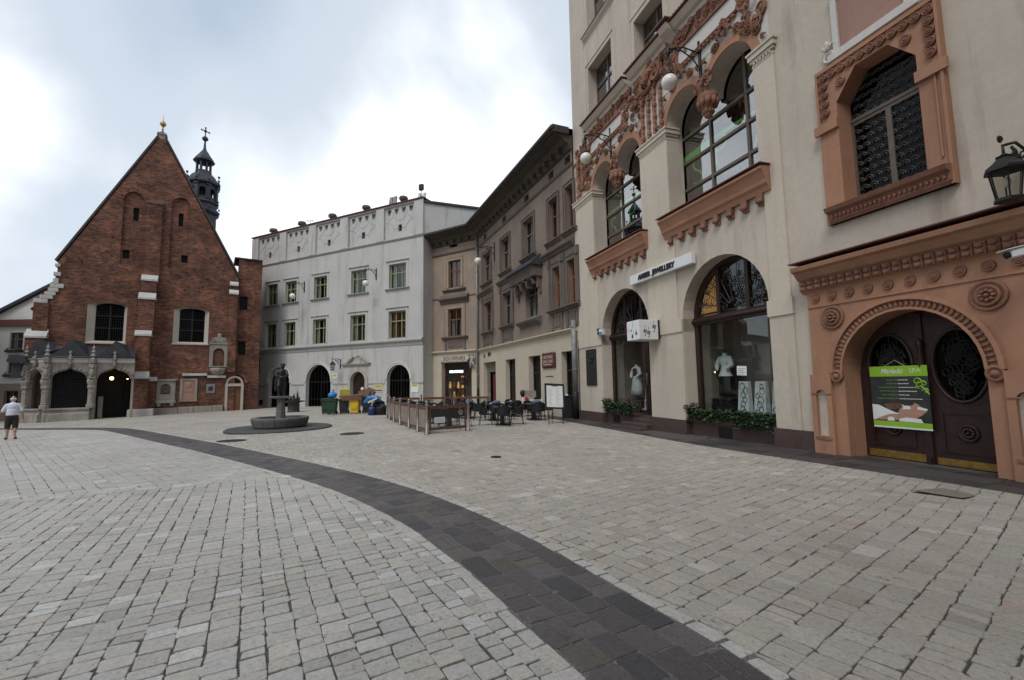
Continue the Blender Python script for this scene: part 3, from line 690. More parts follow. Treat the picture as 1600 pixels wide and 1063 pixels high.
# ------------------------------------------------------------ the cream shop building with terracotta relief
SHOP = Bld('shop_building', 'tall cream building with terracotta relief, arched shop windows and a carved orange portal', 'building', FR)
SG = lambda s: G(*FR.w(s, 0, 0).xy)
def build_shop():
    B = SHOP; HT = 25.0; S1 = 24.0
    # opening outlines in the main wall plane
    def twin(x0, x1):
        pd = 0.10; c = (x0 + x1) / 2; n = 12; p = [(x0, 7.0), (x1, 7.0)]
        r = (x1 - c - pd) / 2; cx = x1 - r; p += [(cx + r * math.cos(PI * i / n), 10.12 + r * math.sin(PI * i / n)) for i in range(n + 1)]
        cx = x0 + r; p += [(cx + r * math.cos(PI * i / n), 10.12 + r * math.sin(PI * i / n)) for i in range(n + 1)]; return p
    UA, UB = (1.86, 5.44), (6.98, 10.54)
    LA, LB = (2.2, 5.5), (7.3, 10.5)
    f2 = [(1.72, 3.72, 13.45, 15.92), (5.35, 7.05, 13.42, 15.25), (8.75, 10.5, 13.42, 15.4)]
    f3 = [(1.76, 3.8, 17.5, 20.3), (5.35, 7.2, 17.5, 20.0), (8.75, 10.6, 17.5, 20.0)]
    rw = [(12.6, 5.33), (14.06, 5.33), (14.06, 7.55), (13.63, 8.08), (13.02, 8.08), (12.6, 7.55)]
    rw2 = [(17.6, 5.33), (19.06, 5.33), (19.06, 7.55), (18.63, 8.08), (18.02, 8.08), (17.6, 7.55)]
    door = arch(12.25, 14.62, 0.0, 1.83, 20)
    grow = lambda P: [(x + (.04 if x > sum(p[0] for p in P) / len(P) else -.04), z + (.04 if z > 6.5 else -.04)) for x, z in P]
    holes = [twin(*UA), twin(*UB), arch(LA[0], LA[1], 0.0, 3.64, 18), arch(LB[0], LB[1], 0.0, 3.64, 18), grow(rw), grow(rw2), door] + [rect(*w) for w in f2 + f3]
    holes[2][0] = (LA[0], -0.05); holes[2][1] = (LA[1], -0.05); holes[3][0] = (LB[0], -0.05); holes[3][1] = (LB[1], -0.05); door[0] = (12.25, -0.05); door[1] = (14.62, -0.05)
    b = B.mb(); b.wall(rect(-0.0, S1, -0.3, HT), holes, 0.0, 0.6, 0)
    b.box(-0.0, 0.3, 0.001, 12, -0.3, HT); b.box(0.3, S1, 11.7, 12, -0.3, HT); b.box(S1 - .3, S1, 0.3, 11.7, -0.3, HT)
    B.part('wall', b, M['cream'])
    b = B.mb(); b.box(0.3, S1 - .3, 1.9, 2.1, 5.6, HT - 0.4); b.box(0.3, S1 - .3, 0.65, 1.9, 5.6, 5.75); b.box(0.3, S1 - .3, 0.65, 1.9, 12.2, 12.35); b.box(0.3, S1 - .3, 0.65, 1.9, 16.9, 17.05); b.box(11.0, 11.2, 0.65, 3.2, 0, 12.2)
    b.box(0.3, S1 - .3, 3.2, 3.4, -0.2, 5.6); b.box(0.3, 0.5, .65, 3.2, -.2, 5.6)
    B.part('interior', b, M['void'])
    b = B.mb(); b.mold(-0.25, S1, [(0, HT - .6), (0.15, HT - .5), (0.3, HT - .2), (0.5, HT - .1), (0.5, HT + .05)]); B.part('cornice', b, M['cream2'])
    b = B.mb(); b.prism([(-0.2, HT + .06), (S1, HT + .06), (S1, HT + .3), (-0.2, HT + .3)], -0.45, 12); B.part('roof', b, M['tile'])
    # pilaster strips, proud of the wall
    for (x0, x1, x2, x3) in ((0.10, 2.20, 0.0, 1.86), (5.5, 7.3, 5.44, 6.98), (10.5, 11.2, 10.54, 11.16)):
        b = B.mb()                                                  # ground-floor impost and upper capital, with the pier shaft between
        b.box(x0, x1, -0.075, 0.0, 3.24, 3.64); b.box(x0, x1, 0.0, 0.5, 3.24, 3.64) if x0 < 10 else None
        p = B.part('pier_impost', b, M['cream2'])
        b = B.mb(); b.box(x0 + .02, x1 - .02, -0.04, 0.0, 0.42, 3.24); B.part('pier', b, M['cream'])
        b = B.mb()
        b.box(x2, x3, -0.05, 0.0, 7.05, 9.74); a_, e_ = {0.0: (0.0, 2.02), 5.44: (5.62, 7.12), 10.54: (10.62, 11.16)}[x2]; b.box(a_, e_, -0.05, 0.0, 3.645, 7.05)
        B.part('pilaster', b, M['cream2'])
        b = B.mb()
        for (o, z0, z1) in ((0.06, 9.74, 9.80), (0.09, 9.86, 9.94), (0.13, 9.94, 10.08), (0.16, 10.08, 10.14)): b.box(x2 - o + .05 if x2 > 0.2 else x2, x3 + o - .05, -o, 0.45, z0, z1 - 0.002)
        b.box(x2 if x2 < .2 else x2 + 0.01, x3 - 0.01, -0.05, 0.4, 9.80, 9.86)
        x = x2 + 0.05
        while x < x3 - 0.05: b.box(x, x + 0.055, -0.085, -0.05, 9.80, 9.858); x += 0.095
        B.part('capital', b, M['cream2'])
    # plinth
    for (x0, x1) in ((0.0, 2.22), (5.48, 7.32), (10.48, 11.55), (15.3, S1)):
        b = B.mb(); b.box(x0, x1, -0.09, 0.0, -0.2, 0.42 + 0.012 * x0)
        if x0 < 10: b.box(x0, x1, 0.0, 0.5, -0.2, 0.42 + 0.012 * x0)
        B.part('plinth', b, M['plinth'])
    # thin recess joints in the wall between pilasters
    # big upper windows: deep frames behind twin arches
    for (x0, x1), tag_ in ((UA, 'A'), (UB, 'B')):
        w = window(B, x0 - .25, x1 + .25, 6.95, 11.4, 0.6, (0.375, 0.72), (0.235, 0.44, 0.635), M['bayframe'], 0.10, 0.085, 0.10, M['glass_sky'])
        # hanging capital between the two arches
        c = (x0 + x1) / 2; b = B.mb()
        b.lathe([(0.02, 9.45), (0.1, 9.5), (0.13, 9.58), (0.1, 9.64), (0.2, 9.78), (0.27, 9.98), (0.31, 10.1), (0.28, 10.16), (0.02, 10.16)], 10, 0, T((c, 0.1, 0)))
        for k in range(9):
            a = 2 * PI * k / 9; b.ell((c + .24 * math.cos(a), 0.1 + .24 * math.sin(a), 9.92), (0.09, 0.09, 0.14), 6, 4)
            b.ell((c + .13 * math.cos(a + .3), 0.1 + .13 * math.sin(a + .3), 9.66), (0.06, 0.06, 0.09), 5, 4)
        hc = B.part('hanging_capital', b, M['terra2']); relief(B, hc, c - .28, c + .28, 10.1, 10.85, -0.04, 12, 31 + int(c), (0.12, 0.2))
        # archivolts
        r = (x1 - c - 0.1) / 2
        for cx in (x0 + r, x1 - r):
            b = B.mb(); ring(b, cx - r, cx + r, 10.12, 0.24, -0.035, 0.0, 0, 18); arv = B.part('archivolt', b, M['terra'])
        for cx in (x0 + r, x1 - r):
            for k in range(9):
                a = PI * (k + 0.5) / 9; rr = r + 0.33; x, z = cx + rr * math.cos(a), 10.15 + rr * math.sin(a)
                if abs(x - c) < 0.12: continue
                b = B.mb()
                if k % 2: rosette(b, x, -0.02, z, 0.14, 0, 6, 0.1)
                else: acanthus(b, x, -0.02, z, 0.2, a, 0, 0.07)
                B.part('rosette' if k % 2 else 'carved_leaf', b, M['terra2'], arv)
            b = B.mb()
            for k in range(-3, 4): acanthus(b, cx + k * 0.09, -0.03, 10.2 + r + 0.3 + 0.1 * (3 - abs(k)), 0.22, PI / 2 + k * .25, 0, 0.09)
            B.part('crown_leaf', b, M['terra2'], arv)
        # terracotta window ledge on brackets
        L0, L1 = x0 - 0.28, x1 + 0.30
        b = B.mb(); b.mold(L0, L1, [(0.10, 6.38), (0.14, 6.5), (0.2, 6.56), (0.22, 6.66), (0.30, 6.84), (0.36, 6.9), (0.36, 6.96), (0.0, 7.02)]); led = B.part('window_ledge', b, M['terra'])
        b = B.mb(); b.box(L0 - .03, L1 + .03, -0.40, 0.0, 7.022, 7.045); B.part('ledge_flashing', b, M['redtrim'], led)
        for k in range(8):
            x = L0 + 0.22 + (L1 - L0 - 0.62) * k / 7; b = B.mb()
            b.box(x, x + 0.18, -0.13, 0.0, 6.2, 6.378); b.tube([(x, -0.10, 6.2), (x + .18, -0.10, 6.2)], 0.065, 8); b.tube([(x, -0.04, 6.12), (x + .18, -0.04, 6.12)], 0.04, 6); B.part('bracket', b, M['terra2'], led)
        # shallow recess lines under the ledge
        pass
    # green vinyl lettering behind the panes
    def letter(ch, x, z, s): b = B.mb(); b.text(ch, s, T((x, 0.664, z)) @ Rx(PI / 2), 0, 0.002, off=-0.03); B.part('vinyl_letter', b, M['spagreen'])
    letter('S', 2.35, 8.30, 1.25); letter('S', 7.55, 8.42, 1.35); letter('P', 8.55, 8.65, 1.35); letter('A', 10.2, 8.55, 1.5); letter('P', 3.75, 8.4, 1.2)
    for (x0, pts) in ((1.75, ((0, 8.9), (.9, 8.98), (1.8, 9.05), (3.2, 9.05))), (6.9, ((0, 9.02), (.9, 9.10), (1.8, 9.14), (3.4, 9.1)))):
        vs = []
        for i, (dx, z) in enumerate(pts): h = (0.17, 0.15, 0.09, 0.03)[i]; vs += [(x0 + dx, 0.662, z - h / 2), (x0 + dx, 0.662, z + h)]
        b = B.mb(); b.add(vs, [(0, 2, 3, 1), (2, 4, 5, 3), (4, 6, 7, 5)]); B.part('vinyl_swoosh', b, M['spagreen'])
    # second- and third-floor windows
    for i, (x0, x1, z0, z1) in enumerate(f2 + f3):
        window(B, x0, x1, z0, z1, 0.42, (0.5,), (0.62,), M['bayframe'], 0.08, 0.07, 0.08, M['glass_sky'])
        b = B.mb(); b.box(x0 - .28, x0 - .22, -0.03, 0, z0, z1 + .2); b.box(x1 + .22, x1 + .28, -0.03, 0, z0, z1 + .2); b.box(x1 + .34, x1 + .37, -0.02, 0, z0, z1 + .1); b.box(x0 - .28, x1 + .28, -0.03, 0, z1 + .2, z1 + .26); B.part('window_surround', b, M['cream2'])
        if i > 2:
            b = B.mb(); b.mold(x0 - .3, x1 + .3, [(0, z0 - .22), (.05, z0 - .16), (.12, z0 - .1), (.16, z0 - .02), (0, z0)]); s_ = B.part('window_sill', b, M['cream2'])
            b = B.mb(); b.box(x0 - .32, x1 + .32, -0.18, 0.0, z0 + .002, z0 + .03); B.part('sill_flashing', b, M['redtrim'], s_)
    # terracotta cornice and carved frieze
    for (x0, x1) in ((1.55, 5.0), (5.2, 11.0)):
        b = B.mb(); b.mold(x0, x1, [(0.08, 12.84), (0.12, 12.95), (0.22, 13.0), (0.32, 13.12), (0.36, 13.16), (0.0, 13.2)]); c_ = B.part('cornice', b, M['cream2'])
        b = B.mb(); b.box(x0 - .04, x1 + .04, -0.42, 0.0, 13.203, 13.235); x = x0
        while x < x1: b.tube([(x, -0.42, 13.24), (x, 0.0, 13.25)], 0.035, 5); x += 0.13
        B.part('cornice_tiles', b, M['redtrim'], c_)
    b = B.mb(); b.mold(7.36, 7.8, [(0.05, 12.78), (0.2, 12.9), (0.4, 13.02), (0.5, 13.18), (0.0, 13.26)]); B.part('cornice_bracket', b, M['cream2']); b = B.mb(); b.box(7.26, 7.89, -.58, 0, 13.262, 13.30); B.part('bracket_tiles', b, M['redtrim'])
    g_ = B.mb(); g_.box(0.35, 11.0, -0.012, 0.0, 10.16, 12.82)
    # cut the ground sheet over arches: keep it above the arch crowns only
    g_ = B.mb(); g_.wall(rect(0.32, 11.0, 11.3, 12.83), [], -0.012, 0.012, 0, sides=0.012)
    for (x0, x1) in ((0.3, 1.5), (5.75, 6.7), (10.85, 11.05)): g_.box(x0, x1, -0.012, 0.0, 10.2, 11.3)
    B.part('white_relief_ground', g_, M['white_relief'])
    for (x0, x1, seed) in ((1.7, 5.0, 5), (7.7, 10.8, 9)):
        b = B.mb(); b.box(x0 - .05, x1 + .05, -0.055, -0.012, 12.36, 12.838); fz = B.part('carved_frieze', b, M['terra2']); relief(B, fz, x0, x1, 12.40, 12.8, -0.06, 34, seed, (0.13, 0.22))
        xa, xb = x0 + .1, x1 - .65; b = B.mb(); b.tube([(xa, -.06, 11.72), (xb, -.06, 11.72), (xb + .12, -.06, 12.0), (xb, -.06, 12.3), (xa, -.06, 12.3), (xa - .12, -.06, 12.0)], 0.05, 6, 0, True)
        x = xa
        while x < xb: b.ell((x, -.07, 11.62), (.075, .06, .05), 6, 4); x += .16
        for xx in (xa - .3, xb + .34): volute(b, xx, -.03, 11.9, .22, 1, 1, 0, .07); volute(b, xx, -.03, 12.2, .16, 2, -1, 0, .06); acanthus(b, xx, -.03, 11.6, .3, -PI / 2, 0, .1)
        t_ = B.part('tablet_frame', b, M['terra2'])
        b = B.mb(); b.box(xa - .05, xb + .05, -.04, -.013, 11.75, 12.27); B.part('tablet', b, M['white_relief'], t_)
    b = B.mb(); b.box(5.25, 7.5, -0.05, -0.012, 12.0, 12.83); volute(b, 6.2, -.08, 12.2, .42, 0.5, 1, 0, .13); volute(b, 6.7, -.08, 12.3, .34, 2.5, -1, 0, .12); acanthus(b, 6.35, -.08, 12.1, .6, 1.9, 0, .18)
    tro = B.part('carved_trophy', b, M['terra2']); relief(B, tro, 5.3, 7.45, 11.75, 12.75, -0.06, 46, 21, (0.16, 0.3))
    for x in (5.75, 6.1, 6.45, 6.8):
        b = B.mb(); p = [(x + .035 * math.sin(k * 1.1), -.08, 11.8 - k * .075) for k in range(22)]; b.tube(p, [.06 + .02 * math.sin(k * 1.1) for k in range(22)], 5); q = [(x - .035 * math.sin(k * 1.1), -.08, 11.8 - k * .075) for k in range(22)]; b.tube(q, .05, 5); B.part('twisted_drop', b, M['terra2'], tro)
    b = B.mb(); b.tube([(0.62 + .05 * math.sin(k), -.08, 12.2 - k * .09) for k in range(24)], .09, 6); b.tube([(1.0 + .05 * math.cos(k), -.08, 12.0 - k * .09) for k in range(18)], .08, 6)
    cr = B.part('carved_corner_relief', b, M['terra2'])
    for a_ in ((0.4, 1.6, 10.35, 12.75, 52, 77), (1.3, 2.0, 11.2, 12.3, 14, 78), (5.0, 5.6, 11.2, 12.5, 12, 79), (10.2, 10.95, 10.9, 12.3, 18, 80)): relief(B, cr, a_[0], a_[1], a_[2], a_[3], -.03, a_[4], a_[5], (.14, .27))
    # ground floor shop fronts
    fl = lambda s: SG(s)
    for (x0, x1, dr) in ((LA[0], LA[1], True), (LB[0], LB[1], False)):
        c = (x0 + x1) / 2; r = (x1 - x0) / 2; Y = 0.42; zt = 3.42
        b = B.mb(); zb = 0.52
        b.box(x0, x1, 0.1, 0.40, -0.2, zb - .06); st = B.part('window_plinth', b, M['plinth'])
        b = B.mb(); b.box(x0, x1 - (0.95 if dr else 0), 0.02, 0.44, zb - .058, zb); B.part('plinth_ledge', b, M['plinth'], st)
        b = B.mb(); gx = x0 + (0.5 if dr else 1.15); b.box(gx, gx + .5, 0.092, 0.1, 0.08, 0.38)
        for k in range(5): b.box(gx + .04, gx + .46, 0.08, 0.092, 0.11 + k * .055, 0.135 + k * .055)
        B.part('vent_grille', b, M['iron'], st)
        b = B.mb()                                                  # frame
        b.box(x0, x0 + .16, Y, Y + .12, zb, zt); b.box(x1 - .16, x1, Y, Y + .12, zb if not dr else 0.35, zt); b.box(x0, x1, Y - .04, Y + .14, zt, zt + .24); b.tube([(x0, Y - .04, zt + .12), (x1, Y - .04, zt + .12)], .07, 8)
        b.box(x0 + .16, x1 - .16 - (.8 if dr else 0), Y, Y + .12, zb, zb + .1)
        if dr: b.box(x1 - .98, x1 - .86, Y, Y + .12, 0.35, zt)
        ring(b, x0 + .14, x1 - .14, 3.66, .14, Y, Y + .12)
        for k in (-1, 1):
            xx = c + k * r * .34; b.box(xx - .06, xx + .06, Y + .005, Y + .11, zt + .24, 3.66 + math.sqrt((r - .14) ** 2 - (r * .34) ** 2))
        fw = B.part('shop_window', b, M['darkwood'])
        b = B.mb(); b.box(x0 + .16, x1 - .16 - (.82 if dr else 0), Y + .06, Y + .068, zb + .1, zt); B.part('pane', b, M['glass_shop'], fw)
        b = B.mb(); b.prism(arch(x0 + .14, x1 - .14, None, 3.662, 18), Y + .07, Y + .078); B.part('arch_pane', b, M['glass'], fw)
        b = B.mb(); q = random.Random(int(x0 * 10))                # wrought scroll grille in the lunette
        for k in range(70):
            x, z = q.uniform(x0 + .3, x1 - .3), q.uniform(3.75, 5.1)
            if (x - c) ** 2 + (z - 3.66) ** 2 < (r - .28) ** 2:
                rr = q.uniform(.09, .17); b.tube(spiral(x, z, rr, rr * .15, 1.4, q.uniform(0, 6.28), 14, Y + .03, q.choice((-1, 1))), .011, 4)
        for k in range(11):
            a = PI * (k + .5) / 11; b.tube([(c + .25 * math.cos(a), Y + .03, 3.7 + .25 * math.sin(a)), (c + (r - .2) * math.cos(a + .12), Y + .03, 3.66 + (r - .2) * math.sin(a + .12))], .012, 4)
        B.part('scroll_grille', b, M['iron'], fw)
        if not dr:
            xe = c - r * .34 - .06; b = B.mb(); pp = [(x0 + .17 + (xe - x0 - .17) * k / 8, 3.66 + math.sqrt(max(0, (r - .16) ** 2 - (x0 + .17 + (xe - x0 - .17) * k / 8 - c) ** 2))) for k in range(9)]; b.prism([(xe, 3.68), *pp[::-1], (x0 + .17, 3.68)], Y + .16, Y + .18); B.part('lit_interior', b, M['amber'], fw)
        # display room
        b = B.mb(); b.box(x0 - .1, x1 + .1, Y + .13, 2.6, zb - .1, zb + .02, 1); b.box(x0 - .1, x1 + .1, 1.9, 2.0, zb + .02, zt + .3, 0); b.box(x0 - .1, x0, Y + .13, 1.9, zb + .02, zt + .3, 0); b.box(x1, x1 + .1, Y + .13, 1.9, zb + .02, zt + .3, 0); b.box(x0 - .1, x1 + .1, Y + .13, 2.0, zt + .3, zt + .36, 0)
        B.part('display_room', b, [M['room'], M['roomfloor']])
        if dr:
            x = x1 - .86; b = B.mb(); Y2 = Y + .02; zb2 = 0.37
            b.box(x, x + .12, Y2, Y2 + .06, zb2, zt); b.box(x1 - .28, x1 - .16, Y2, Y2 + .06, zb2, zt); b.box(x + .12, x1 - .28, Y2, Y2 + .06, zb2, zb2 + .35); b.box(x + .12, x1 - .28, Y2, Y2 + .06, zt - .14, zt)
            d_ = B.part('shop_door', b, M['darkwood'])
            b = B.mb(); b.box(x + .12, x1 - .28, Y2 + .02, Y2 + .028, zb2 + .35, zt - .14); B.part('door_pane', b, M['glass'], d_)
            b = B.mb(); b.tube([(x + .06, Y2 - .06, 1.55), (x + .06, Y2 - .06, 2.0)], .018, 6); b.tube([(x + .06, Y2, 1.58), (x + .06, Y2 - .06, 1.58)], .012, 5); b.tube([(x + .06, Y2, 1.97), (x + .06, Y2 - .06, 1.97)], .012, 5); B.part('handle', b, M['steel'], d_)
            for k, (zz, yy, xx) in enumerate(((0.36, -.02, 4.3), (0.22, -.32, 4.0), (0.09, -.62, 3.75))):
                b = B.mb(); b.bbox(xx, 5.56, yy, .3 if k == 0 else yy + .34, -0.15, zz, .015); B.part('door_step', b, M['plinth'])
    # the carved window by the portal
    for dx in (0.0, 5.0):
        X = lambda v: v + dx
        b = B.mb(); out = rect(X(12.2), X(14.45), 4.98, 8.42); hole = [(X(x), z) for x, z in rw]
        b.wall(out, [hole], -0.10, 0.42, 0, sides=0.10); 
        for (xa, xb) in ((12.12, 12.62), (14.04, 14.52)): b.box(X(xa), X(xb), -0.17, -0.10, 7.0, 7.2)
        b.box(X(12.2), X(14.45), -0.14, -0.10, 8.34, 8.42); b.box(X(12.2), X(12.25), -0.14, -0.10, 7.2, 8.34); b.box(X(14.4), X(14.45), -0.14, -0.10, 4.98, 8.34); b.box(X(14.3), X(14.33), -0.13, -0.10, 5.5, 7.0)
        sur = B.part('carved_window_surround', b, M['terra'])
        for k in range(11):
            b = B.mb(); rings_boss(b, X(12.36 + k * .195), -.10, 8.22, .094, 0, .07); B.part('boss', b, M['terra2'], sur)
        for xx in (12.36, 14.30):
            for k in range(4): b = B.mb(); rings_boss(b, X(xx), -.10, 8.02 - k * .2, .09, 0, .07); B.part('boss', b, M['terra2'], sur)
        for xx in (12.72, 13.93): b = B.mb(); rings_boss(b, X(xx), -.10, 7.93, .1, 0, .06); B.part('boss', b, M['terra2'], sur)
        b = B.mb(); b.mold(X(12.28), X(14.42), [(.11, 4.98), (.16, 5.04), (.18, 5.18), (.27, 5.22), (.31, 5.30), (.1, 5.34)])
        for k in range(24): b.ell((X(12.38 + k * .085), -.185, 5.11), (.03, .035, .045), 6, 4)
        B.part('window_sill', b, M['terra2'], sur)
        w = window(B, X(12.58), X(14.08), 5.30, 7.12, 0.28, (0.49,), (), M['bayframe'], 0.07, 0.10, 0.08, M['glass_dark'], name='carved_window')
        b = B.mb(); b.prism([(X(12.60), 7.19), (X(14.06), 7.19), (X(14.06), 7.55), (X(13.63), 8.1), (X(13.02), 8.1), (X(12.60), 7.55)], .315, .321); B.part('pane', b, M['glass_dark'], w); b = B.mb(); b.box(X(12.58), X(14.08), .26, .36, 7.122, 7.19); B.part('transom', b, M['bayframe'], w)
        b = B.mb()                                                  # scale pattern leading
        for iz in range(15):
            for ix in range(9):
                x = 12.68 + ix * .165 + (.082 if iz % 2 else 0); z = 5.45 + iz * .175
                if x > 14.02: continue
                p = [(X(x + .085 * math.cos(PI * k / 8)), .296, z + .085 * math.sin(PI * k / 8)) for k in range(9)]; b.tube(p, .011, 4)
                p = [(X(x + .045 * math.cos(PI * k / 6)), .296, z + .045 * math.sin(PI * k / 6)) for k in range(7)]; b.tube(p, .009, 4)
        B.part('leaded_pattern', b, M['leadline'], w)
        # white framed inscription panel above
        b = B.mb()
        b.box(X(12.62), X(12.74), -.09, 0, 8.66, 9.9); b.box(X(13.95), X(14.07), -.09, 0, 8.66, 9.9); b.box(X(12.5), X(14.2), -.11, 0, 8.5, 8.66); b.box(X(12.62), X(14.07), -.12, 0, 9.9, 10.05)
        for xx, sg in ((12.5, 1), (14.2, -1)): volute(b, X(xx), -.04, 8.62, .13, 0, sg, 0, .05); acanthus(b, X(xx), -.04, 8.75, .28, PI / 2, 0, .06)
        fr_ = B.part('panel_frame', b, M['white_relief'])
        b = B.mb(); b.box(X(12.74), X(13.95), -.04, 0, 8.66, 9.9); B.part('panel', b, M['pinkstone'], fr_)
    # portal
    P0, P1 = 11.62, 15.28
    b = B.mb(); hole = arch(12.30, 14.57, -0.05, 1.83, 24); b.wall(rect(P0, P1, -0.05, 3.62), [hole], -0.12, 0.56, 0, sides=0.12); por = B.part('portal', b, M['terra'])
    b = B.mb(); b.mold(P0 - .1, P1 + .1, [(.12, 3.60), (.15, 3.64), (.2, 3.66), (.2, 3.88), (.27, 3.92), (.36, 4.05), (.44, 4.09), (.46, 4.18), (.05, 4.26)]); B.part('portal_cornice', b, M['terra'], por)
    b = B.mb(); b.box(P0 - .13, P1 + .13, -.49, 0, 4.262, 4.285); B.part('cornice_flashing', b, M['redtrim'], por)
    b = B.mb()
    for zz in (3.71, 3.82):
        x = P0 - .08
        while x < P1 + .05:
            b.ell((x + .055, -.215, zz), (.07, .045, .048), 7, 5); b.box(x + .128, x + .136, -.25, -.2, zz - .045, zz + .045); b.box(x + .145, x + .153, -.25, -.2, zz - .045, zz + .045); x += .172
    B.part('bead_moulding', b, M['terra2'], por)
    for k in range(10): b = B.mb(); rings_boss(b, 11.82 + k * .365, -.12, 3.47, .095, 0, .05); B.part('boss', b, M['terra2'], por)
    b = B.mb(); b.box(P0, P1, -.145, -.12, 3.27, 3.31); B.part('string_course', b, M['terra'], por)
    for xx in (12.16, 14.70): b = B.mb(); b.lathe([(.25, 0), (.25, .035), (.22, .05), (.2, .02), (1e-6, .02)], 20, 0, T((xx, -.12, 3.0)) @ OUT); rosette(b, xx, -.13, 3.0, .17, 0, 8, .09); B.part('rosette', b, M['terra2'], por)
    b = B.mb(); ring(b, 12.30, 14.57, 1.83, .045, -.17, -.12); ring(b, 12.345, 14.525 , 1.83, .0, -.17, -.12) if False else None; ring(b, 12.115, 14.755, 1.83, .07, -.19, -.12, 0, 24); B.part('arch_moulding', b, M['terra'], por)
    b = B.mb(); cx, rr = 13.435, 1.235
    for k in range(44): a = PI * (k + .5) / 44; L = T((cx + rr * math.cos(a), -.125, 1.83 + rr * math.sin(a))) @ Ry(-a + PI / 2); b.ell((0, 0, 0), (.03, .055, .075), 6, 4, 0, L)
    for k in range(33): a = PI * (k + .5) / 33; b.ell((cx + (rr + .085) * math.cos(a), -.13, 1.83 + (rr + .085) * math.sin(a)), (.03, .04, .03), 5, 4)
    for sg in (-1, 1): L = T((cx + sg * 1.26, -.12, 1.76)) @ OUT; b.lathe([(.13, 0), (.13, .06), (.1, .08), (.085, .04), (.06, .05), (.05, .09), (1e-6, .1)], 14, 0, L)
    B.part('leaf_moulding', b, M['terra2'], por)
    for (x0, x1) in ((11.60, 12.06), (14.80, 15.27)):
        b = B.mb(); b.wall(rect(x0, x1, -.05, 1.80), [arch(x0 + .11, x1 - .11, .5, 1.36, 10)], -.20, .075, 0, sides=.08); st = B.part('niche_block', b, M['terra'], por)
        b = B.mb(); b.box(x0 + .05, x1 - .05, -.215, -.2, .42, .48); b.box(x0, x1, -.215, -.2, 1.38, 1.40); B.part('niche_ledge', b, M['terra2'], st)
        b = B.mb(); b.prism(arch(x0 + .11, x1 - .11, .5, 1.36, 10), -.126, -.121); B.part('niche_back', b, M['cream'], st)
    # doors
    zb = 0.13; Y = .36; top = lambda x: 1.83 + math.sqrt(max(0, 1.135 ** 2 - (x - cx) ** 2))
    b = B.mb(); b.box(12.3, 14.57, -.1, .5, -.1, zb - .005); B.part('door_threshold', b, M['plinth'])
    for sg, nm in ((-1, 0), (1, 1)):
        xa, xb = (12.30, 13.40) if sg < 0 else (13.47, 14.57)
        n = 12; pts = [(xa, zb), (xb, zb)] + [(xb + (xa - xb) * i / n, top(xb + (xa - xb) * i / n)) for i in range(n + 1)]
        mx = (xa + xb) / 2 + sg * -.03; hole = [(mx + .37 * math.cos(2 * PI * k / 18), 1.92 + .62 * math.sin(2 * PI * k / 18)) for k in range(18)]
        b = B.mb(); b.wall(pts, [hole], Y, .06, 0); b.box(xa + .18, xb - .18, Y - .02, Y, .38, .42); b.box(xa + .18, xb - .18, Y - .02, Y, 1.06, 1.10); b.box(xa + .18, xa + .21, Y - .02, Y, .42, 1.06); b.box(xb - .21, xb - .18, Y - .02, Y, .42, 1.06)
        ringp = [(mx + .4 * math.cos(2 * PI * k / 20), Y - .01, 1.92 + .65 * math.sin(2 * PI * k / 20)) for k in range(20)]; b.tube(ringp, .03, 6, 0, True)
        d_ = B.part('door', b, M['darkwood'])
        b = B.mb(); b.prism(hole, Y + .03, Y + .036); B.part('door_pane', b, M['glass_dark'], d_)
        b = B.mb(); q = random.Random(4)
        for k in range(34):
            a = q.uniform(0, 6.28); e = q.uniform(0.1, 1) ** .5; x, z = mx + .26 * e * math.cos(a), 1.92 + .5 * e * math.sin(a); b.tube(spiral(x, z, .12, .02, 1.5, q.uniform(0, 6.28), 14, Y, q.choice((-1, 1))), .012, 4)
        b.tube([(mx, Y, 1.32), (mx + .06, Y, 1.6), (mx - .06, Y, 1.95), (mx + .04, Y, 2.3), (mx, Y, 2.52)], .014, 4)
        B.part('door_grille', b, M['iron'], d_)
        b = B.mb(); rosette(b, (xa + xb) / 2, Y - .01, .74, .15, 0, 12, .05); B.part('carved_rosette', b, M['darkwood'], d_)
        b = B.mb(); b.box(xa + .06, xb - .04, Y - .014, Y - .002, zb + .02, zb + .16 if sg < 0 else zb + .14); B.part('kick_plate', b, M['brass'], d_)
    b = B.mb(); b.box(13.375, 13.495, Y - .05, Y + .06, zb, 1.75); b.box(13.36, 13.51, Y - .07, Y, 1.75, 1.83); b.box(13.385, 13.485, Y - .04, Y + .06, 1.83, 2.92)
    for k in range(5): b.box(13.37 + k * .028, 13.385 + k * .028, Y - .085, Y - .07, 1.76, 1.82)
    b.lathe([(.05, 1.83), (.07, 1.95), (.04, 2.25), (.06, 2.3), (.05, 2.4), (1e-6, 2.45)], 8, 0, T((13.435, Y - .04, 0))); b.box(13.4, 13.47, Y - .09, Y - .05, zb - .03, zb + .12)
    B.part('door_post', b, M['darkwood'])
    b = B.mb(); b.box(12.0, 14.9, 1.2, 1.25, 0, 3.2); B.part('entrance_hall', b, M['void'])
build_shop()

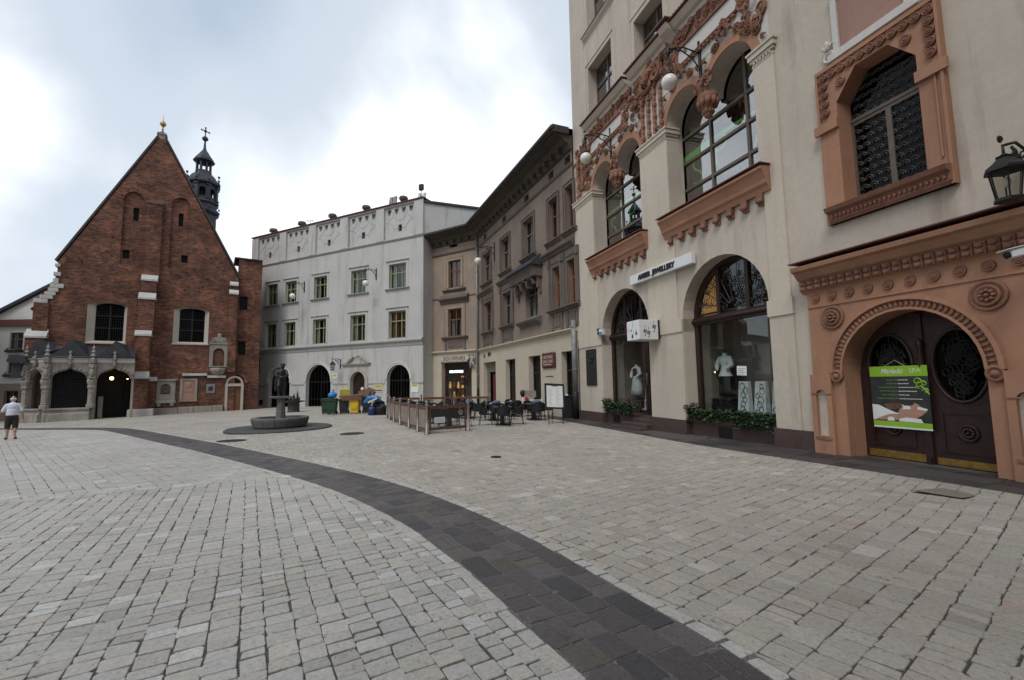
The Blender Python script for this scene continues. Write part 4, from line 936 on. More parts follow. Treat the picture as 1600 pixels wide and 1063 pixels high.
# ------------------------------------------------------------ grey-white building with attic parapet
GF = Frame((-26.757, 46.0), (-7.108, 36.2))
GREY = Bld('grey_building', 'grey white building with ball topped attic parapet and green windows', 'building', GF)
def hood(B, x0, x1, z, mat, out=.14, h=.16, name='window_hood', parent=None):
    b = B.mb(); b.mold(x0, x1, [(0, z), (out * .4, z + h * .2), (out * .5, z + h * .5), (out, z + h * .7), (out, z + h), (0, z + h * 1.1)]); return B.part(name, b, mat, parent)
def build_grey():
    B = GREY; S1 = 21.96; cols = [(2.62, 4.2), (5.3, 6.92), (9.3, 11.0), (14.02, 15.78), (18.38, 20.2)]
    arches = [(3.26, 6.3, 2.0), (8.5, 11.72, 2.0), (18.22, 20.64, 2.12)]; drx = (14.15, 15.85, 2.0)
    holes = [rect(x0, x1, 9.72, 11.8) for x0, x1 in cols] + [rect(x0, x1, 5.5, 7.8) for x0, x1 in cols] + [arch(x0, x1, -0.6, zs) for x0, x1, zs in arches + [drx]] + [rect(.66, 1.9, 3.08, 4.6)]
    b = B.mb(); b.wall(rect(0, S1, -1.2, 13.78), holes, 0, .38); b.box(0, .3, .001, 18, -1.2, 13.78); b.box(S1 - .3, S1, .001, 34, -1.2, 16.6); b.box(.3, S1 - .3, 17.7, 18, -1.2, 13.78); B.part('wall', b, M['grey'])
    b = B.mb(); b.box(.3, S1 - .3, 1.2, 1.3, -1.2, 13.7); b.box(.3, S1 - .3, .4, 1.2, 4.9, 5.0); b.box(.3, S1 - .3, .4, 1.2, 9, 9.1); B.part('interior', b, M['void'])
    b = B.mb(); b.mold(-.05, S1, [(0, 13.74), (.06, 13.78), (.14, 13.9), (.0, 13.98)]); B.part('ledge', b, M['grey2'])
    # attic parapet
    pil = [(0, .98), (4.28, 5.22), (8.44, 9.38), (12.58, 13.56), (16.9, 17.76), (21.03, S1)]
    b = B.mb(); panels = [(pil[i][1], pil[i + 1][0]) for i in range(5)]
    b.wall(rect(0, S1, 13.78, 17.0), [rect(x0, x1, 14.02, 16.84) for x0, x1 in panels], .02, .13, 0); b.box(0, S1, .5, .8, 13.78, 17.0); b.box(0, .02, .021, .5, 13.8, 17.0); par = B.part('parapet', b, M['grey'])
    for (x0, x1) in panels:
        c = (x0 + x1) / 2; w = x1 - x0; hs = [rect(c - .19, c + .19, 14.62, 15.2)]
        for k in range(4):
            a = x0 + w * (.14 + k * .24); hs.append([(a + .22 * math.cos(-PI * i / 8) , 16.66 + .52 * math.sin(-PI * i / 8)) for i in range(9)][::-1])
        b = B.mb(); b.wall(rect(x0, x1, 14.02, 16.84), hs, .15, .22, 0, 1); b.box(x0, x1, .37, .4, 14.02, 16.84, 1); p = B.part('parapet_panel', b, [M['grey'], M['grey2']], par)
        b = B.mb(); b.box(c - .15, c + .15, .33, .36, 14.64, 15.18); B.part('panel_slot', b, M['void'], par)
        b = B.mb()                                                  # incised circle tracery
        for (cx, cz, r, a0, a1) in ((x0 + .1, 14.6, .95, 0, PI / 2), (x1 - .1, 14.6, .95, PI / 2, PI), (c, 16.2, .62, PI, 2 * PI), (x0 + .35, 16.25, .55, -PI / 2, .3), (x1 - .35, 16.25, .55, PI - .3, 1.5 * PI)):
            b.tube([(cx + r * math.cos(a0 + (a1 - a0) * i / 12), .148, cz + r * math.sin(a0 + (a1 - a0) * i / 12)) for i in range(13)], .022, 4)
        b.box(c - .6, c - .22, .13, .15, 14.88, 14.92); b.box(c + .22, c + .6, .13, .15, 14.88, 14.92)
        B.part('panel_tracery', b, M['grey2'], par)
    for i, (x0, x1) in enumerate(pil): b = B.mb(); b.box(x0, x1, -.05, .02, 13.985, 16.85); B.part('parapet_pilaster', b, M['grey'], par)
    b = B.mb(); b.box(-.12, S1 + .05, -.12, .9, 17.0, 17.06); x = -.1
    while x < S1: b.tube([(x, -.13, 17.07), (x, .85, 17.08)], .035, 5); x += .22
    B.part('parapet_tiles', b, M['redtrim'], par)
    for x in (2.86, 7.05, 11.2, 15.4, 19.62):
        b = B.mb(); b.lathe([(.3, 17.05), (.24, 17.15), (.2, 17.25), (.32, 17.32), (.4, 17.48), (.32, 17.64), (1e-6, 17.7)], 12, 0, T((x, .3, 0))); b.prism([(x - .05, 17.2), (x + .05, 17.2), (x + .04, 17.5), (x - .04, 17.5)], -.16, .76); B.part('stone_ball', b, M['brown2'])
    b = B.mb(); b.prism([(0.3, 13.9), (S1 - .31, 13.9), (S1 - .31, 16.3), (.3, 16.3)], .9, 17.6); B.part('roof', b, M['lead'])
    b = B.mb(); b.box(S1 - .42, S1 + .1, .9, 34.1, 16.6, 16.78); B.part('side_wall_coping', b, M['lead'])
    # windows
    for r_, (z0, z1) in enumerate(((9.72, 11.8), (5.5, 7.8))):
        for i, (x0, x1) in enumerate(cols):
            cur = (M['redcurtain'], [(0, .38), (.62, 1)], .97) if (r_ == 1 and i == 4) else (M['curtain'], [(0, .3), (.7, 1)], .97)
            w = window(B, x0, x1, z0, z1, .22, (.33, .66), (.64,), M['green_frame'], .09, .08, .08, M['glass'], cur)
            b = B.mb(); b.box(x0 - .2, x0, -.03, 0, z0, z1); b.box(x1, x1 + .2, -.03, 0, z0, z1); b.box(x0 - .2, x1 + .2, -.03, 0, z1, z1 + .2); B.part('window_surround', b, M['grey'], w)
            hood(B, x0 - .3, x1 + .3, z1 + .2, M['grey2'], .12, .09, parent=w)
            if r_ == 0: hood(B, x0 - .36, x1 + .36, z0 - .17, M['grey2'], .2, .15, 'window_sill', w)
    b = B.mb(); b.mold(-.08, S1, [(0, 4.82), (.05, 4.86), (.1, 5.1), (.2, 5.18), (.26, 5.22), (.26, 5.32), (0, 5.46)]); B.part('cornice', b, M['grey2'])
    b = B.mb(); xs = [0] + [v for a in arches[:2] for v in (a[0] - .26, a[1] + .26)] + [13.86, 16.14] + [arches[2][0] - .22, arches[2][1] + .22] + [S1]
    for i in range(0, len(xs), 2): b = B.mb(); b.mold(xs[i], xs[i + 1], [(0, 1.72), (.05, 1.76), (.06, 1.88), (0, 1.96)]); B.part('string_course', b, M['grey2'])
    for (x0, x1, zs) in arches:
        b = B.mb(); ring(b, x0, x1, zs, .13, -.045, 0); ring(b, x0 - .15, x1 + .15, zs, .06, -.09, 0); B.part('archivolt', b, M['white'])
        c = (x0 + x1) / 2; r = (x1 - x0) / 2; b = B.mb(); Y = .38
        b.box(x0, x1, Y, Y + .08, 1.98, 2.08); b.box(c - .05, c + .05, Y, Y + .08, -.5, zs + r - .05); ring(b, x0 + .08, x1 - .08, zs, .08, Y, Y + .08)
        for k in range(1, 8): xx = x0 + (x1 - x0) * k / 8; b.box(xx - .018, xx + .018, Y - .03, Y, -.4, zs + math.sqrt(max(.01, r * r - (xx - c) ** 2)) - .02)
        b.box(x0, x1, Y - .03, Y, .45, .5)
        a = B.part('arch_window', b, M['iron']); b = B.mb(); b.prism(arch(x0, x1, -.6, zs), Y + .04, Y + .046); B.part('pane', b, M['glass_dark'], a)
    # entrance with broken pediment
    x0, x1, zs = drx; c = (x0 + x1) / 2
    b = B.mb(); ring(b, x0, x1, zs, .3, -.08, 0); b.box(x0 - .3, x0, -.08, 0, -.6, zs); b.box(x1, x1 + .3, -.08, 0, -.6, zs); b.box(c - .16, c + .16, -.13, -.08, zs + .86, zs + 1.2); dr = B.part('door_surround', b, M['winstone'])
    b = B.mb(); b.wall(arch(x0, x1, -.6, zs), [], .3, .06); b.box(c - .02, c + .02, .28, .3, -.6, 2.75); b.box(x0, x1, .27, .3, 1.95, 2.03); B.part('door', b, M['darkwood'], dr)
    b = B.mb(); b.mold(13.2, 16.3, [(0, 3.3), (.1, 3.36), (.2, 3.46), (.24, 3.54), (0, 3.6)])
    for sg in (-1, 1): b.prism([(c + sg * 1.5, 3.56), (c + sg * .55, 4.25), (c + sg * .42, 4.12), (c + sg * 1.2, 3.56)][::sg], -.22, 0)
    B.part('pediment', b, M['winstone'])
    b = B.mb(); b.lathe([(.42, 0), (.42, .05), (.36, .06), (.34, .03), (1e-6, .05)], 16, 0, T((c, 0, 3.88)) @ OUT); B.part('oval_plaque', b, M['grey2'])
    w = window(B, .66, 1.9, 3.08, 4.6, .1, (.5,), (), M['wood_frame'], .08, .06, .06, M['wood_frame'])
    for (xa, xb, za, zb, nm) in ((16.82, 17.83, 1.05, 1.76, 'yellow_plate'), (20.78, 21.5, 1.06, 1.8, 'notice_plate'), (11.95, 12.5, 2.3, 2.75, 'notice_plate')):
        b = B.mb(); b.box(xa, xb, -.03, 0, za, zb); b.box(xa + .08, xb - .08, -.034, -.03, zb - .3, zb - .1, 1) if nm[0] == 'y' else b.box(xa + .05, xb - .05, -.034, -.03, zb - .28, zb - .05, 2)
        if nm[0] == 'y': b.box(xa + .08, xb - .08, -.034, -.03, za + .12, za + .2, 3)
        for k in range(3): b.box(xa + .14, xb - .14, -.037, -.034, zb - .16 - k * .05, zb - .145 - k * .05, 3)
        B.part(nm, b, [M['signcream'] if nm[0] == 'y' else M['paper'], M['yellowlid'], M['yellowlid'], M['ink']])
    b = B.mb(); b.box(1.95, 2.5, -.02, 0, -.1, .4); B.part('vent_grille', b, M['iron'])
build_grey()
EF = Frame((-7.02, 36.36), (1.2, 39.6))
_b = MB(EF); _b.box(0, EF.len, 0, 8, 14.03, 16.62); GREY.part('end_wall', _b, M['grey']); _b = MB(EF); _b.box(-.1, EF.len, -.14, 8, 16.622, 16.8); GREY.part('end_wall_coping', _b, M['lead'])

# ------------------------------------------------------------ weathered brown corner building
G1 = Frame((-7.441, 37.9), (-2.511, 34.8)); G2 = Frame((-2.511, 34.8), (3.062, 21.15))
BROWN = Bld('tenement', 'weathered brown tenement with heavy dark eaves and a pale shop floor', 'building', G1)
def build_brown():
    B = BROWN
    up = [(1.1, 2.85), (4.98, 6.5), (8.75, 10.2), (12.15, 13.15), (14.0, 14.72)]; lo = [(1.3, 2.9), (5.2, 6.65), (8.9, 10.55), (12.45, 13.2), (14.0, 14.72)]
    shops = [(.92, 3.55, 3.2, -.5), (5.43, 7.09, 3.2, .45), (9.11, 10.69, 3.2, .45), (13.1, 14.5, 3.2, -.5)]
    attic2 = [(1.25, 1.9), (5.2, 5.9), (8.95, 9.6), (12.2, 12.75), (14.0, 14.55)]
    # wing facing the square (G1)
    b = B.mb(G1); b.wall(rect(-.6, G1.len, 4.18, 13.6), [rect(2.8, 4.05, 9.4, 11.65), rect(2.75, 4.12, 5.45, 7.68), rect(2.9, 3.7, 12.75, 13.1)], 0, .32, 0); B.part('wall', b, M['yellow'])
    b = B.mb(G1); b.wall(rect(-.6, G1.len, -1, 4.18), [rect(2.0, 5.05, -.6, 3.36)], .01, .5); B.part('shop_floor_wall', b, M['ochre'])
    b = B.mb(G2); b.wall(rect(0, G2.len, 4.2, 13.6), [rect(x0, x1, 9.1, 11.3) for x0, x1 in up] + [rect(x0, x1, 5.45, 7.6) for x0, x1 in lo] + [rect(x0, x1, 12.45, 12.85) for x0, x1 in attic2], 0, .32); B.part('wall', b, M['brown'])
    b = B.mb(G2); b.wall(rect(0, G2.len, -1, 4.2), [rect(x0, x1, zb, zt) for x0, x1, zt, zb in shops], .01, .38); B.part('shop_floor_wall', b, M['ochre'])
    for f, z in ((G1, 4.18), (G2, 4.16)):
        b = B.mb(f); e = f.len - (.22 if f is G1 else 0); s = -.6 if f is G1 else .12
        b.mold(s, e, [(0, z - .1), (.08, z - .06), (.1, z), (.2, z + .03), (.2, z + .08), (0, z + .14)]); B.part('ledge', b, M['ochre'])
        b = B.mb(f); b.mold(s, e, [(0, 12.18), (.06, 12.22), (.1, 12.32), (0, 12.38)]); B.part('string_course', b, M['brown2'])
        b = B.mb(f); b.mold(s - .2, e + (.1 if f is G1 else 0), [(0, 12.95), (.1, 13.0), (.22, 13.25), (.34, 13.3), (.5, 13.5), (.95, 13.6), (.95, 13.66), (0, 13.66)]); cn = B.part('cornice', b, M['eave2'])
        b = B.mb(f); b.prism([(s - .2, 13.662), (e + .1, 13.662), (e + .1, 14.0), (s - .2, 14.0)], -1.08, -.2); b.tube([(s - .2, -1.1, 13.84), (e + .1, -1.1, 13.84)], .12, 8); B.part('eaves_gutter', b, M['eave'], cn)
        x = s + .3
        while x < e - .3: b = B.mb(f); b.box(x, x + .16, -.44, -.02, 13.06, 13.24); B.part('bracket', b, M['eave2'], cn); x += .75
    b = B.mb(G2); b.add([(-.3, -1.0, 14.0), (G2.len, -1.0, 14.0), (G2.len, 6, 14.02), (-.3, 6, 14.02)], [(0, 1, 2, 3)]); b.add([(G2.len, 6, 14.02), (-.3, 6, 14.02), (-.3, 6, 8), (G2.len, 6, 8)], [(0, 1, 2, 3)]); B.part('roof', b, M['lead'])
    b = B.mb(G1); b.add([(-.6, -1.0, 14.0), (G1.len + .4, -1.0, 14.0), (G1.len + 3, 6, 14.02), (-.6, 6, 14.02)], [(0, 1, 2, 3)]); B.part('roof', b, M['lead'])
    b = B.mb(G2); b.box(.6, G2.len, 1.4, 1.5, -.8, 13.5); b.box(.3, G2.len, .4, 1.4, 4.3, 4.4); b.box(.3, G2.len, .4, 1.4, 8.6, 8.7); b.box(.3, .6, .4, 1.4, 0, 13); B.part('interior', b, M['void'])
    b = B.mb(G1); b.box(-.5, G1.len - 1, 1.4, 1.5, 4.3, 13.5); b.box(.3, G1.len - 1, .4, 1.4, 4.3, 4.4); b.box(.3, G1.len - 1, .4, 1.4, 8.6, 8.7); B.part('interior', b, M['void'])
    def surround(f, x0, x1, z0, z1, w=.2, parent=None, top=True, mat='brown2', deep=False):
        b = B.mb(f); b.box(x0 - w, x0, -.05, 0, z0, z1); b.box(x1, x1 + w, -.05, 0, z0, z1); b.box(x0 - w, x1 + w, -.05, 0, z1, z1 + w); b.box(x0 - w - .04, x0 - w, -.08, 0, z0, z1 + w); b.box(x1 + w, x1 + w + .04, -.08, 0, z0, z1 + w); b.box(x0 - w - .04, x1 + w + .04, -.08, 0, z1 + w, z1 + w + .04)
        B.part('window_surround', b, M[mat], parent)
    def sill(f, x0, x1, z, parent=None, o=.22):
        b = B.mb(f); b.mold(x0, x1, [(0, z - .2), (o * .4, z - .14), (o * .6, z - .06), (o, z - .04), (o, z + .02), (0, z + .05)]); B.part('window_sill', b, M['brown2'], parent)
    def apron(f, x0, x1, z0, z1, parent=None):
        b = B.mb(f); b.box(x0 - .22, x0 - .02, -.06, 0, z0, z1); b.box(x1 + .02, x1 + .22, -.06, 0, z0, z1); b.box(x0 + .08, x1 - .08, -.04, 0, z0 + .15, z1 - .1); B.part('apron_panel', b, M['brown2'], parent)
    # G1 windows
    w = window(B, 2.8, 4.05, 9.4, 11.65, .18, (.5,), (.62,), M['wood_frame'], .09, .08, .08, M['glass'], (M['redcurtain'], [(0, 1)], .98), fr=G1); surround(G1, 2.8, 4.05, 9.4, 11.65, .2, w, mat='yellow'); sill(G1, 2.25, 4.55, 9.24, w)
    w = window(B, 2.75, 4.12, 5.45, 7.68, .18, (.5,), (.62,), M['wood_frame'], .09, .08, .08, M['glass'], (M['curtain'], [(0, .25), (.7, 1)], .62), fr=G1); surround(G1, 2.75, 4.12, 5.45, 7.68, .34, w, mat='yellow'); sill(G1, 2.15, 4.75, 5.38, w, .28); apron(G1, 2.6, 4.3, 4.35, 5.15, w)
    b = B.mb(G1); b.mold(1.95, 4.85, [(0, 8.1), (.1, 8.14), (.14, 8.3), (.3, 8.4), (.36, 8.5), (.1, 8.8), (0, 8.82)]); B.part('window_hood', b, M['brown2'], w)
    for (x0, x1) in ((-.6, 1.95), (4.85, G1.len - .3)): b = B.mb(G1); b.mold(x0, x1, [(0, 8.56), (.05, 8.6), (.05, 8.66), (0, 8.7)]); B.part('string_course', b, M['brown2'])
    # G2 windows
    for i, (x0, x1) in enumerate(up):
        w = window(B, x0, x1, 9.1, 11.3, .2, (.5,), (.6,), M['grey_wood' if i < 3 else 'wood_frame'], .09, .08, .08, M['glass'], (M['curtain'], [(0, 1)], .6), fr=G2); surround(G2, x0, x1, 9.1, 11.3, .16, w); sill(G2, x0 - .35, x1 + .35, 9.02, w)
    for i, (x0, x1) in enumerate(lo):
        w = window(B, x0, x1, 5.45, 7.6, .22, (.5,), (.62,), M['wood_frame' if i < 1 else ('grey_wood' if i < 3 else 'wood_red')], .1, .08, .08, M['glass'], (M['curtain'], [(0, .45), (.6, 1)], .6), fr=G2)
        if i != 2:
            surround(G2, x0, x1, 5.45, 7.6, .2, w); sill(G2, x0 - .45, x1 + .45, 5.38, w, .26); apron(G2, x0, x1, 4.35, 5.15, w)
            for xx in (x0 - .42, x1 + .24): b = B.mb(G2); b.box(xx, xx + .18, -.1, 0, 5.45, 8.1); b.box(xx - .02, xx + .2, -.16, 0, 7.7, 8.1); B.part('window_pilaster', b, M['brown2'], w)
            b = B.mb(G2); b.box(x0 - .15, x1 + .15, -.06, 0, 7.86, 8.08); B.part('window_lintel', b, M['brown2'], w)
    b = B.mb(G2); prof = [(0, 8.2), (.08, 8.24), (.14, 8.36), (.24, 8.4), (.26, 8.48), (0, 8.6)]
    for (x0, x1) in ((.12, 3.3), (4.4, 7.0), (11.4, G2.len)): b = B.mb(G2); b.mold(x0, x1, prof); B.part('mid_cornice', b, M['brown2'])
    # canopy over the third window
    x0, x1 = 7.7, 11.2; b = B.mb(G2); b.mold(x0, x1, [(.2, 7.5), (.5, 7.55), (.55, 7.9), (.6, 8.05), (.7, 8.12), (.0, 8.14)]); cp = B.part('canopy', b, M['brown2'])
    b = B.mb(G2); b.add([(x0 - .1, -.8, 8.14), (x1 + .1, -.8, 8.14), (x1 - .2, 0, 8.85), (x0 + .2, 0, 8.85), (x0 - .1, -.8, 8.1), (x1 + .1, -.8, 8.1), (x1 + .1, 0, 8.1), (x0 - .1, 0, 8.1)], [(0, 1, 2, 3), (0, 4, 5, 1), (1, 5, 6, 2), (0, 3, 7, 4), (4, 7, 6, 5)]); B.part('canopy_roof', b, M['lead'], cp)
    for k in range(3): b = B.mb(G2); ring(b, 8.35 + k * .85, 9.1 + k * .85, 7.12, .06, -.46, 0, 0, 8); b.box(8.29 + k * .85, 8.35 + k * .85, -.46, 0, 7.0, 7.12); B.part('canopy_scallop', b, M['brown2'], cp)
    for xx in (7.85, 10.9): b = B.mb(G2); b.prism([(xx, 7.5), (xx + .2, 7.5), (xx + .2, 6.9), (xx, 6.9)], -.25, 0); b.prism([(xx, 6.9), (xx + .2, 6.9), (xx + .2, 6.6), (xx, 6.6)], -.12, 0); B.part('canopy_bracket', b, M['brown2'], cp)
    b = B.mb(G2); b.mold(8.1, 11.0, [(.05, 4.9), (.1, 5.0), (.3, 5.1), (.36, 5.22), (0, 5.4)]); B.part('window_sill', b, M['brown2'], cp)
    b = B.mb(G2); q = random.Random(3)
    for k in range(26): rr = q.uniform(.12, .2); b.tube(spiral(q.uniform(9.1, 10.4), q.uniform(5.7, 7.3), rr, .03, 1.3, q.uniform(0, 6), 12, .12, q.choice((-1, 1))), .015, 4)
    B.part('window_grille', b, M['iron'], cp)
    # shop openings on G2
    b = B.mb(G2); b.wall(rect(.92, 3.55, -.6, 3.2), [rect(1.5, 3.0, -.5, 2.5)], .3, .06); dd = B.part('door_frame', b, M['grey_wood']); b = B.mb(G2); b.box(1.5, 3.0, .5, .56, -.5, 2.5); B.part('door', b, M['black'], dd)
    b = B.mb(G2); b.box(2.75, 3.5, .1, .28, -.4, 2.3); B.part('open_door_leaf', b, M['maroon'], dd)
    for (x0, x1, zt, zb) in shops[1:3]: window(B, x0, x1, zb, zt, .3, (.5,), (.66,), M['black'], .1, .09, .08, M['glass_dark'], fr=G2, name='shop_window')
    x0, x1 = 13.1, 14.5; window(B, x0, x1, -.1, 3.2, .3, (.5,), (.72,), M['black'], .1, .1, .08, M['glass_dark'], fr=G2, name='shop_door')
    b = B.mb(G2); b.box(11.3, 12.2, -.012, .01, 2.0, 2.03); B.part('wall_hook', b, M['iron'])
    # souvenir shop front on G1
    b = B.mb(G1); b.box(2.0, 5.05, .5, .56, 2.3, 2.95); b.box(2.0, 5.05, .45, .56, 2.96, 3.36); b.box(2.0, 2.16, .45, .56, -.4, 2.3); b.box(3.92, 4.02, .45, .56, -.4, 2.3); b.box(4.9, 5.05, .45, .56, -.4, 2.3); b.box(2.16, 3.92, .45, .56, -.4, .35); sh = B.part('shop_front', b, M['darkwood'])
    b = B.mb(G1); b.box(2.16, 3.92, .5, .506, .35, 2.3); b.box(4.02, 4.9, .5, .506, -.3, 2.3); B.part('pane', b, M['glass_shop'], sh)
    b = B.mb(G1); b.box(2.0, 5.05, 2.2, 2.3, -.4, 3.3); b.box(2.0, 5.05, .6, 2.2, -.45, -.4); b.box(1.9, 2.0, .6, 2.3, -.4, 3.3); b.box(5.05, 5.15, .6, 2.3, -.4, 3.3); b.box(1.9, 5.15, .6, 2.3, 3.3, 3.4); B.part('shop_room', b, M['room'], sh)
    q = random.Random(8)
    for k in range(5):
        b = B.mb(G1); z = .5 + k * .42; b.box(3.5, 3.86, .62, .9, z, z + .04)
        for j in range(4): xx = 3.53 + j * .085; b.box(xx, xx + .05, .66, .8, z + .04, z + q.uniform(.14, .3))
        B.part('shop_shelf', b, M['wood_red'] if k % 2 else M['amber'], sh)  # alternate shelves glow: the shop's light is put into their material
    for k in range(6): b = B.mb(G1); xx = 2.3 + (k % 3) * .42; z = .5 + (k // 3) * .8; b.lathe([(.07, z), (.12, z + .1), (.09, z + .3), (.05, z + .4), (.07, z + .5), (1e-6, z + .56)], 8, 0, T((xx, .75, 0))); B.part('souvenir', b, M['amber'] if k % 2 else M['wood_red'], sh)  # alternate souvenirs glow with the shop light put into their material
    b = B.mb(G1); b.box(2.0, 5.05, -.05, .01, 3.37, 3.4); B.part('shop_lintel', b, M['iron'])
build_brown()

# ------------------------------------------------------------ brick church
CF = Frame((-34.575, 33.0), (-24.795, 39.5))
CHU = Bld('church', 'brick gothic church with a steep stepped gable and slender dark turret', 'church', CF)
def build_church():
    B = CHU
    wins = [(2.5, 4.87, 5.28), (7.83, 10.29, 5.38)]
    seg = lambda x0, x1, z0, zs, ri: arch(x0, x1, z0, zs, 8, ri)
    n1, n2 = arch(4.22, 5.55, 11.6, 16.9, 12, .75), arch(7.3, 8.62, 11.6, 17.05, 12, .78)
    out = [(-.38, -1.2), (12.35, -1.2), (12.35, 11.25), (6.62, 22.62), (6.18, 22.62), (.7, 11.3), (.7, 9.7), (-.38, 8.25)]
    b = B.mb(); b.wall(out, [seg(x0, x1, z0, 8.15, .28) for x0, x1, z0 in wins] + [n1, n2], 0, .35, 0, sides=1.0); B.part('wall', b, M['brick'])
    b = B.mb(); sl = [rect(4.84, 5.2, 15.3, 16.38), rect(4.33, 4.76, 12.1, 12.8)]; b.wall(rect(4.2, 5.58, 11.5, 17.7), sl, .16, .3); sl2 = [rect(7.81, 8.14, 15.38, 16.5), rect(8.13, 8.57, 12.25, 12.92)]; b.wall(rect(7.25, 8.66, 11.5, 17.9), sl2, .16, .3); B.part('niche_wall', b, M['brick'])
    for s_ in sl + sl2: b = B.mb(); x0, x1, z0, z1 = s_[0][0], s_[1][0], s_[0][1], s_[2][1]; b.box(x0 - .02, x1 + .02, .40, .44, z0 - .02, z1 + .02); B.part('slit_opening', b, M['void'])
    for nx in (n1, n2):
        x0, x1, zs = nx[0][0], nx[1][0], nx[2][1]; b = B.mb(); ring(b, x0, x1, zs, .14, -.03, 0, 0, 12, .76); B.part('niche_arch', b, M['brick'])
    # dark patched putlog holes
    q = random.Random(5)
    for k in range(34):
        z = q.uniform(10, 20); hw = (22.6 - z) * .46; x = 6.4 + q.uniform(-hw, hw)
        if abs(x - 6.2) < .8 or 4.1 < x < 5.7 or 7.2 < x < 8.7: continue
        b = B.mb(); b.box(x, x + .14, -.006, .01, z, z + .12); B.part('putlog_hole', b, M['void'])
    # nave walls and roof
    b = B.mb(); b.box(-.0, .6, 1.0, 28, -1.2, 9.5); b.box(11.75, 12.35, 1.0, 28, -1.2, 11.2); b.box(.6, 11.75, 27.5, 28, -1.2, 11); B.part('nave_wall', b, M['brick'])
    b = B.mb(); b.add([(.55, .9, 11.1), (.55, 28, 11.1), (6.4, 28, 22.4), (6.4, .9, 22.4), (12.45, .9, 11.1), (12.45, 28, 11.1)], [(0, 1, 2, 3), (3, 2, 5, 4)]); b.prism([(.1, 9.4), (.75, 9.4), (.75, 11.2)], 1, 28); B.part('roof', b, M['tile'])
    for sg, (xa, za, xb, zb) in ((1, (.62, 11.34, 6.2, 22.78)), (-1, (12.43, 11.28, 6.6, 22.78))):
        b = B.mb(); dx, dz = xb - xa, zb - za; L = math.hypot(dx, dz); nx, nz = -dz / L * .13, dx / L * .13
        if sg < 0: nx, nz = -nx, -nz
        b.prism([(xa, za), (xb, zb), (xb + nx, zb + nz), (xa + nx, za + nz)][::sg], -.07, 1.05); B.part('gable_coping', b, M['eave'])
    b = B.mb(); b.prism([(6.12, 22.55), (6.68, 22.55), (6.64, 23.05), (6.16, 23.05)], .1, .66); b.prism([(6.05, 23.05), (6.75, 23.05), (6.7, 23.2), (6.1, 23.2)], 0.03, .73); pf = B.part('gable_pedestal', b, M['limestone'])
    b = B.mb(); b.lathe([(.36, 23.2), (.1, 23.42), (1e-6, 23.45)], 4, 0, T((6.4, .38, 0)), False, PI / 4); B.part('pedestal_cap', b, M['lead'], pf)
    b = B.mb(); b.lathe([(.05, 23.4), (.05, 23.62), (.09, 23.66), (.05, 23.72), (.06, 23.85), (.2, 24.0), (.24, 24.12), (.18, 24.26), (.06, 24.36), (.03, 24.45), (.02, 24.95), (1e-6, 25)], 10, 0, T((6.4, .38, 0))); B.part('finial', b, M['gold'], pf)
    # buttress stages with white stone caps
    def stage(x0, x1, z0, z1, o, cap=True, o2=0.0, slope=.5, mat='brick'):
        b = B.mb(); b.box(x0, x1, -o, 0, z0, z1); B.part('buttress', b, M[mat])
        if cap:
            b = B.mb(); b.add([(x0 - .05, -o - .08, z1), (x1 + .05, -o - .08, z1), (x1 + .05, -o2, z1 + slope), (x0 - .05, -o2, z1 + slope), (x0 - .05, -o - .08, z1 - .14), (x1 + .05, -o - .08, z1 - .14), (x1 + .05, .0, z1 - .14), (x0 - .05, 0, z1 - .14)], [(0, 1, 2, 3), (4, 5, 1, 0), (4, 0, 3, 7), (1, 5, 6, 2), (7, 6, 5, 4)]); B.part('buttress_cap', b, M['capstone'])
    stage(5.72, 6.74, 10.75, 16.9, .2, False); b = B.mb(); b.add([(5.68, -.26, 16.9), (6.78, -.26, 16.9), (6.78, 0, 17.12), (5.68, 0, 17.12), (5.68, -.26, 16.84), (6.78, -.26, 16.84)], [(0, 1, 2, 3), (4, 5, 1, 0)]); B.part('buttress_tile', b, M['eave'])
    stage(5.70, 6.66, 9.2, 10.45, .55, True, .2, .42); stage(5.62, 6.62, 6.22, 8.9, .85, True, .55, .45); stage(5.55, 6.5, 2.95, 5.95, 1.05, True, .85, .32); stage(5.55, 6.5, .12, 2.6, 1.3, True, 1.05, .42); stage(6.5, 6.95, .12, 2.42, .5, True, .1, .2)
    b = B.mb(); b.bbox(5.38, 6.95, -1.5, 0, -1.0, .12, .05); B.part('buttress_plinth', b, M['capstone'])
    stage(11.72, 12.33, 3.0, 9.95, .28, True, .1, .3); stage(11.75, 12.3, 10.2, 10.75, .1, True, 0, .25)
    stage(-.6, .45, -.9, 5.6, .5, True, .0, .55); stage(-.38, .42, 5.6, 8.1, .15, False)
    for k, (x, z, w, h) in enumerate(((-.42, 8.1, .75, .32), (-.12, 8.42, .7, .28), (.12, 8.7, .6, .28), (.3, 8.98, .55, .3), (.38, 9.28, .75, .34), (.52, 9.62, .3, .4), (.52, 10.2, .4, .3), (.56, 10.9, .3, .25))): b = B.mb(); b.bbox(x, x + w, -.1, .5, z, z + h - .012, .02); B.part('tumbled_stone', b, M['capstone'])
    # tall windows: splayed pale frames with dark iron lattice
    for (x0, x1, z0), (gx0, gx1) in zip(wins, ((2.96, 4.66), (8.23, 9.98))):
        b = B.mb(); o_ = seg(x0 + .01, x1 - .01, z0 + .01, 8.15, .27); i_ = seg(gx0, gx1, z0 + .16, 8.18, .22); n = len(o_)
        vs = [(x, .01, z) for x, z in o_] + [(x, .30, z) for x, z in i_] + [(x, .42, z) for x, z in i_]
        b.add(vs, [(k, (k + 1) % n, n + (k + 1) % n, n + k) for k in range(n)] + [(n + k, n + (k + 1) % n, 2 * n + (k + 1) % n, 2 * n + k) for k in range(n)]); w = B.part('window', b, M['winstone'])
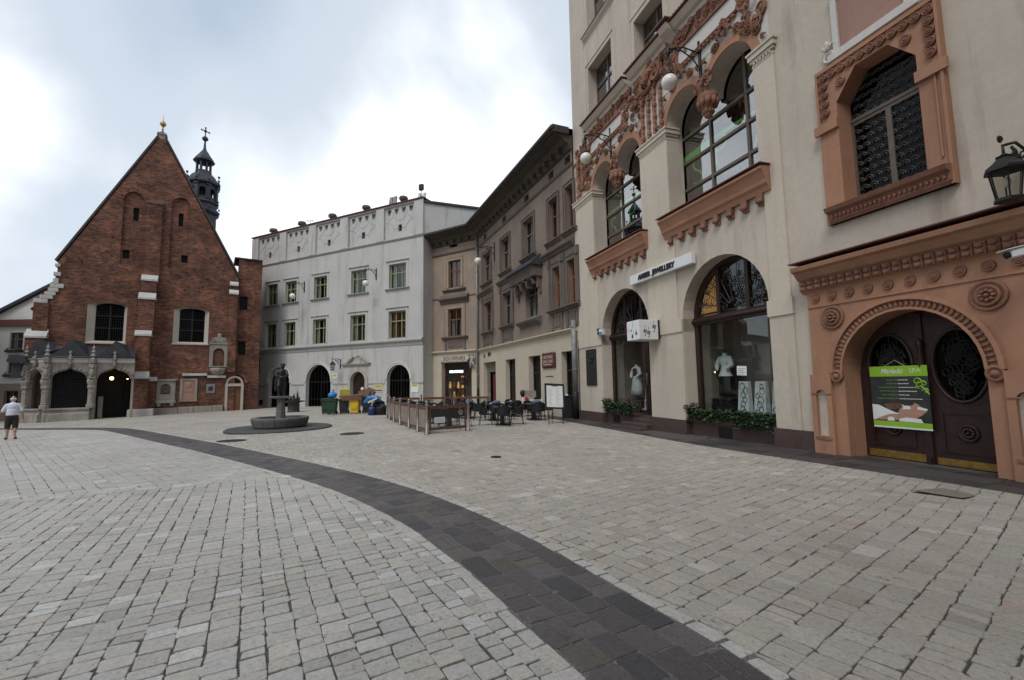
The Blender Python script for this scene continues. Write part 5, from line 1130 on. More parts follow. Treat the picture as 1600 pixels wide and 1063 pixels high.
        b = B.mb(); b.box(x0 - .05, x1 + .05, -.08, .02, z0 - .1, z0); B.part('window_sill', b, M['winstone'], w)
        b = B.mb(); b.prism(seg(gx0, gx1, z0 + .16, 8.18, .22), .40, .41); B.part('pane', b, M['glass_dark'], w); b = B.mb(); b.prism(seg(gx0, gx1, z0 + .16, 8.18, .22), .7, .75); B.part('dark_inside', b, M['void'], w)
        b = B.mb(); k = gx0 + .1
        while k < gx1: b.box(k - .008, k + .008, .33, .35, z0 + .16, 8.25); k += .14
        z = z0 + .3
        while z < 8.3: b.box(gx0, gx1, .35, .37, z - .008, z + .008); z += .2
        for xx in (gx0 + (gx1 - gx0) * .5,): b.box(xx - .04, xx + .04, .34, .39, z0 + .16, 8.3)
        for r_ in (.35, .68): z = z0 + .16 + (8.2 - z0) * r_; b.box(gx0, gx1, .34, .385, z - .035, z + .035)
        B.part('window_lattice', b, M['iron'], w)
        b = B.mb(); ring(b, x0, x1, 8.15, .22, -.012, 0, 0, 10, .28); B.part('brick_arch', b, M['brick'], w)
    # narrow stair bay at the end of the front
    b = B.mb(); b.wall(rect(12.35, 14.2, -1.2, 13.3), [rect(12.5, 13.12, 8.6, 9.8), rect(12.5, 13.08, 4.55, 5.75)], .32, .3, 0, sides=1.5); B.part('stair_bay_wall', b, M['brick'])
    b = B.mb(); b.add([(12.0, .2, 13.3), (14.2, .2, 13.3), (14.2, 4, 13.35), (12.0, 4, 13.35), (12.0, .2, 13.2), (14.2, .2, 13.2)], [(0, 1, 2, 3), (4, 5, 1, 0)]); B.part('stair_bay_roof', b, M['eave'])
    for (z0, z1) in ((8.6, 9.8), (4.55, 5.75)): b = B.mb(); b.box(12.4, 13.2, .6, .65, z0 - .05, z1 + .05); w = B.part('small_window', b, M['void']); b = B.mb(); [b.box(12.5 + k * .1, 12.52 + k * .1, .42, .44, z0, z1) for k in range(7)]; B.part('window_bars', b, M['iron'], w)
    b = B.mb(); b.wall([(11.66, -.5), (11.86, -.5), (11.86, 1.76), (12.84, 1.76), (12.84, -.5), (13.04, -.5), (13.04, 2.0), (11.66, 2.0)], [], -.06, .3, 0, sides=.4); ring(b, 11.86, 12.84, 2.0, .16, -.06, .3); sd_ = B.part('side_door', b, M['winstone'])
    b = B.mb(); b.box(11.86, 12.84, .12, .18, -.5, 1.76); B.part('door_leaf', b, M['wood_frame'], sd_); b = B.mb(); b.prism(arch(11.86, 12.84, None, 2.0), .1, .14); B.part('fanlight', b, M['void'], sd_)
    b = B.mb(); ring(b, 11.6, 13.1, 2.05, .25, -.03, .3, 0, 12); B.part('brick_arch', b, M['brick'], sd_)
    # epitaphs and plaques set in the wall
    b = B.mb(); b.wall(rect(6.98, 8.2, .75, 2.43), [arch(7.24, 7.9, 1.2, 1.72, 10)], -.12, .11, 0, sides=.12); b.box(6.92, 8.26, -.2, 0, .48, .75); b.box(6.9, 8.28, -.24, 0, 2.3, 2.43); b.box(7.05, 7.3, -.22, 0, .25, .48); b.box(7.9, 8.15, -.22, 0, .25, .48); ep = B.part('niche_epitaph', b, M['limestone'])
    b = B.mb(); b.prism(arch(7.24, 7.9, 1.2, 1.72, 10), -.02, -.012); b.ell((7.57, -.05, 1.42), (.2, .05, .16)); b.ell((7.57, -.07, 1.66), (.09, .05, .1)); B.part('carved_figure', b, M['brown2'], ep); b = B.mb(); b.box(7.1, 8.08, -.215, -.2, .53, .71); B.part('inscription', b, M['grey2'], ep)
    b = B.mb(); b.box(8.5, 8.68, -.1, 0, .62, 2.3); b.box(9.5, 9.68, -.1, 0, .62, 2.3); b.box(8.45, 9.73, -.14, 0, .56, .62); b.box(8.5, 9.68, -.1, 0, 2.3, 2.45); ep = B.part('panel_epitaph', b, M['limestone']); b = B.mb(); b.box(8.68, 9.5, -.05, 0, .62, 2.3); B.part('epitaph_panel', b, M['pinkstone'], ep)
    b = B.mb(); b.box(8.75, 9.42, -.07, -.05, 1.35, 2.2); b.ell((9.08, -.07, 1.9), (.2, .04, .28)); B.part('carved_relief', b, M['pinkstone'], ep)
    b = B.mb(); b.bbox(10.31, 10.94, -.06, 0, 1.2, 1.98, .015); p = B.part('metal_plaque', b, M['zinc']); b = B.mb(); b.ell((10.62, -.065, 1.6), (.2, .02, .22), 10, 6); B.part('plaque_emblem', b, M['copper'], p)
    b = B.mb(); b.wall(rect(10.42, 11.74, 3.5, 5.35), [arch(10.68, 11.5, 3.5, 4.6, 10, .45)], -.14, .13, 0, sides=.14); b.mold(10.35, 11.8, [(.14, 5.3), (.22, 5.4), (.22, 5.5), (0, 5.55)]); b.mold(10.4, 11.76, [(.1, 3.34), (.26, 3.44), (.26, 3.5), (0, 3.52)]); b.prism([(10.4, 5.55), (11.76, 5.55), (11.5, 5.9), (11.32, 6.0), (10.84, 6.0), (10.66, 5.9)], -.14, 0); b.box(10.95, 11.22, -.16, 0, 6.0, 6.32); ep = B.part('aedicule_epitaph', b, M['limestone'])
    for sg in (-1, 1): b = B.mb(); volute(b, 11.08 + sg * .4, -.15, 5.78, .16, 0, sg, 0, .05); B.part('scroll', b, M['limestone'], ep)
    b = B.mb(); b.lathe([(.1, 2.62), (.4, 2.8), (.6, 3.1), (.66, 3.34)], 14, 0, T((11.08, 0.1, 0))); B.part('corbel_bowl', b, M['limestone'], ep)
    for (x0, x1, z) in ((8.62, 10.33, 2.68), (10.35, 11.68, 2.5)): b = B.mb(); b.bbox(x0, x1, -.2, 0, z, z + .2, .02); B.part('stone_ledge', b, M['capstone'])
    b = B.mb(); x = 6.95
    for w in (1.5, 1.05, 1.3, .78): b = B.mb(); b.bbox(x, x + w - .02, -.28, 0, -.9, .1 + .02 * (x - 7), .025); B.part('plinth_stone', b, M['limestone']); x += w
    # turret behind the gable
    tx = (-32.9, 47.0); L = CF.M.inverted() @ Vector((tx[0], tx[1], 0)); L = T((L.x, L.y, 0)); RR = 1.42
    b = B.mb(); b.lathe([(RR, 9), (RR, 19.9), (RR + .22, 20.1), (RR + .28, 20.3), (RR + .1, 20.5), (RR, 20.6), (RR, 21.0), (RR + .18, 21.2), (RR + .1, 21.4), (RR, 21.45)], 8, 0, L, False, PI / 8); tu = B.part('turret', b, M['copper'])
    for k in range(8):
        a = PI / 8 + 2 * PI * k / 8; A = L @ Rz(a) ; b = B.mb(); b.box(-.16, .16, RR - .24, RR + .04, 21.45, 23.1, 0, A); b.box(-.22, .22, RR - .2, RR + .12, 21.45, 21.62, 0, A); b.box(-.22, .22, RR - .2, RR + .12, 22.95, 23.1, 0, A)
        b.lathe([(.12, 23.5), (.05, 23.7), (.03, 24.1), (.12, 24.22), (.12, 24.32), (1e-6, 24.4)], 6, 0, A @ T((0, RR + .1, 0))); b.lathe([(.09, 20.5), (.1, 20.6), (1e-6, 20.75)], 5, 0, A @ T((0, RR + .25, 0))); B.part('turret_pier', b, M['copper'], tu)
        A = L @ Rz(2 * PI * k / 8) @ T((0, -(RR * math.cos(PI / 8)) + .0, 0)); b = B.mb(); b.wall(rect(-.5, .5, 21.45, 23.1), [arch(-.28, .28, 21.75, 22.45, 8)], .04, .2, 0, L=A); B.part('belfry_opening', b, M['copper'], tu)
    b = B.mb(); b.lathe([(.9, 21.5), (.9, 23.0)], 8, 0, L, False); B.part('belfry_core', b, M['void'], tu)
    b = B.mb(); b.lathe([(RR + .05, 23.1), (RR + .28, 23.25), (RR + .28, 23.42), (RR + .1, 23.5), (RR * .95, 23.8), (RR * .78, 24.2), (RR * .6, 24.45), (RR * .55, 24.6), (.78, 24.65), (.78, 24.8)], 8, 0, L, False, PI / 8); B.part('turret_dome', b, M['copper'], tu)
    for k in range(8): A = L @ Rz(2 * PI * k / 8 + PI / 8); b = B.mb(); b.box(-.08, .08, .55, .74, 24.8, 25.75, 0, A); B.part('lantern_post', b, M['copper'], tu)
    b = B.mb(); b.lathe([(.76, 25.72), (.98, 25.85), (1.02, 25.95), (.9, 26.05), (.85, 26.25), (.55, 26.65), (.5, 26.75), (.38, 26.95), (.2, 27.2), (.12, 27.5), (.08, 28.2), (.12, 28.25), (.28, 28.4), (.3, 28.55), (.2, 28.72), (.06, 28.8), (.045, 29.0)], 10, 0, L, False); B.part('turret_spire', b, M['copper'], tu)
    b = B.mb(); A = L @ Rz(.5); b.tube([(0, 0, 28.9), (0, 0, 29.75)], .05, 5, 0, L=A); b.tube([(-.38, 0, 29.38), (.38, 0, 29.38)], .05, 5, 0, L=A)
    for p in ((-.38, 0, 29.38), (.38, 0, 29.38), (0, 0, 29.75)): b.ell(p, .1, 6, 4, 0, A)
    b.ell((0, 0, 29.38), .16, 6, 4, 0, A); B.part('turret_cross', b, M['iron'], tu)
build_church()

# ------------------------------------------------------------ stone porch chapel before the church
CHAP = Bld('porch_chapel', 'late gothic stone porch with ogee arches and a dark lead roof', 'chapel', CF)
def build_chapel():
    B = CHAP; O = 2.2; st = M['porchstone']
    F1 = Frame(CF.w(1.0, -O, 0), CF.w(5.75, -O, 0)); F2 = Frame(CF.w(-.35, -.55, 0), CF.w(1.0, -O, 0)); ln = F2.len
    for f, x0, x1, ars in ((F1, 0, 4.75, ((.2, 2.22, .4), (2.62, 4.62, -.6))), (F2, 0, ln, ((.35, ln - .22, .4),))):
        b = B.mb(f); b.wall(rect(x0, x1, .38, 3.85) if f is F2 else [(0, .38), (2.42, .38), (2.42, -.8), (4.75, -.8), (4.75, 3.85), (0, 3.85)], [arch(a, e, max(z0, .38) + .01 if z0 > 0 else -.7, 2.42, 18, .85, 'ogee') for a, e, z0 in ars], 0, .38, 0, sides=.38); w = B.part('arcade_wall', b, st)
        for (a, e, z0) in ars:
            b = B.mb(f); ring(b, a + .06, e - .06, 2.42, .06, -.05, .0, 0, 20, .82, 'ogee'); ring(b, a - .06, e + .06, 2.42, .07, -.1, 0, 0, 20, .90, 'ogee'); B.part('arch_moulding', b, st, w)
            c = (a + e) / 2
            for k in range(10):
                t = (k + .5) / 10
                if abs(t - .5) < .12: continue
                p = arch(a - .12, e + .12, None, 2.42, 20, .98, 'ogee')[int(t * 20)]; b = B.mb(f); b.ell((p[0], -.1, p[1] + .02), (.07, .08, .06), 6, 4); B.part('crocket', b, st, w)
            b = B.mb(f); b.lathe([(.1, 3.28), (.06, 3.5), (.13, 3.62), (.05, 3.72), (.16, 3.85), (.2, 4.0), (.08, 4.1), (.05, 4.25), (.12, 4.36), (1e-6, 4.5)], 7, 0, T((c, -.12, 0))); B.part('arch_finial', b, st, w)
            if z0 > 0:
                b = B.mb(f); x = a + .06
                while x < e: b.box(x - .01, x + .01, .2, .22, .4, 3.2 - abs(x - c) * .6); x += .13
                z = .6
                while z < 3: b.box(a, e, .22, .24, z - .01, z + .01); z += .22
                B.part('arch_lattice', b, M['iron'], w)
        b = B.mb(f); b.mold(x0, x1, [(0, 3.62), (.04, 3.66), (.06, 3.82), (.16, 3.9), (.16, 3.98), (0, 4.0)]); B.part('cornice', b, M['white_relief'], w)
        if f is F1: b = B.mb(f); b.mold(0, 2.42, [(.1, -.9), (.36, -.9), (.36, .02), (.26, .08), (.26, .28), (.34, .3), (.34, .4), (0, .42)]); B.part('parapet_base', b, st)
        else: b = B.mb(f); b.mold(-.35, ln + .1, [(.1, -.9), (.36, -.9), (.36, .02), (.26, .08), (.26, .28), (.34, .3), (.34, .4), (0, .42)]); B.part('parapet_base', b, st)
    # columns
    for (f, x) in ((F1, .03), (F1, 2.42), (F2, .16)):
        b = B.mb(f); b.lathe([(.26, .4), (.26, .62), (.2, .68), (.19, .72), (.22, .76), (.18, .82), (.18, 1.5), (.21, 1.54), (.18, 1.6), (.18, 1.7), (.25, 1.85), (.22, 2.0), (.3, 2.3), (.26, 2.4), (.2, 2.6), (.19, 3.2), (.24, 3.3), (.24, 3.5), (.14, 3.6)], 8, 0, T((x, -.06, 0)), False, PI / 8); c = B.part('column', b, st)
        b = B.mb(f); b.lathe([(.2, 3.6), (.22, 3.9), (.12, 4.0), (.16, 4.15), (.06, 4.3), (.14, 4.42), (.05, 4.55), (.1, 4.7), (.04, 4.8), (1e-6, 5.0)], 6, 0, T((x, -.14, 0)), False); B.part('pinnacle', b, st, c)
        b = B.mb(f); b.ell((x, -.26, 2.9), (.13, .12, .3), 7, 6); b.ell((x, -.27, 3.26), (.08, .08, .1), 6, 5); b.box(x - .18, x + .18, -.4, -.06, 2.5, 2.58); B.part('carved_figure', b, st, c)
    # roof with three small gables
    b = B.mb(); P = [CF.M.inverted() @ F2.w(0, -.15, 0), CF.M.inverted() @ F1.w(-.03, -.2, 0), CF.M.inverted() @ F1.w(4.75, -.2, 0)]
    zl, zh = 4.02, 4.95; q = [(p.x, p.y, zl) for p in P]
    b.add(q + [(P[0].x + .2, 0, zh), (1.6, -.01, zh), (5.6, -.01, zh), (P[0].x, 0, zl), (5.75, 0, zl)], [(0, 1, 4, 3), (1, 2, 5, 4), (0, 3, 6), (2, 7, 5), (0, 6, 7, 2, 1)])
    B.part('lead_roof', b, M['lead'])
    def gab(p0, p1, h, back):
        a, c_ = Vector(p0), Vector(p1); m = (a + c_) / 2; b = B.mb(); b.add([tuple(a) , tuple(c_), (m.x, m.y, m.z + h), (m.x + back[0], m.y + back[1], m.z + h * .95)], [(0, 1, 2), (0, 2, 3), (1, 3, 2), (0, 3, 1)]); B.part('roof_gable', b, M['lead'])
    gab((1.25, -2.3, 4.06), (3.2, -2.3, 4.06), 1.25, (0.3, 2.3)); gab((3.6, -2.3, 4.06), (5.6, -2.3, 4.06), 1.2, (.2, 2.3)); gab((P[0].x, P[0].y, 4.06), (P[1].x, P[1].y, 4.06), 1.15, (1.0, .9))
    b = B.mb(); b.tube([(p[0], p[1] - .03, 4.02) for p in q], .06, 6); B.part('gutter', b, M['lead'])
    # inside
    b = B.mb(); b.box(.2, 5.7, -.08, -.02, -.6, 3.9); b.box(4.0, 4.9, -.12, -.08, -.5, 2.3); B.part('inner_wall', b, M['void'])  # near-black colour puts the shade inside the porch into this wall
    b = B.mb(); b.bbox(3.35, 3.6, -1.9, -1.55, -.6, .9, .03); b.bbox(3.7, 3.95, -1.5, -1.2, -.6, 1.15, .03); B.part('inner_pedestal', b, st)
    b = B.mb(); b.ell((4.35, -1.2, 2.5), .12, 10, 8); lp = B.part('hanging_bulb', b, M['lampglow']); b = B.mb(); b.tube([(4.35, -1.2, 2.6), (4.35, -1.2, 3.9)], .015, 4); b.lathe([(.16, 2.62), (.05, 2.75), (1e-6, 2.8)], 8, 0, T((4.35, -1.2, 0))); B.part('lamp_chain', b, M['iron'], lp)
    b = B.mb(); b.ell((5.25, -1.0, 2.45), .04, 6, 5); B.part('small_bulb', b, M['lampglow'])
    # hooded lead niche on the side buttress
    b = B.mb(); n = 10; prof = [(-.62 + .5 * math.cos(PI * i / n), 3.7 + .5 * math.sin(PI * i / n)) for i in range(n + 1)]; b.prism([(x - .1, z) for x, z in prof], -1.3, -.5); b.prism([(-1.05, 2.6), (-.55, 2.6), (-.55, 3.6), (-1.05, 3.6)], -.9, -.5); B.part('lead_hood', b, M['lead'])
build_chapel()

# ------------------------------------------------------------ white gabled house beyond the church, and the square's west side
HF = Frame((-62.0, 39.4), (-34.0, 38.9))
HOUSE = Bld('white_house', 'white gabled house with window boxes half hidden behind the brick church', 'house', HF)
def build_house():
    B = HOUSE; X = lambda x: x + 62.0
    wn = [(x, z0, z1) for x in (-43.45, -47.2, -51.0) for z0, z1 in ((5.25, 6.7), (3.15, 4.75), (.2, 1.65))]
    zl = lambda x: 8.38 + .505 * (x + 44.4)
    pk = -36.0; b = B.mb(); b.wall([(X(-58), -1.5), (X(-34.5), -1.5), (X(-34.5), zl(pk) - .8), (X(pk), zl(pk)), (X(-45.6), zl(-45.6)), (X(-58), 7.7)], [rect(X(x), X(x + 1.2), z0, z1) for x, z0, z1 in wn], 0, .25, 0, sides=9); B.part('wall', b, M['white'])
    b = B.mb(); b.wall(rect(X(-58), X(-34.5), -1.5, 2.3), [rect(X(x), X(x + 1.2), z0, z1) for x, z0, z1 in wn if z0 < 2], -.04, .05, 0, sides=.05); B.part('lower_wall', b, M['yellow'])
    b = B.mb(); b.box(X(-58), X(-34.6), -.25, 0, 7.25, 7.8); B.part('eaves_band', b, M['redtrim'])
    b = B.mb(); b.prism([(X(-46), zl(-46) + .02), (X(pk), zl(pk) + .02), (X(pk), zl(pk) + .3), (X(-46), zl(-46) + .3)], -.3, 9); b.prism([(X(-58), 7.72), (X(-45.9), 8), (X(-45.9), 8.2), (X(-58), 7.95)], -.3, 9); B.part('roof', b, M['lead'])
    b = B.mb(); b.lathe([(.5, 0), (.5, .03), (.4, .04), (1e-6, .01)], 14, 0, T((X(-41.3), 0, 8.75)) @ OUT @ Sc(1, .42, 1)); B.part('oval_vent', b, M['void'])
    b = B.mb(); b.box(X(-45.5), X(-44.7), 3, 3.8, 8, 9.6); B.part('chimney', b, M['grey'])
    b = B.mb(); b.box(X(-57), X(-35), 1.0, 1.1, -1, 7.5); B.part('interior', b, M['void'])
    for x, z0, z1 in wn:
        w = window(B, X(x), X(x + 1.2), z0, z1, .12, (.5,), (.6,), M['grey_wood'], .08, .07, .06, M['glass'], (M['curtain'], [(0, .25), (.75, 1)], .95))
        if z0 > 2:
            b = B.mb(); b.box(X(x) - .1, X(x + 1.2) + .1, -.25, -.02, z0 - .28, z0 - .05); bx = B.part('window_box', b, M['soil'], w)
            b = B.mb(); leaves(b, X(x) - .2, X(x + 1.2) + .2, -.3, -.02, z0 - .2, z0 + .12, 90, .07, 3); B.part('window_box_plants', b, [M['leaf'], M['leaf2']], bx)['kind'] = 'stuff'
        else: b = B.mb(); [b.box(X(x) + .1 + k * .2, X(x) + .13 + k * .2, -.1, -.07, z0 - .05, z1 + .05) for k in range(6)]; b.box(X(x), X(x + 1.2), -.1, -.07, z0 + .7, z0 + .74); B.part('window_bars', b, M['iron'], w)
def leaves(b, x0, x1, y0, y1, z0, z1, n, r, seed, droop=.0):
    q = random.Random(seed)
    for k in range(n):
        c = Vector((q.uniform(x0, x1), q.uniform(y0, y1), q.uniform(z0, z1) ** 1.0)); A = T(c) @ Rz(q.uniform(0, 6.28)) @ Rx(q.uniform(-1.1, 1.1)); s = r * q.uniform(.6, 1.3)
        b.add([(-.55 * s, 0, 0), (0, -s * .3, .12 * s), (.6 * s, -.1 * s, 0), (s, .55 * s, -.1 * s), (.2 * s, .9 * s, .05 * s), (-.5 * s, .6 * s, -.05 * s)], [(0, 1, 5), (1, 4, 5), (1, 2, 4), (2, 3, 4)], q.choice((0, 0, 1)), False, A)
build_house()
WF = Frame((-43.0, -8.0), (-43.0, 34.0))
WEST = Bld('tan_townhouse', 'tan townhouse with red tiled roof along the open side of the square', 'house', WF)
def build_west():
    B = WEST; hs = [rect(2 + i * 3.4, 3.5 + i * 3.4, z, z + 2.2) for i in range(12) for z in (1.0, 5.0, 8.8)]
    b = B.mb(); b.wall(rect(0, 42, -1.5, 12), hs, 0, .3, 0, sides=10); B.part('wall', b, M['ochre'])
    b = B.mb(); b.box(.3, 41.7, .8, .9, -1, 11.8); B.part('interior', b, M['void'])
    b = B.mb(); b.mold(-.2, 42.2, [(0, 11.4), (.2, 11.6), (.5, 11.9), (.5, 12.05), (0, 12.1)]); B.part('cornice', b, M['cream2'])
    b = B.mb(); b.add([(-.3, -.6, 12.1), (42.3, -.6, 12.1), (42.3, 6, 17), (-.3, 6, 17), (-.3, 12, 12), (42.3, 12, 12)], [(0, 1, 2, 3), (3, 2, 5, 4)]); B.part('roof', b, M['tile'])
    for h in hs: x0, x1, z0, z1 = h[0][0], h[1][0], h[0][1], h[2][1]; w = window(B, x0, x1, z0, z1, .15, (.5,), (.62,), M['white_paint'], .08, .07, .06, M['glass'])
build_west()

SF = Frame((34.0, -9.0), (-9.0, -14.0))
BAS = Bld('basilica', 'tall brick basilica with stone buttresses unseen behind the camera, added to block sky light', 'church', SF)
def build_basilica():  # out of view behind the camera; added to hold back skylight from the square
    B = BAS; L = SF.len; H = 24; hs = [arch(3.0 + i * 6.6, 5.6 + i * 6.6, 6, 15, 12, 2.2, 'pointed') for i in range(6)]
    b = B.mb(); b.wall(rect(0, L, -.5, H), hs, 0, .6, 0, sides=14); B.part('wall', b, M['brick'])
    for h in hs: b = B.mb(); b.prism(h, .5, .52); w = B.part('window', b, M['glass_dark']); b = B.mb(); x = (h[0][0] + h[1][0]) / 2; b.box(x - .08, x + .08, .4, .5, 6, 17); [b.box(h[0][0], h[1][0], .42, .5, z, z + .08) for z in (8, 10, 12, 14)]; B.part('tracery', b, M['limestone'], w)
    for i in range(7): b = B.mb(); x = .3 + i * 6.6; b.box(x, x + 1.4, -1.4, 0, -.5, 14); b.box(x, x + 1.4, -.8, 0, 14.01, 21); B.part('buttress', b, M['brick'])
    b = B.mb(); b.box(-.2, L + .2, -.25, .3, -.5, 1.0); B.part('plinth', b, M['limestone'])
    b = B.mb(); b.add([(-.5, -.6, H), (L + .5, -.6, H), (L + .5, 12, H + 14), (-.5, 12, H + 14)], [(0, 1, 2, 3)]); b.add([(-.5, 12, H + 14), (L + .5, 12, H + 14), (L + .5, 26, H), (-.5, 26, H)], [(0, 1, 2, 3)]); B.part('roof', b, M['tile'])
build_basilica()

# ------------------------------------------------------------ things on and before the facades
def fac_thing(name, label, cat, fr, s, z, group=None, y=0.0):
    p = fr.w(s, y, z); return thing(name, label, cat, p, fr.ang, group)
def kid(b, name, mat, parent): return b.build(name, mat, parent)

# globe lamps on wrought brackets
def globe_lamp(label, fr, s, z, d=1.17, drop=1.05, r=.225, plate=.45):
    t = fac_thing('globe_lamp', label, 'street lamp', fr, s, z, 'opal globe lamps on iron wall brackets')
    b = MB(); b.box(-.05, .05, -.05, .0, -plate - .35, plate); b.ell((0, -.03, plate), .05, 6, 4); b.ell((0, -.03, -plate - .35), .05, 6, 4); kid(b, 'wall_plate', M['iron'], t)
    b = MB(); b.tube([(0, -.03, .1), (0, -d * .5, .16), (0, -d, .0)], .022, 6); b.tube([(0, -.03, -.45), (0, -d * .25, -.12), (0, -d * .6, .04), (0, -d, -.02)], .02, 6)
    for (cy, cz, rr, a0, sg) in ((-d * .22, .0, .10, 1.5, 1), (-d * .48, .07, .07, .5, -1), (-d * .75, .07, .05, 1, 1), (-d - .04, .1, .07, 0, 1)):
        b.tube([(0, p[0], p[2]) for p in spiral(cy, cz, rr, .02, 1.3, a0, 14, 0, sg)], .014, 5)
    kid(b, 'bracket', M['iron'], t)
    b = MB(); b.lathe([(.02, 0.02), (.07, -.02), (.05, -.1), (.09, -.16), (.03, -.22), (.025, -.4), (.05, -.45), (.03, -.52), (.04, -drop + r + .12), (.1, -drop + r + .06), (.11, -drop + r - .02), (.05, -drop + r - .03)], 10, 0, T((0, -d, 0))); kid(b, 'drop_rod', M['iron'], t)
    b = MB(); b.ell((0, -d, -drop), r, 20, 14); kid(b, 'globe', M['whiteglobe'], t)
globe_lamp('opal globe lamp between the second arch and white tablet of the cream building', FR, 8.68, 11.45)
globe_lamp('opal globe lamp at the outer corner relief of the cream building', FR, 3.46, 11.62, 1.18, .98)
globe_lamp('opal globe lamp on the grey building by its two close set windows', GF, 8.0, 11.2, 1.27, 1.25, .26, .3)
globe_lamp('opal globe lamp on the grey building under the attic beside a wide window', GF, 16.95, 11.35, 1.23, 1.2, .26, .3)
globe_lamp('opal globe lamp beside the rain pipe on the weathered brown tenement', G2, 3.69, 11.1, 1.24, .95, .25, .45)

def lantern(label, fr, s, z, d, k=1.0):
    t = fac_thing('wall_lantern', label, 'lantern', fr, s, z, 'black wall lanterns')
    b = MB(); b.tube([(0, -.02, .25 * k), (0, -d * .55, .38 * k), (0, -d, .28 * k)], .022 * k, 6); b.tube([(0, -.02, -.35 * k), (0, -d * .3, .02), (0, -d * .7, .3 * k)], .02 * k, 6); b.box(-.04, .04, -.03, 0, -.45 * k, .35 * k)
    for (cy, cz, rr, a0, sg) in ((-d * .3, .16 * k, .12 * k, 1, 1), (-d * .62, .2 * k, .08 * k, 2, -1), (-d - .05 * k, .36 * k, .06 * k, 0, 1)): b.tube([(0, p[0], p[2]) for p in spiral(cy, cz, rr, .02, 1.4, a0, 16, 0, sg)], .014 * k, 5)
    b.tube([(0, -d, .28 * k), (0, -d, .12 * k)], .018 * k, 6); kid(b, 'bracket', M['iron'], t)
    L = T((0, -d, 0)) @ Sc(k, k, k); b = MB(); b.lathe([(.02, .16), (.06, .12), (.1, .11), (.08, .09), (.16, .0), (.245, -.07), (.25, -.11), (.2, -.115)], 6, 0, L, False); kid(b, 'lantern_roof', M['iron'], t)
    b = MB(); b.lathe([(.185, -.115), (.13, -.52)], 6, 0, L, False); kid(b, 'lantern_glass', M['pane_lantern'], t)
    b = MB()
    for j in range(6): a = 2 * PI * j / 6; b.tube([(.19 * math.cos(a), .19 * math.sin(a), -.115), (.135 * math.cos(a), .135 * math.sin(a), -.52)], .011, 4, 0, L=L)
    b.lathe([(.13, -.515), (.17, -.52), (.17, -.56), (.1, -.58), (1e-6, -.58)], 6, 0, L, False); kid(b, 'lantern_frame', M['iron'], t)
    b = MB(); b.ell((0, 0, -.28), (.05, .05, .09), 8, 6, 0, L); kid(b, 'bulb', M['whiteglobe'], t)
lantern('black hexagonal wall lantern on scroll bracket above the orange portal cornice', FR, 15.32, 4.80, .72, 1.0)
lantern('small black lantern on bracket between the grey building arch and its pediment door', GF, 12.92, 3.62, .9, 1.1)

# shop signs
t = fac_thing('shop_sign', 'long white sign board lettered AMBER JEWELLERY between the shop arches', 'sign', FR, 6.42, 5.40)
b = MB(); b.bbox(-1.66, 1.66, -.22, -.06, -.17, .17, .008); kid(b, 'sign_board', M['white_paint'], t)
b = MB(); b.text('AMBER  JEWELLERY', .235, T((-.12, -.225, -.01)) @ Rx(PI / 2), 0, .02, off=.012, sx=.98); kid(b, 'lettering', M['black'], t)
b = MB(); [b.box(x, x + .06, -.06, 0, -.06, .06) for x in (-1.3, 1.24)]; kid(b, 'fixing', M['steel'], t)
t = fac_thing('sign_box', 'white light box with jewellery pictures projecting over the shop door', 'sign', FR, 6.2, 3.42)
b = MB(); b.bbox(-.74, 0, -.88, -.1, -.33, .33, .012); kid(b, 'light_box', M['white_paint'], t)
b = MB(); [b.box(-.45, -.35, -.1, 0.05, z - .04, z + .04) for z in (-.22, .22)]; b.box(-.03, .03, -.14, -.095, -.33, .33); kid(b, 'wall_bracket', M['iron'], t)
def earring(b, x, z, L, s=1.0, dm=1):
    b.tube([(x, 0, z + .2 * s), (x, 0, z + .1 * s)], .006 * s, 4, 0, L=L)
    for k in range(4): a = PI / 2 * k + .4; b.ell((x + .045 * s * math.cos(a), 0, z + .045 * s * math.sin(a)), (.032 * s, .004, .032 * s), 6, 4, 0, L)
    b.ell((x, 0, z - .13 * s), (.018 * s, .004, .045 * s), 6, 4, dm, L)
A = T((.002, -.49, 0)) @ Rz(PI / 2)
for (x, z, s) in ((-.16, -.05, 1.0), (-.02, -.1, 1.0), (.2, .1, 1.1)): b = MB(); earring(b, x, z, A, s, 1); kid(b, 'earring_picture', [M['ink'], M['maroon']], t)
A = T((-.37, -.882, 0)); b = MB(); b.tube([(-.34, 0, .05), (-.2, 0, .0), (-.08, 0, .02), (0, 0, .12), (.02, 0, .3)], .004, 4, 0, L=A); b.ell((-.09, 0, 0), (.03, .004, .04), 6, 4, 0, A); b.tube([(.05, 0, 0), (0, 0, -.12)], .004, 4, 0, L=A); b.ell((-.03, 0, -.2), (.055, .004, .075), 8, 5, 0, A); b.ell((.2, 0, -.12), (.055, .004, .06), 8, 5, 0, A); b.tube([(.2, 0, .02), (.18, 0, -.08)], .01, 4, 0, L=A); kid(b, 'necklace_picture', M['ink'], t)
t = fac_thing('bronze_plaque', 'tall dark bronze memorial plaque with portrait on the cream corner pier', 'plaque', FR, 1.27, 2.33, y=-.042)
b = MB(); b.bbox(-.45, .45, -.05, 0, -.79, .79, .012); kid(b, 'plate', M['bronze'], t)
b = MB(); b.lathe([(.24, 0), (.24, .02), (.2, .03), (.19, .005), (1e-6, .005)], 14, 0, T((0, -.05, .4)) @ OUT); b.ell((0, -.06, .42), (.1, .05, .14), 8, 6); b.ell((0, -.055, .28), (.15, .04, .07), 8, 5); kid(b, 'portrait_relief', M['bronze'], t)
for k in range(5): b = MB(); b.box(-.32, .32, -.056, -.05, -.05 - k * .13, -.01 - k * .13); kid(b, 'raised_line', M['bronze'], t)
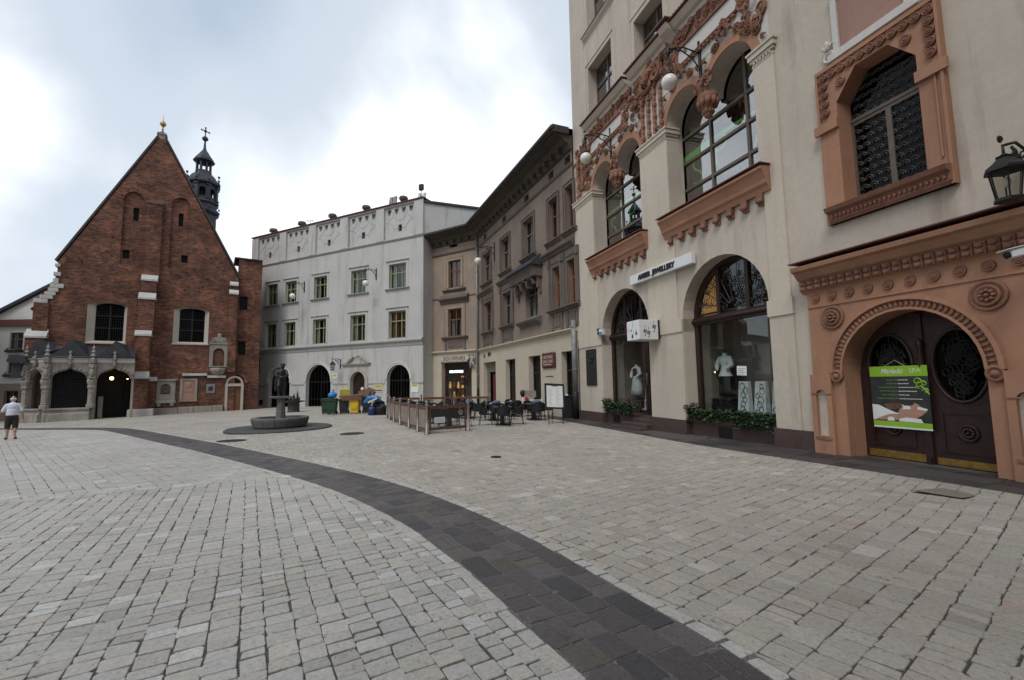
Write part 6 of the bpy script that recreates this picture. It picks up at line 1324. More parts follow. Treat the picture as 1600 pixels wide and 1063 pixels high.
t = fac_thing('alarm_box', 'small blue and white alarm box with lamp on the impost', 'alarm box', FR, 2.33, 3.645, y=-.02)
b = MB(); b.bbox(-.1, .14, -.16, .0, 0, .24, .01); kid(b, 'case', M['white_paint'], t); b = MB(); b.box(-.1, .14, -.166, -.16, .02, .12); kid(b, 'blue_label', M['bagblue'], t); b = MB(); b.lathe([(.06, 0), (.07, .12), (.05, .18), (.09, .2), (.09, .26), (1e-6, .28)], 8, 0, T((-.2, -.1, .02))); b.box(-.2, -.08, -.11, -.09, .05, .08); kid(b, 'beacon', M['black'], t)

# SPA banner hung on the door leaf
t = fac_thing('spa_poster', 'lime and black spa poster hung on a cord on the portal door', 'poster', FR, 13.05, 0.74, y=.27)
b = MB(); b.box(-.5, .5, -.008, 0, 0, 1.2); kid(b, 'poster_sheet', M['bannerdark'], t)
b = MB(); b.box(-.5, .5, -.0095, -.008, 1.0, 1.2, 0); kid(b, 'green_band', [M['lime'], M['paper']], t); b = MB(); b.box(-.5, .5, -.0095, -.008, 0.03, .13, 0); b.box(-.5, .5, -.0095, -.008, 0, .03, 1); kid(b, 'green_band', [M['lime'], M['paper']], t)
b = MB(); b.text('Mariacki', .135, T((-.1, -.0098, 1.10)) @ Rx(PI / 2), 0, .0006, off=.001, shear=.3, sx=.82); b.text('SPA', .125, T((.30, -.0098, 1.10)) @ Rx(PI / 2), 1, .0006, off=0.0); kid(b, 'title_print', [M['paper'], plain('pale_green_print', (.55, .75, .35), .6)], t)
b = MB()
q = random.Random(6)
for k, (w1, w2) in enumerate(((.2, .16), (.2, .16), (.36, .28), (.34, .28), (.3, .14), (.4, .38))):
    z = .93 - k * .072; x = 0.0 - w1
    while x < -.02: l = q.uniform(.02, .05); b.box(x, min(x + l, -.015), -.0092, -.008, z - .008, z + .008, 0); x += l + .012
    x = .0
    while x < w2: l = q.uniform(.02, .05); b.box(x, x + l, -.0092, -.008, z - .006, z + .006, 1); x += l + .01
b.box(-.28, -.05, -.0092, -.008, .44, .455, 0); b.box(-.04, .06, -.0092, -.008, .435, .455, 1); kid(b, 'price_lines', [plain('dim_green_print', (.12, .2, .05), .6), M['paper']], t)
b = MB()
for (cx, cz, r, a0, sg, tr) in ((.32, .9, .07, 0, 1, 1.2), (.42, .86, .05, 2, -1, 1.1), (.36, .8, .09, 1, 1, .7), (.45, .72, .06, 3, -1, 1.0)): b.tube(spiral(cx, cz, r, .012, tr, a0, 16, -.009, sg), [.014 - .0006 * i for i in range(17)], 4, 0, flat=1)
b.tube([(.28, -.009, .78), (.38, -.009, .82), (.46, -.009, .72), (.5, -.009, .66)], .012, 4); kid(b, 'swirl_print', M['lime'], t)
b = MB()
b.prism([(-.5, .14), (.02, .2), (.1, .3), (-.08, .3), (-.22, .36), (-.38, .44), (-.5, .45)], -.0096, -.008, 1)
b.prism([(-.48, .15), (-.05, .16), (.2, .16), (.3, .24), (.32, .34), (.22, .44), (.06, .44), (-.02, .36), (-.04, .28), (-.2, .27)], -.0102, -.008, 0)
b.prism([(.2, .2), (.34, .26), (.43, .34), (.4, .4), (.3, .46), (.2, .46), (.14, .4)], -.0105, -.008, 0)
b.prism([(.27, .4), (.33, .43), (.31, .47), (.24, .5), (.22, .44)], -.0106, -.008, 0)
b.prism([(.28, .38), (.44, .36), (.45, .39), (.3, .43)], -.0109, -.008, 1)
b.prism([(.04, .37), (.18, .38), (.16, .44), (.06, .44)], -.0108, -.008, 1); b.prism([(-.04, .14), (.36, .13), (.33, .2), (.1, .22), (-.02, .19)], -.0108, -.008, 1); b.prism([(-.24, .14), (-.12, .14), (-.12, .2), (-.18, .22), (-.23, .2)], -.0108, -.008, 1)
b.prism([(-.2, .34), (.02, .4), (.04, .48), (-.16, .48), (-.26, .42)], -.0094, -.008, 2); kid(b, 'treatment_picture', [M['skin'], M['paper'], M['wood_frame']], t)
b = MB(); b.tube([(-.22, -.01, 1.2), (-.02, -.01, 1.31), (.14, -.01, 1.2)], .005, 4); kid(b, 'cord', M['signcream'], t)
# security camera by the frame edge
t = fac_thing('security_camera', 'white security camera pointing down from the portal corner', 'camera', FR, 15.42, 3.46)
b = MB(); L = T((-.02, -.5, .06)) @ Rz(-.5) @ Rx(.22); b.bbox(-.07, .07, -.3, .12, -.06, .07, .02, 0, L); b.box(-.09, .09, -.36, .12, .072, .085, 0, L); kid(b, 'housing', M['white_paint'], t); b = MB(); b.lathe([(.05, 0), (.05, .03), (1e-6, .03)], 10, 0, L @ T((0, -.3, 0)) @ OUT); kid(b, 'lens', M['black'], t)
b = MB(); b.tube([(0, 0, .15), (0, -.25, .15), (-.02, -.42, .1)], .025, 6); b.box(-.06, .06, -.03, 0, .08, .22); kid(b, 'arm', M['white_paint'], t)

# planters with ivy, notice, window displays
for (x0, x1, lab, seed) in ((2.25, 4.25, 'brown planter of ivy under the first shop window beside door steps', 3), (7.32, 10.45, 'long brown planter of ivy under the wide second shop window', 4)):
    t = fac_thing('ivy_planter', lab, 'planter', FR, (x0 + x1) / 2, .52); h = (x1 - x0) / 2
    b = MB(); b.wall(rect(-h, h, 0, .22), [], .02, .3, 0, sides=.3); b.box(-h + .001, h - .001, .021, .3, .001, .2); kid(b, 'trough', M['soil'], t)
    b = MB(); leaves(b, -h - .05, h + .02, -.1, .3, .15, .34, int(420 * (x1 - x0)), .055, seed); leaves(b, -h, h, -.12, .02, -.02, .24, int(110 * (x1 - x0)), .052, seed + 9); leaves(b, -h - .1, -h + .3, -.1, .25, .3, .5, 70, .055, seed + 2); leaves(b, h * .2, h, -.14, 0, -.12, .1, int(45 * (x1 - x0)), .05, seed + 12); o = kid(b, 'ivy', [M['leaf'], M['leaf2']], t); o['kind'] = 'stuff'
t = fac_thing('paper_notice', 'white paper notice stuck inside the wide jewellery shop window', 'notice', FR, 9.05, 1.95, y=.46); b = MB(); b.box(-.17, .17, 0, .004, -.12, .14, 0, Ry(.05)); kid(b, 'sheet', M['paper'], t); b = MB(); [b.box(-.13, .13 - .05 * (k % 2), -.002, 0, .06 - k * .05, .07 - k * .05, 0, Ry(.05)) for k in range(4)]; kid(b, 'print_lines', M['ink'], t)
def fuse(name, mb, mat, parent, vox=.012, smooth=4):
    """melt overlapping closed shapes into one continuous surface"""
    o = mb.build(name, mat); m = o.modifiers.new('r', 'REMESH'); m.mode = 'VOXEL'; m.voxel_size = vox; m.use_smooth_shade = True
    s_ = o.modifiers.new('s', 'SMOOTH'); s_.iterations = smooth; s_.factor = .5
    me = bpy.data.meshes.new_from_object(o.evaluated_get(bpy.context.evaluated_depsgraph_get())); old = o.data; o.modifiers.clear(); o.data = me; bpy.data.meshes.remove(old)
    me.polygons.foreach_set('use_smooth', [True] * len(me.polygons))
    if parent is not None: o.parent = parent; KIDS.setdefault(parent.name, []).append(o)
    return o
def limb(b, pts, rad, n=10, m=0):
    b.tube(pts, rad, n, m)
    for p, r in zip(pts, rad): b.ell(p, r * .99, n, 6, m)
def mannequin(label, x, y, z, vest):
    t = fac_thing('mannequin', label, 'mannequin', FR, x, z, 'dress forms in the shop windows', y=y)
    b = MB(); b.ell((0, 0, 1.18), (.2, .13, .2)); b.ell((0, 0, .98), (.14, .11, .2)); b.ell((0, 0, 1.38), (.07, .07, .08)); limb(b, [(-.2, 0, 1.26), (-.3, -.04, 1.05), (-.22, -.12, .92)], [.08, .08, .06]); limb(b, [(.2, 0, 1.26), (.3, -.04, 1.05), (.2, -.12, .95)], [.08, .08, .06]); b.lathe([(.14, .95), (.2, .78), (.25, .7)], 12, 0, Sc(1, .8, 1)) if not vest else None; fuse('blouse', b, M['paper'], t, .02)
    b = MB(); b.lathe([(.145, .96), (.2, .8), (.26, .45), (.3, .2)] if vest else [(.17, .76), (.2, .6), (.23, .3), (.24, .1)], 14, 0, Sc(1, .85, 1)); kid(b, 'skirt', M['curtain'] if vest else M['black'], t)
    if vest: b = MB(); b.lathe([(.15, .96), (.15, 1.05), (.19, 1.2), (.15, 1.28)], 14, 0, Sc(1.05, .75, 1)); kid(b, 'waistcoat', M['maroon'], t)
    b = MB(); b.tube([(0, 0, 0), (0, 0, 1.0)], .02, 6); b.lathe([(.16, 0), (.16, .02), (.03, .04)], 12); b.lathe([(.05, 1.42), (.05, 1.47), (1e-6, 1.48)], 8); kid(b, 'stand', M['iron'], t)
mannequin('dress form in white blouse and black skirt in the wide shop window', 7.72, 1.15, 1.12, False)
mannequin('dress form in blouse, waistcoat and grey skirt behind the first shop window', 2.95, 1.1, .95, True)
t = fac_thing('display_table', 'low wooden display table under the dress form in the first window', 'table', FR, 3.0, .54, y=1.15); b = MB(); b.bbox(-.5, .5, -.3, .3, .36, .41, .01); kid(b, 'table_top', M['wood_frame'], t)
for sx in (-.42, .42):
    for sy in (-.22, .22): b = MB(); b.box(sx - .03, sx + .03, sy - .03, sy + .03, 0, .36); kid(b, 'leg', M['wood_frame'], t)
t = fac_thing('display_plinth', 'dark box plinth below the dress form in the wide window', 'plinth', FR, 7.78, .54, y=1.15); b = MB(); b.bbox(-.4, .4, -.3, .3, 0, .575, .01); kid(b, 'box', M['black'], t); b = MB(); b.box(-.42, .42, -.32, .32, .576, .6); kid(b, 'top', M['black'], t)
for i, (x, y, lab) in enumerate(((8.7, .8, 'white necklace display board nearest the dress form in the wide window'), (9.28, .8, 'white necklace display board in the middle of the row of three'), (9.86, .8, 'white necklace display board at the inner edge of the wide window'), (4.1, .8, 'white necklace display board beside the glass shop door'))):
    t = fac_thing('necklace_stand', lab, 'display stand', FR, x, .54, 'white necklace display boards', y=y)
    b = MB(); b.add([(-.24, -.12, 0), (.24, -.12, 0), (.24, .2, 0), (-.24, .2, 0), (-.24, -.12, .1), (.24, -.12, .1), (.24, .2, .1), (-.24, .2, .1), (-.17, .05, 1.12), (.17, .05, 1.12), (.17, .14, 1.12), (-.17, .14, 1.12), (-.2, -.04, .1), (.2, -.04, .1), (.2, .16, .1), (-.2, .16, .1)], [(0, 1, 5, 4), (1, 2, 6, 5), (2, 3, 7, 6), (3, 0, 4, 7), (4, 5, 6, 7), (12, 13, 9, 8), (13, 14, 10, 9), (14, 15, 11, 10), (15, 12, 8, 11), (8, 9, 10, 11)]); kid(b, 'board', M['white_paint'], t)
    b = MB(); q = random.Random(i)
    for k in range(7): cx, cz = q.uniform(-.1, .1), .22 + k * .125; r = q.uniform(.06, .1); yy = -.045 + (cz - .1) * .088; b.tube([(cx + r * math.cos(a), yy, cz + r * 1.3 * math.sin(a)) for a in [2 * PI * j / 10 for j in range(10)]], .009, 4, 0, True)
    kid(b, 'necklaces', M['ink'], t)

# signs and pipes on the tenement
t = fac_thing('shop_sign', 'cream board lettered SOUVENIRS above the lit souvenir shop', 'sign', G1, 3.38, 3.62, y=-.01)
b = MB(); b.bbox(-1.5, 1.5, -.05, .015, -.22, .24, .008); kid(b, 'sign_board', M['signcream'], t)
b = MB(); b.text('SOUVENIRS', .44, T((0, -.055, .05)) @ Rx(PI / 2), 0, .01, off=.002, sx=.98); kid(b, 'lettering', M['ink'], t)
b = MB(); [b.box(-1.35 + k * .5, -1.0 + k * .5, -.053, -.05, -.17, -.14) for k in range(6)]; kid(b, 'small_print', M['ink'], t)
t = fac_thing('lit_sign', 'glowing white SOUVENIRS letters inside the souvenir shop door head', 'sign', G1, 3.2, 2.64, y=.44)
b = MB(); b.box(-.95, .95, 0, .05, -.16, .18); kid(b, 'sign_board', M['black'], t); b = MB(); b.text('SOUVENIRS', .27, T((-.02, -.004, 0)) @ Rx(PI / 2), 0, .004, off=.006); kid(b, 'lettering', M['neon'], t)
t = fac_thing('hanging_sign', 'ornate hanging sign with pale figure and black bracket beside the rain pipe', 'sign', G1, 5.2, 3.35, y=-.02)
b = MB(); b.tube([(0, 0, .5), (0, -.5, .52), (0, -.6, .42)], .025, 5); b.tube([(0, 0, -.1), (0, -.3, .2), (0, -.5, .5)], .02, 5); b.ell((-.22, -.2, -.05), (.16, .06, .34), 8, 6); kid(b, 'bracket', M['black'], t)
b = MB(); b.tube([(0.05, -.15, .42), (.1, -.2, .2), (.0, -.22, -.1), (-.12, -.22, -.5)], [.09, .14, .12, .04], 7); b.tube([(.1, -.2, .1), (.22, -.2, -.2), (.2, -.2, -.42)], [.07, .08, .04], 6); b.ell((.42, -.2, -.38), (.12, .05, .1), 8, 5); kid(b, 'pale_figure', M['grey2'], t)
b = MB(); b.tube([(.42, -.2, .5), (.42, -.2, -.3)], .025, 5); b.box(.1, .44, -.22, -.18, .48, .52); kid(b, 'drop_rod', M['black'], t)
t = fac_thing('wall_lettering', 'short black letters on the pale wall beside the rain pipe', 'sign', G2, 1.95, 3.72, y=.008); b = MB(); b.text('N', .42, T((-.78, -.01, -.05)) @ Rx(PI / 2), 0, .008, off=.006); b.text('IIN', .42, T((.35, -.01, .03)) @ Rx(PI / 2), 0, .008, off=.008, sx=1.2); kid(b, 'lettering', M['black'], t)
t = fac_thing('shop_sign', 'maroon scalloped shop sign with pale lettering near the menu board', 'sign', G2, 11.8, 2.85, y=-.02)
b = MB(); b.bbox(-.74, .74, -.07, 0.02, -.36, .36, .02); [b.ell((-.62 + k * .31, -.03, .36 if j else -.36), (.13, .03, .06), 7, 4) for k in range(5) for j in (0, 1)]; kid(b, 'sign_board', M['maroon'], t)
b = MB(); [b.text(s_, .25, T((-.03, -.076, z)) @ Rx(PI / 2), 0, .004, off=.0, sx=1.0) for s_, z in (('ORZONKE', .16), ('GRACOVIE', -.07))]; b.box(-.55, .4, -.076, -.07, -.25, -.2); kid(b, 'lettering', M['signcream'], t)
def pipe(label, fr, s, y, z0, z1, r, mat, black=0.0):
    t = fac_thing('rain_pipe', label, 'rain pipe', fr, s, z0, 'rain pipes on the facades', y=y); b = MB(); b.tube([(0, 0, black), (0, 0, z1 - z0)], r, 12); kid(b, 'pipe', mat, t)
    b = MB(); z = 1.0 + black
    while z < z1 - z0: b.lathe([(r + .015, z), (r + .015, z + .06)], 12); z += 2.0
    kid(b, 'pipe_collar', mat, t)
    if black: b = MB(); b.lathe([(r * 1.15, 0), (r * 1.15, black), (r, black + .02)], 12); kid(b, 'iron_foot', M['iron'], t)
pipe('slim zinc rain pipe in the tenement inner corner full height', G1, G1.len - .08, -.14, -.3, 13.2, .075, M['zinc'], 1.6)
pipe('thick pale rain pipe with black foot between the tenement and cream building', FR, -.14, -.17, 0, 4.6, .13, M['zinc'], 1.25)

# roof fittings on the grey building
t = fac_thing('roof_floodlights', 'pair of grey floodlights on the grey building parapet', 'floodlight', GF, 18.4, 17.08, y=.3)
for k, dx in enumerate((-.22, .2)): b = MB(); b.bbox(dx - .17, dx + .17, -.1, .1, .16, .86, .02, 0, Rx(-.2)); b.box(dx - .03, dx + .03, -.03, .03, 0, .2); kid(b, 'floodlight', M['steel'], t)
t = fac_thing('roof_loudspeaker', 'dark loudspeaker and bracket on the high parapet corner of grey building', 'floodlight', GF, 21.5, 17.08, y=.3)
b = MB(); b.tube([(0, 0, 0), (0, 0, .8)], .04, 5); b.tube([(0, 0, .3), (.5, 0, .3), (.5, 0, .55)], .03, 5); kid(b, 'mast', M['steel'], t); b = MB(); b.bbox(-.2, .2, -.12, .12, .75, 1.25, .02); kid(b, 'floodlight', M['iron'], t); b = MB(); b.bbox(-.28, -.04, -.12, .1, .05, .5, .02); b.bbox(.2, .42, -.12, .1, .05, .45, .02); kid(b, 'junction_box', M['white_paint'], t)  # the box on the mast is the loudspeaker
t = fac_thing('roof_antenna', 'thin forked aerial on the parapet between two stone balls', 'aerial', GF, 8.2, 17.08, y=.3)
b = MB(); b.tube([(0, 0, 0), (0, 0, .5)], .025, 5); b.tube([(-.35, 0, .5), (.35, 0, .45)], .025, 5); b.tube([(-.3, 0, .5), (-.45, 0, .62)], .05, 5); b.tube([(.3, 0, .45), (.4, 0, .35)], .05, 5); kid(b, 'mast', M['steel'], t)

# ------------------------------------------------------------ the fountain
fx, fy = -9.55, 18.85; t = thing('fountain', 'grey stone fountain with bronze youth on a pillar over round basin', 'fountain', (fx, fy, G(fx, fy)), .5)
b = MB(); b.lathe([(1.98, -.1), (1.98, .05), (1.93, .08), (1e-6, .08)], 40, 0, None, False); kid(b, 'step_disc', M['discstone'], t)
n = 14
for k in range(n):
    a0, a1 = 2 * PI * k / n + .006, 2 * PI * (k + 1) / n - .006; vs = []; fs = []
    prof = [(.93, .08), (1.0, .14), (1.07, .36), (1.08, .44), (1.06, .48), (.86, .48), (.84, .45), (.80, .2)]
    m = 4
    for j in range(m + 1):
        a = a0 + (a1 - a0) * j / m; vs += [(r * math.cos(a), r * math.sin(a), z) for r, z in prof]
    L_ = len(prof); fs = [(j * L_ + i, (j + 1) * L_ + i, (j + 1) * L_ + i + 1, j * L_ + i + 1) for j in range(m) for i in range(L_ - 1)] + [tuple(range(L_)), tuple(range(m * L_ + L_ - 1, m * L_ - 1, -1))]
    b = MB(); b.add(vs, fs); kid(b, 'basin_stone', M['fountstone'], t)
b = MB(); b.lathe([(.83, .08), (.83, .3), (1e-6, .3)], 24); kid(b, 'basin_water', M['glass_dark'], t)
b = MB(); b.lathe([(.82, .081), (.82, .22), (1e-6, .22)], 24); kid(b, 'basin_floor', M['discstone'], t)
b = MB(); b.lathe([(.24, .08), (.2, .3), (.17, .7), (.15, 1.1), (.17, 1.2), (.2, 1.27)], 8, 0, None, False); b.bbox(-.42, .42, -.24, .24, 1.24, 1.33, .015); kid(b, 'pillar', M['fountstone'], t)
b = MB(); Z0 = 1.33
limb(b, [(-.07, .02, Z0 + .72), (-.1, -.1, Z0 + .42), (-.08, .02, Z0 + .06)], [.10, .085, .06]); limb(b, [(.07, .02, Z0 + .72), (.1, .02, Z0 + .38), (.1, .03, Z0 + .05)], [.10, .08, .055])
b.ell((-.08, -.05, Z0 + .03), (.06, .12, .04)); b.ell((.1, -.02, Z0 + .03), (.06, .12, .04))
limb(b, [(0, .02, Z0 + .68), (0, .0, Z0 + .85), (0, .02, Z0 + 1.0)], [.14, .13, .15]); b.ell((-.02, .05, Z0 + .6), (.15, .13, .28)); b.ell((.0, .06, Z0 + .3), (.13, .11, .24))
limb(b, [(-.15, .02, Z0 + 1.03), (-.22, -.05, Z0 + .84), (-.1, -.2, Z0 + .82)], [.065, .055, .042]); limb(b, [(.15, .02, Z0 + 1.03), (.21, -.1, Z0 + .86), (.1, -.2, Z0 + .8)], [.065, .055, .042])
b.ell((0, -.2, Z0 + .76), (.12, .08, .07)); limb(b, [(0, 0, Z0 + 1.05), (.02, -.02, Z0 + 1.16)], [.06, .055]); b.ell((.03, -.04, Z0 + 1.24), (.085, .1, .11)); b.ell((.03, -.02, Z0 + 1.31), (.11, .12, .05)); b.ell((.05, -.13, Z0 + 1.22), (.02, .03, .025))
b.tube([(-.15, .1, Z0 + 1.0), (-.22, .14, Z0 + .6), (-.2, .12, Z0 + .2)], [.04, .06, .04], 8); fuse('bronze_youth', b, M['bronze'], t, .016, 3)

mx_, my_ = -15.7, 32.8; t = thing('bronze_model', 'dark round pedestal with bronze city model behind the fountain', 'monument', (mx_, my_, G(mx_, my_)), .3)
b = MB(); b.lathe([(.42, 0), (.4, .05), (.38, .66), (.5, .7)], 8, 0, None, False); kid(b, 'pedestal', M['discstone'], t); b = MB(); b.lathe([(.5, .7), (.74, .74), (.74, .8), (.3, .82), (1e-6, .82)], 16, 0, None, False); kid(b, 'model_base', M['bronze'], t)
for (x, y, w, h, sp) in ((0, 0, .14, .3, .25), (.22, .1, .12, .42, .3), (-.2, .12, .16, .16, .1), (-.3, -.15, .1, .12, .08), (.1, -.2, .2, .14, .1), (.36, -.1, .1, .2, .1)): b = MB(); b.box(x - w / 2, x + w / 2, y - w / 2, y + w / 2, .815, .82 + h); b.lathe([(w * .68, .82 + h), (1e-6, .82 + h + sp)], 4, 0, T((x, y, 0)), False, PI / 4); kid(b, 'model_house', M['bronze'], t)

# ------------------------------------------------------------ the walking man
hx, hy = -20.48, 18.75; t = thing('person', 'stocky balding man in white short sleeved shirt and dark shorts walking away', 'person', (hx, hy, G(hx, hy)), .82)
b = MB(); b.L = Sc(.88, .95, 1)
limb(b, [(-.1, 0, .9), (-.115, .10, .5), (-.12, .08, .1)], [.105, .068, .045], 12); limb(b, [(.1, 0, .9), (.12, .03, .49), (.13, -.10, .09)], [.105, .068, .045], 12)
b.ell((-.115, .085, .36), (.062, .066, .12)); b.ell((.125, -.04, .35), (.062, .066, .12))
limb(b, [(-.12, .08, .05), (-.125, .2, .035)], [.045, .035]); limb(b, [(.13, -.1, .05), (.14, .02, .035)], [.045, .035])
b.ell((0, 0, .98), (.2, .15, .14), 14, 8); b.ell((0, .05, 1.1), (.2, .17, .16), 14, 8); b.ell((0, .01, 1.3), (.21, .13, .18), 14, 8); limb(b, [(-.19, 0, 1.38), (.19, 0, 1.38)], [.06, .06]); limb(b, [(0, .01, 1.42), (0, .03, 1.55)], [.065, .06])
b.ell((0, .045, 1.635), (.078, .098, .118), 14, 10); b.ell((0, .06, 1.55), (.058, .07, .05)); b.ell((0, .145, 1.605), (.014, .02, .026)); b.ell((-.08, .035, 1.61), (.012, .022, .032)); b.ell((.08, .035, 1.61), (.012, .022, .032)); b.ell((0, .125, 1.565), (.026, .012, .008))
for sg in (-1, 1):
    el = (.315, -.03, 1.10) if sg > 0 else (.34, .03, 1.13); wr = (.35, .06, .87) if sg > 0 else (.40, .2, .97)
    limb(b, [(sg * .22, 0, 1.37), (sg * el[0], el[1], el[2]), (sg * wr[0], wr[1], wr[2])], [.058, .045, .031], 10)
    d = (Vector((wr[0], wr[1], wr[2])) - Vector(el)).normalized(); p = Vector(wr) + d * .06; b.ell((sg * p.x, p.y, p.z), (.022, .038, .05))
    for k in range(4): q0 = Vector(wr) + d * .09 + Vector((0, (k - 1.5) * .02, 0)); l_ = (.062, .078, .074, .055)[k]; q1 = q0 + d * l_ * .55; q2 = q1 + (d + Vector((-.5, 0, 0))).normalized() * l_ * .5; b.tube([(sg * v.x, v.y, v.z) for v in (q0, q1, q2)], [.0105, .010, .009], 6)
    q0 = Vector(wr) + d * .04 + Vector((-.005, .03, 0)); q1 = q0 + (d * .6 + Vector((-.2, .6, 0))).normalized() * .045; q2 = q1 + d * .03; b.tube([(sg * v.x, v.y, v.z) for v in (q0, q1, q2)], [.013, .011, .009], 6)
fuse('body', b, M['skin'], t, .009, 3)
b = MB(); b.L = Sc(.86, .95, 1); b.ell((0, .05, 1.09), (.225, .19, .2), 14, 8); b.ell((0, .01, 1.3), (.232, .155, .2), 14, 8); b.lathe([(.2, .93), (.225, 1.0), (.22, 1.2)], 16, 0, Sc(1, .82, 1) @ T((0, .03, 0))); limb(b, [(-.2, 0, 1.375), (0, 0, 1.40), (.2, 0, 1.375)], [.075, .09, .075]); limb(b, [(0, .0, 1.42), (0, .012, 1.47)], [.08, .074])
for sg in (-1, 1): limb(b, [(sg * .21, 0, 1.375), (sg * .27, -.01, 1.25), (sg * .30, -.02, 1.16)], [.07, .07, .072])
fuse('shirt', b, M['shirt'], t, .014, 4)
b = MB(); b.L = Sc(.88, .95, 1); b.ell((0, .01, .94), (.218, .175, .12), 14, 8); limb(b, [(-.1, 0, .88), (-.115, .05, .66), (-.12, .085, .5)], [.125, .112, .105]); limb(b, [(.1, 0, .88), (.115, .02, .66), (.125, .025, .5)], [.125, .112, .105]); fuse('shorts', b, M['shorts'], t, .014, 3)
b = MB(); b.lathe([(.05, -.075), (.085, -.05), (.093, 0), (.086, .035), (.075, .04)], 14, 0, T((0, .03, 1.63)) @ Sc(1, 1.1, 1)); kid(b, 'hair', M['hair'], t)
for (x, y) in ((-.125, .13), (.14, -.05)): b = MB(); b.ell((x, y, .045), (.052, .14, .05), 12, 8); b.box(x - .05, x + .05, y - .13, y + .13, 0, .025); fuse('shoe', b, M['shoe'], t, .012, 3)

# ------------------------------------------------------------ refuse by the grey building
def bin_(label, x, y, rot, mat, lid=None, open_=0.0, w=.56, h=.90, d=.6):
    t = thing('wheelie_bin', label, 'rubbish bin', (x, y, G(x, y)), rot, 'wheelie bins set out before the grey building')
    b = MB(); k = .78; b.add([(-w / 2 * k, -d / 2 * k, .06), (w / 2 * k, -d / 2 * k, .06), (w / 2 * k, d / 2 * k, .06), (-w / 2 * k, d / 2 * k, .06), (-w / 2, -d / 2, h), (w / 2, -d / 2, h), (w / 2, d / 2, h), (-w / 2, d / 2, h)], [(0, 3, 2, 1), (0, 1, 5, 4), (1, 2, 6, 5), (2, 3, 7, 6), (3, 0, 4, 7)]); b.bbox(-w / 2 - .03, w / 2 + .03, -d / 2 - .03, d / 2 + .03, h - .1, h, .02); b.box(-w * .3, w * .3, -d / 2 * .92 - .012, -d / 2 * .8, .3, .62); kid(b, 'body', mat, t)
    b = MB(); A = T((0, d / 2, h + .0)) @ Rx(-open_); b.bbox(-w / 2 - .035, w / 2 + .035, -d - .05, .02, .005, .05, .02, 0, A); b.bbox(-w / 2 + .03, w / 2 - .03, -d + .05, -.06, .05, .085, .03, 0, A); kid(b, 'lid', lid or mat, t)
    for sx in (-1, 1): b = MB(); b.lathe([(.02, -.03), (.1, -.03), (.1, .03), (.02, .03)], 12, 0, T((sx * w * .42, d * .36, .1)) @ Ry(PI / 2), False); kid(b, 'wheel', M['black'], t)
    b = MB(); b.tube([(-w * .4, d / 2, h - .06), (-w * .4, d / 2 + .08, h - .03), (w * .4, d / 2 + .08, h - .03), (w * .4, d / 2, h - .06)], .018, 6); kid(b, 'handle', M['black'], t)
    return t
bin_('green wheelie bin at the row end with blue bag on its lid', -10.95, 27.75, .15, M['bing'])
bin_('green wheelie bin half hidden behind the bin with the blue bag', -11.6, 28.5, .25, M['bing'])
bin_('black wheelie bin with its pale yellow lid thrown open', -10.35, 28.1, .2, M['binb'], M['yellowlid'], 1.25)
bin_('bright yellow wheelie bin in the middle under a brown board', -9.62, 27.95, .05, M['biny'], M['biny'], 0.0)
bin_('dark navy wheelie bin carrying cardboard and waste boards', -8.9, 27.9, .3, M['binn'], None, 0.0)
def bag(name, label, x, y, z, r, mat, seed, grp='rubbish bags by the bins'):
    t = thing(name, label, 'rubbish bag', (x, y, z), 0, grp); q = random.Random(seed); b = MB(); b.ell((0, 0, r[2] * .72), r, 12, 8)
    for k in range(9): a = q.uniform(0, 6.28); b.ell((r[0] * .6 * math.cos(a), r[1] * .6 * math.sin(a), r[2] * q.uniform(.3, 1.2)), (r[0] * q.uniform(.3, .5), r[1] * q.uniform(.3, .5), r[2] * q.uniform(.3, .45)), 8, 6)
    b.box(-r[0] * .7, r[0] * .7, -r[1] * .7, r[1] * .7, 0, r[2] * .5); fuse('sack', b, mat, t, .03, 2); b = MB(); b.lathe([(.03, 0), (.05, .03), (.02, .06), (.08, .14), (.05, .16)], 7, 0, T((r[0] * .2, 0, r[2] * 1.62))); kid(b, 'tied_neck', mat, t)
z_ = G(-8, 28)
bag('rubbish_bag', 'blue bag heaped on the lid of the green wheelie bin', -10.95, 27.75, .985, (.27, .24, .2), M['bagblue'], 1)
bag('rubbish_bag', 'large black rubbish bag standing alone at the end of the row', -7.5, 26.2, z_, (.42, .38, .36), M['bagblack'], 2)
bag('rubbish_bag', 'black rubbish bag leaning on the navy bag below the blue sack', -7.8, 26.6, .30, (.36, .34, .32), M['bagblack'], 3)
bag('rubbish_bag', 'small navy rubbish bag at the foot of the heap', -8.0, 26.0, z_, (.24, .24, .32), M['bagnavy'], 4)
t = thing('rubbish_bag', 'long blue sack slumped over the top of the black bags', 'rubbish bag', (-8.05, 26.3, .72), -.2, 'rubbish bags by the bins'); b = MB(); b.tube([(-.55, 0, -.02), (-.3, 0, .14), (0, 0, .24), (.28, 0, .22), (.45, .0, .08)], [.07, .15, .19, .17, .08], 10); b.ell((-.1, -.08, .24), (.26, .16, .13)); fuse('sack', b, M['bagblue'], t, .03, 2)
t = thing('cardboard', 'torn cardboard tray lying on the black heap', 'cardboard', (-7.95, 26.2, .78), .1); b = MB(); b.bbox(-.3, .3, -.25, .0, 0, .04, .008, 0, Ry(-.45)); b.bbox(-.3, .3, -.26, -.22, 0, .14, .006, 0, Ry(-.45)); kid(b, 'tray', M['card'], t); b = MB(); b.box(-.28, .28, -.262, -.26, .03, .1, 0, Ry(-.45)); kid(b, 'printed_side', M['paper'], t)
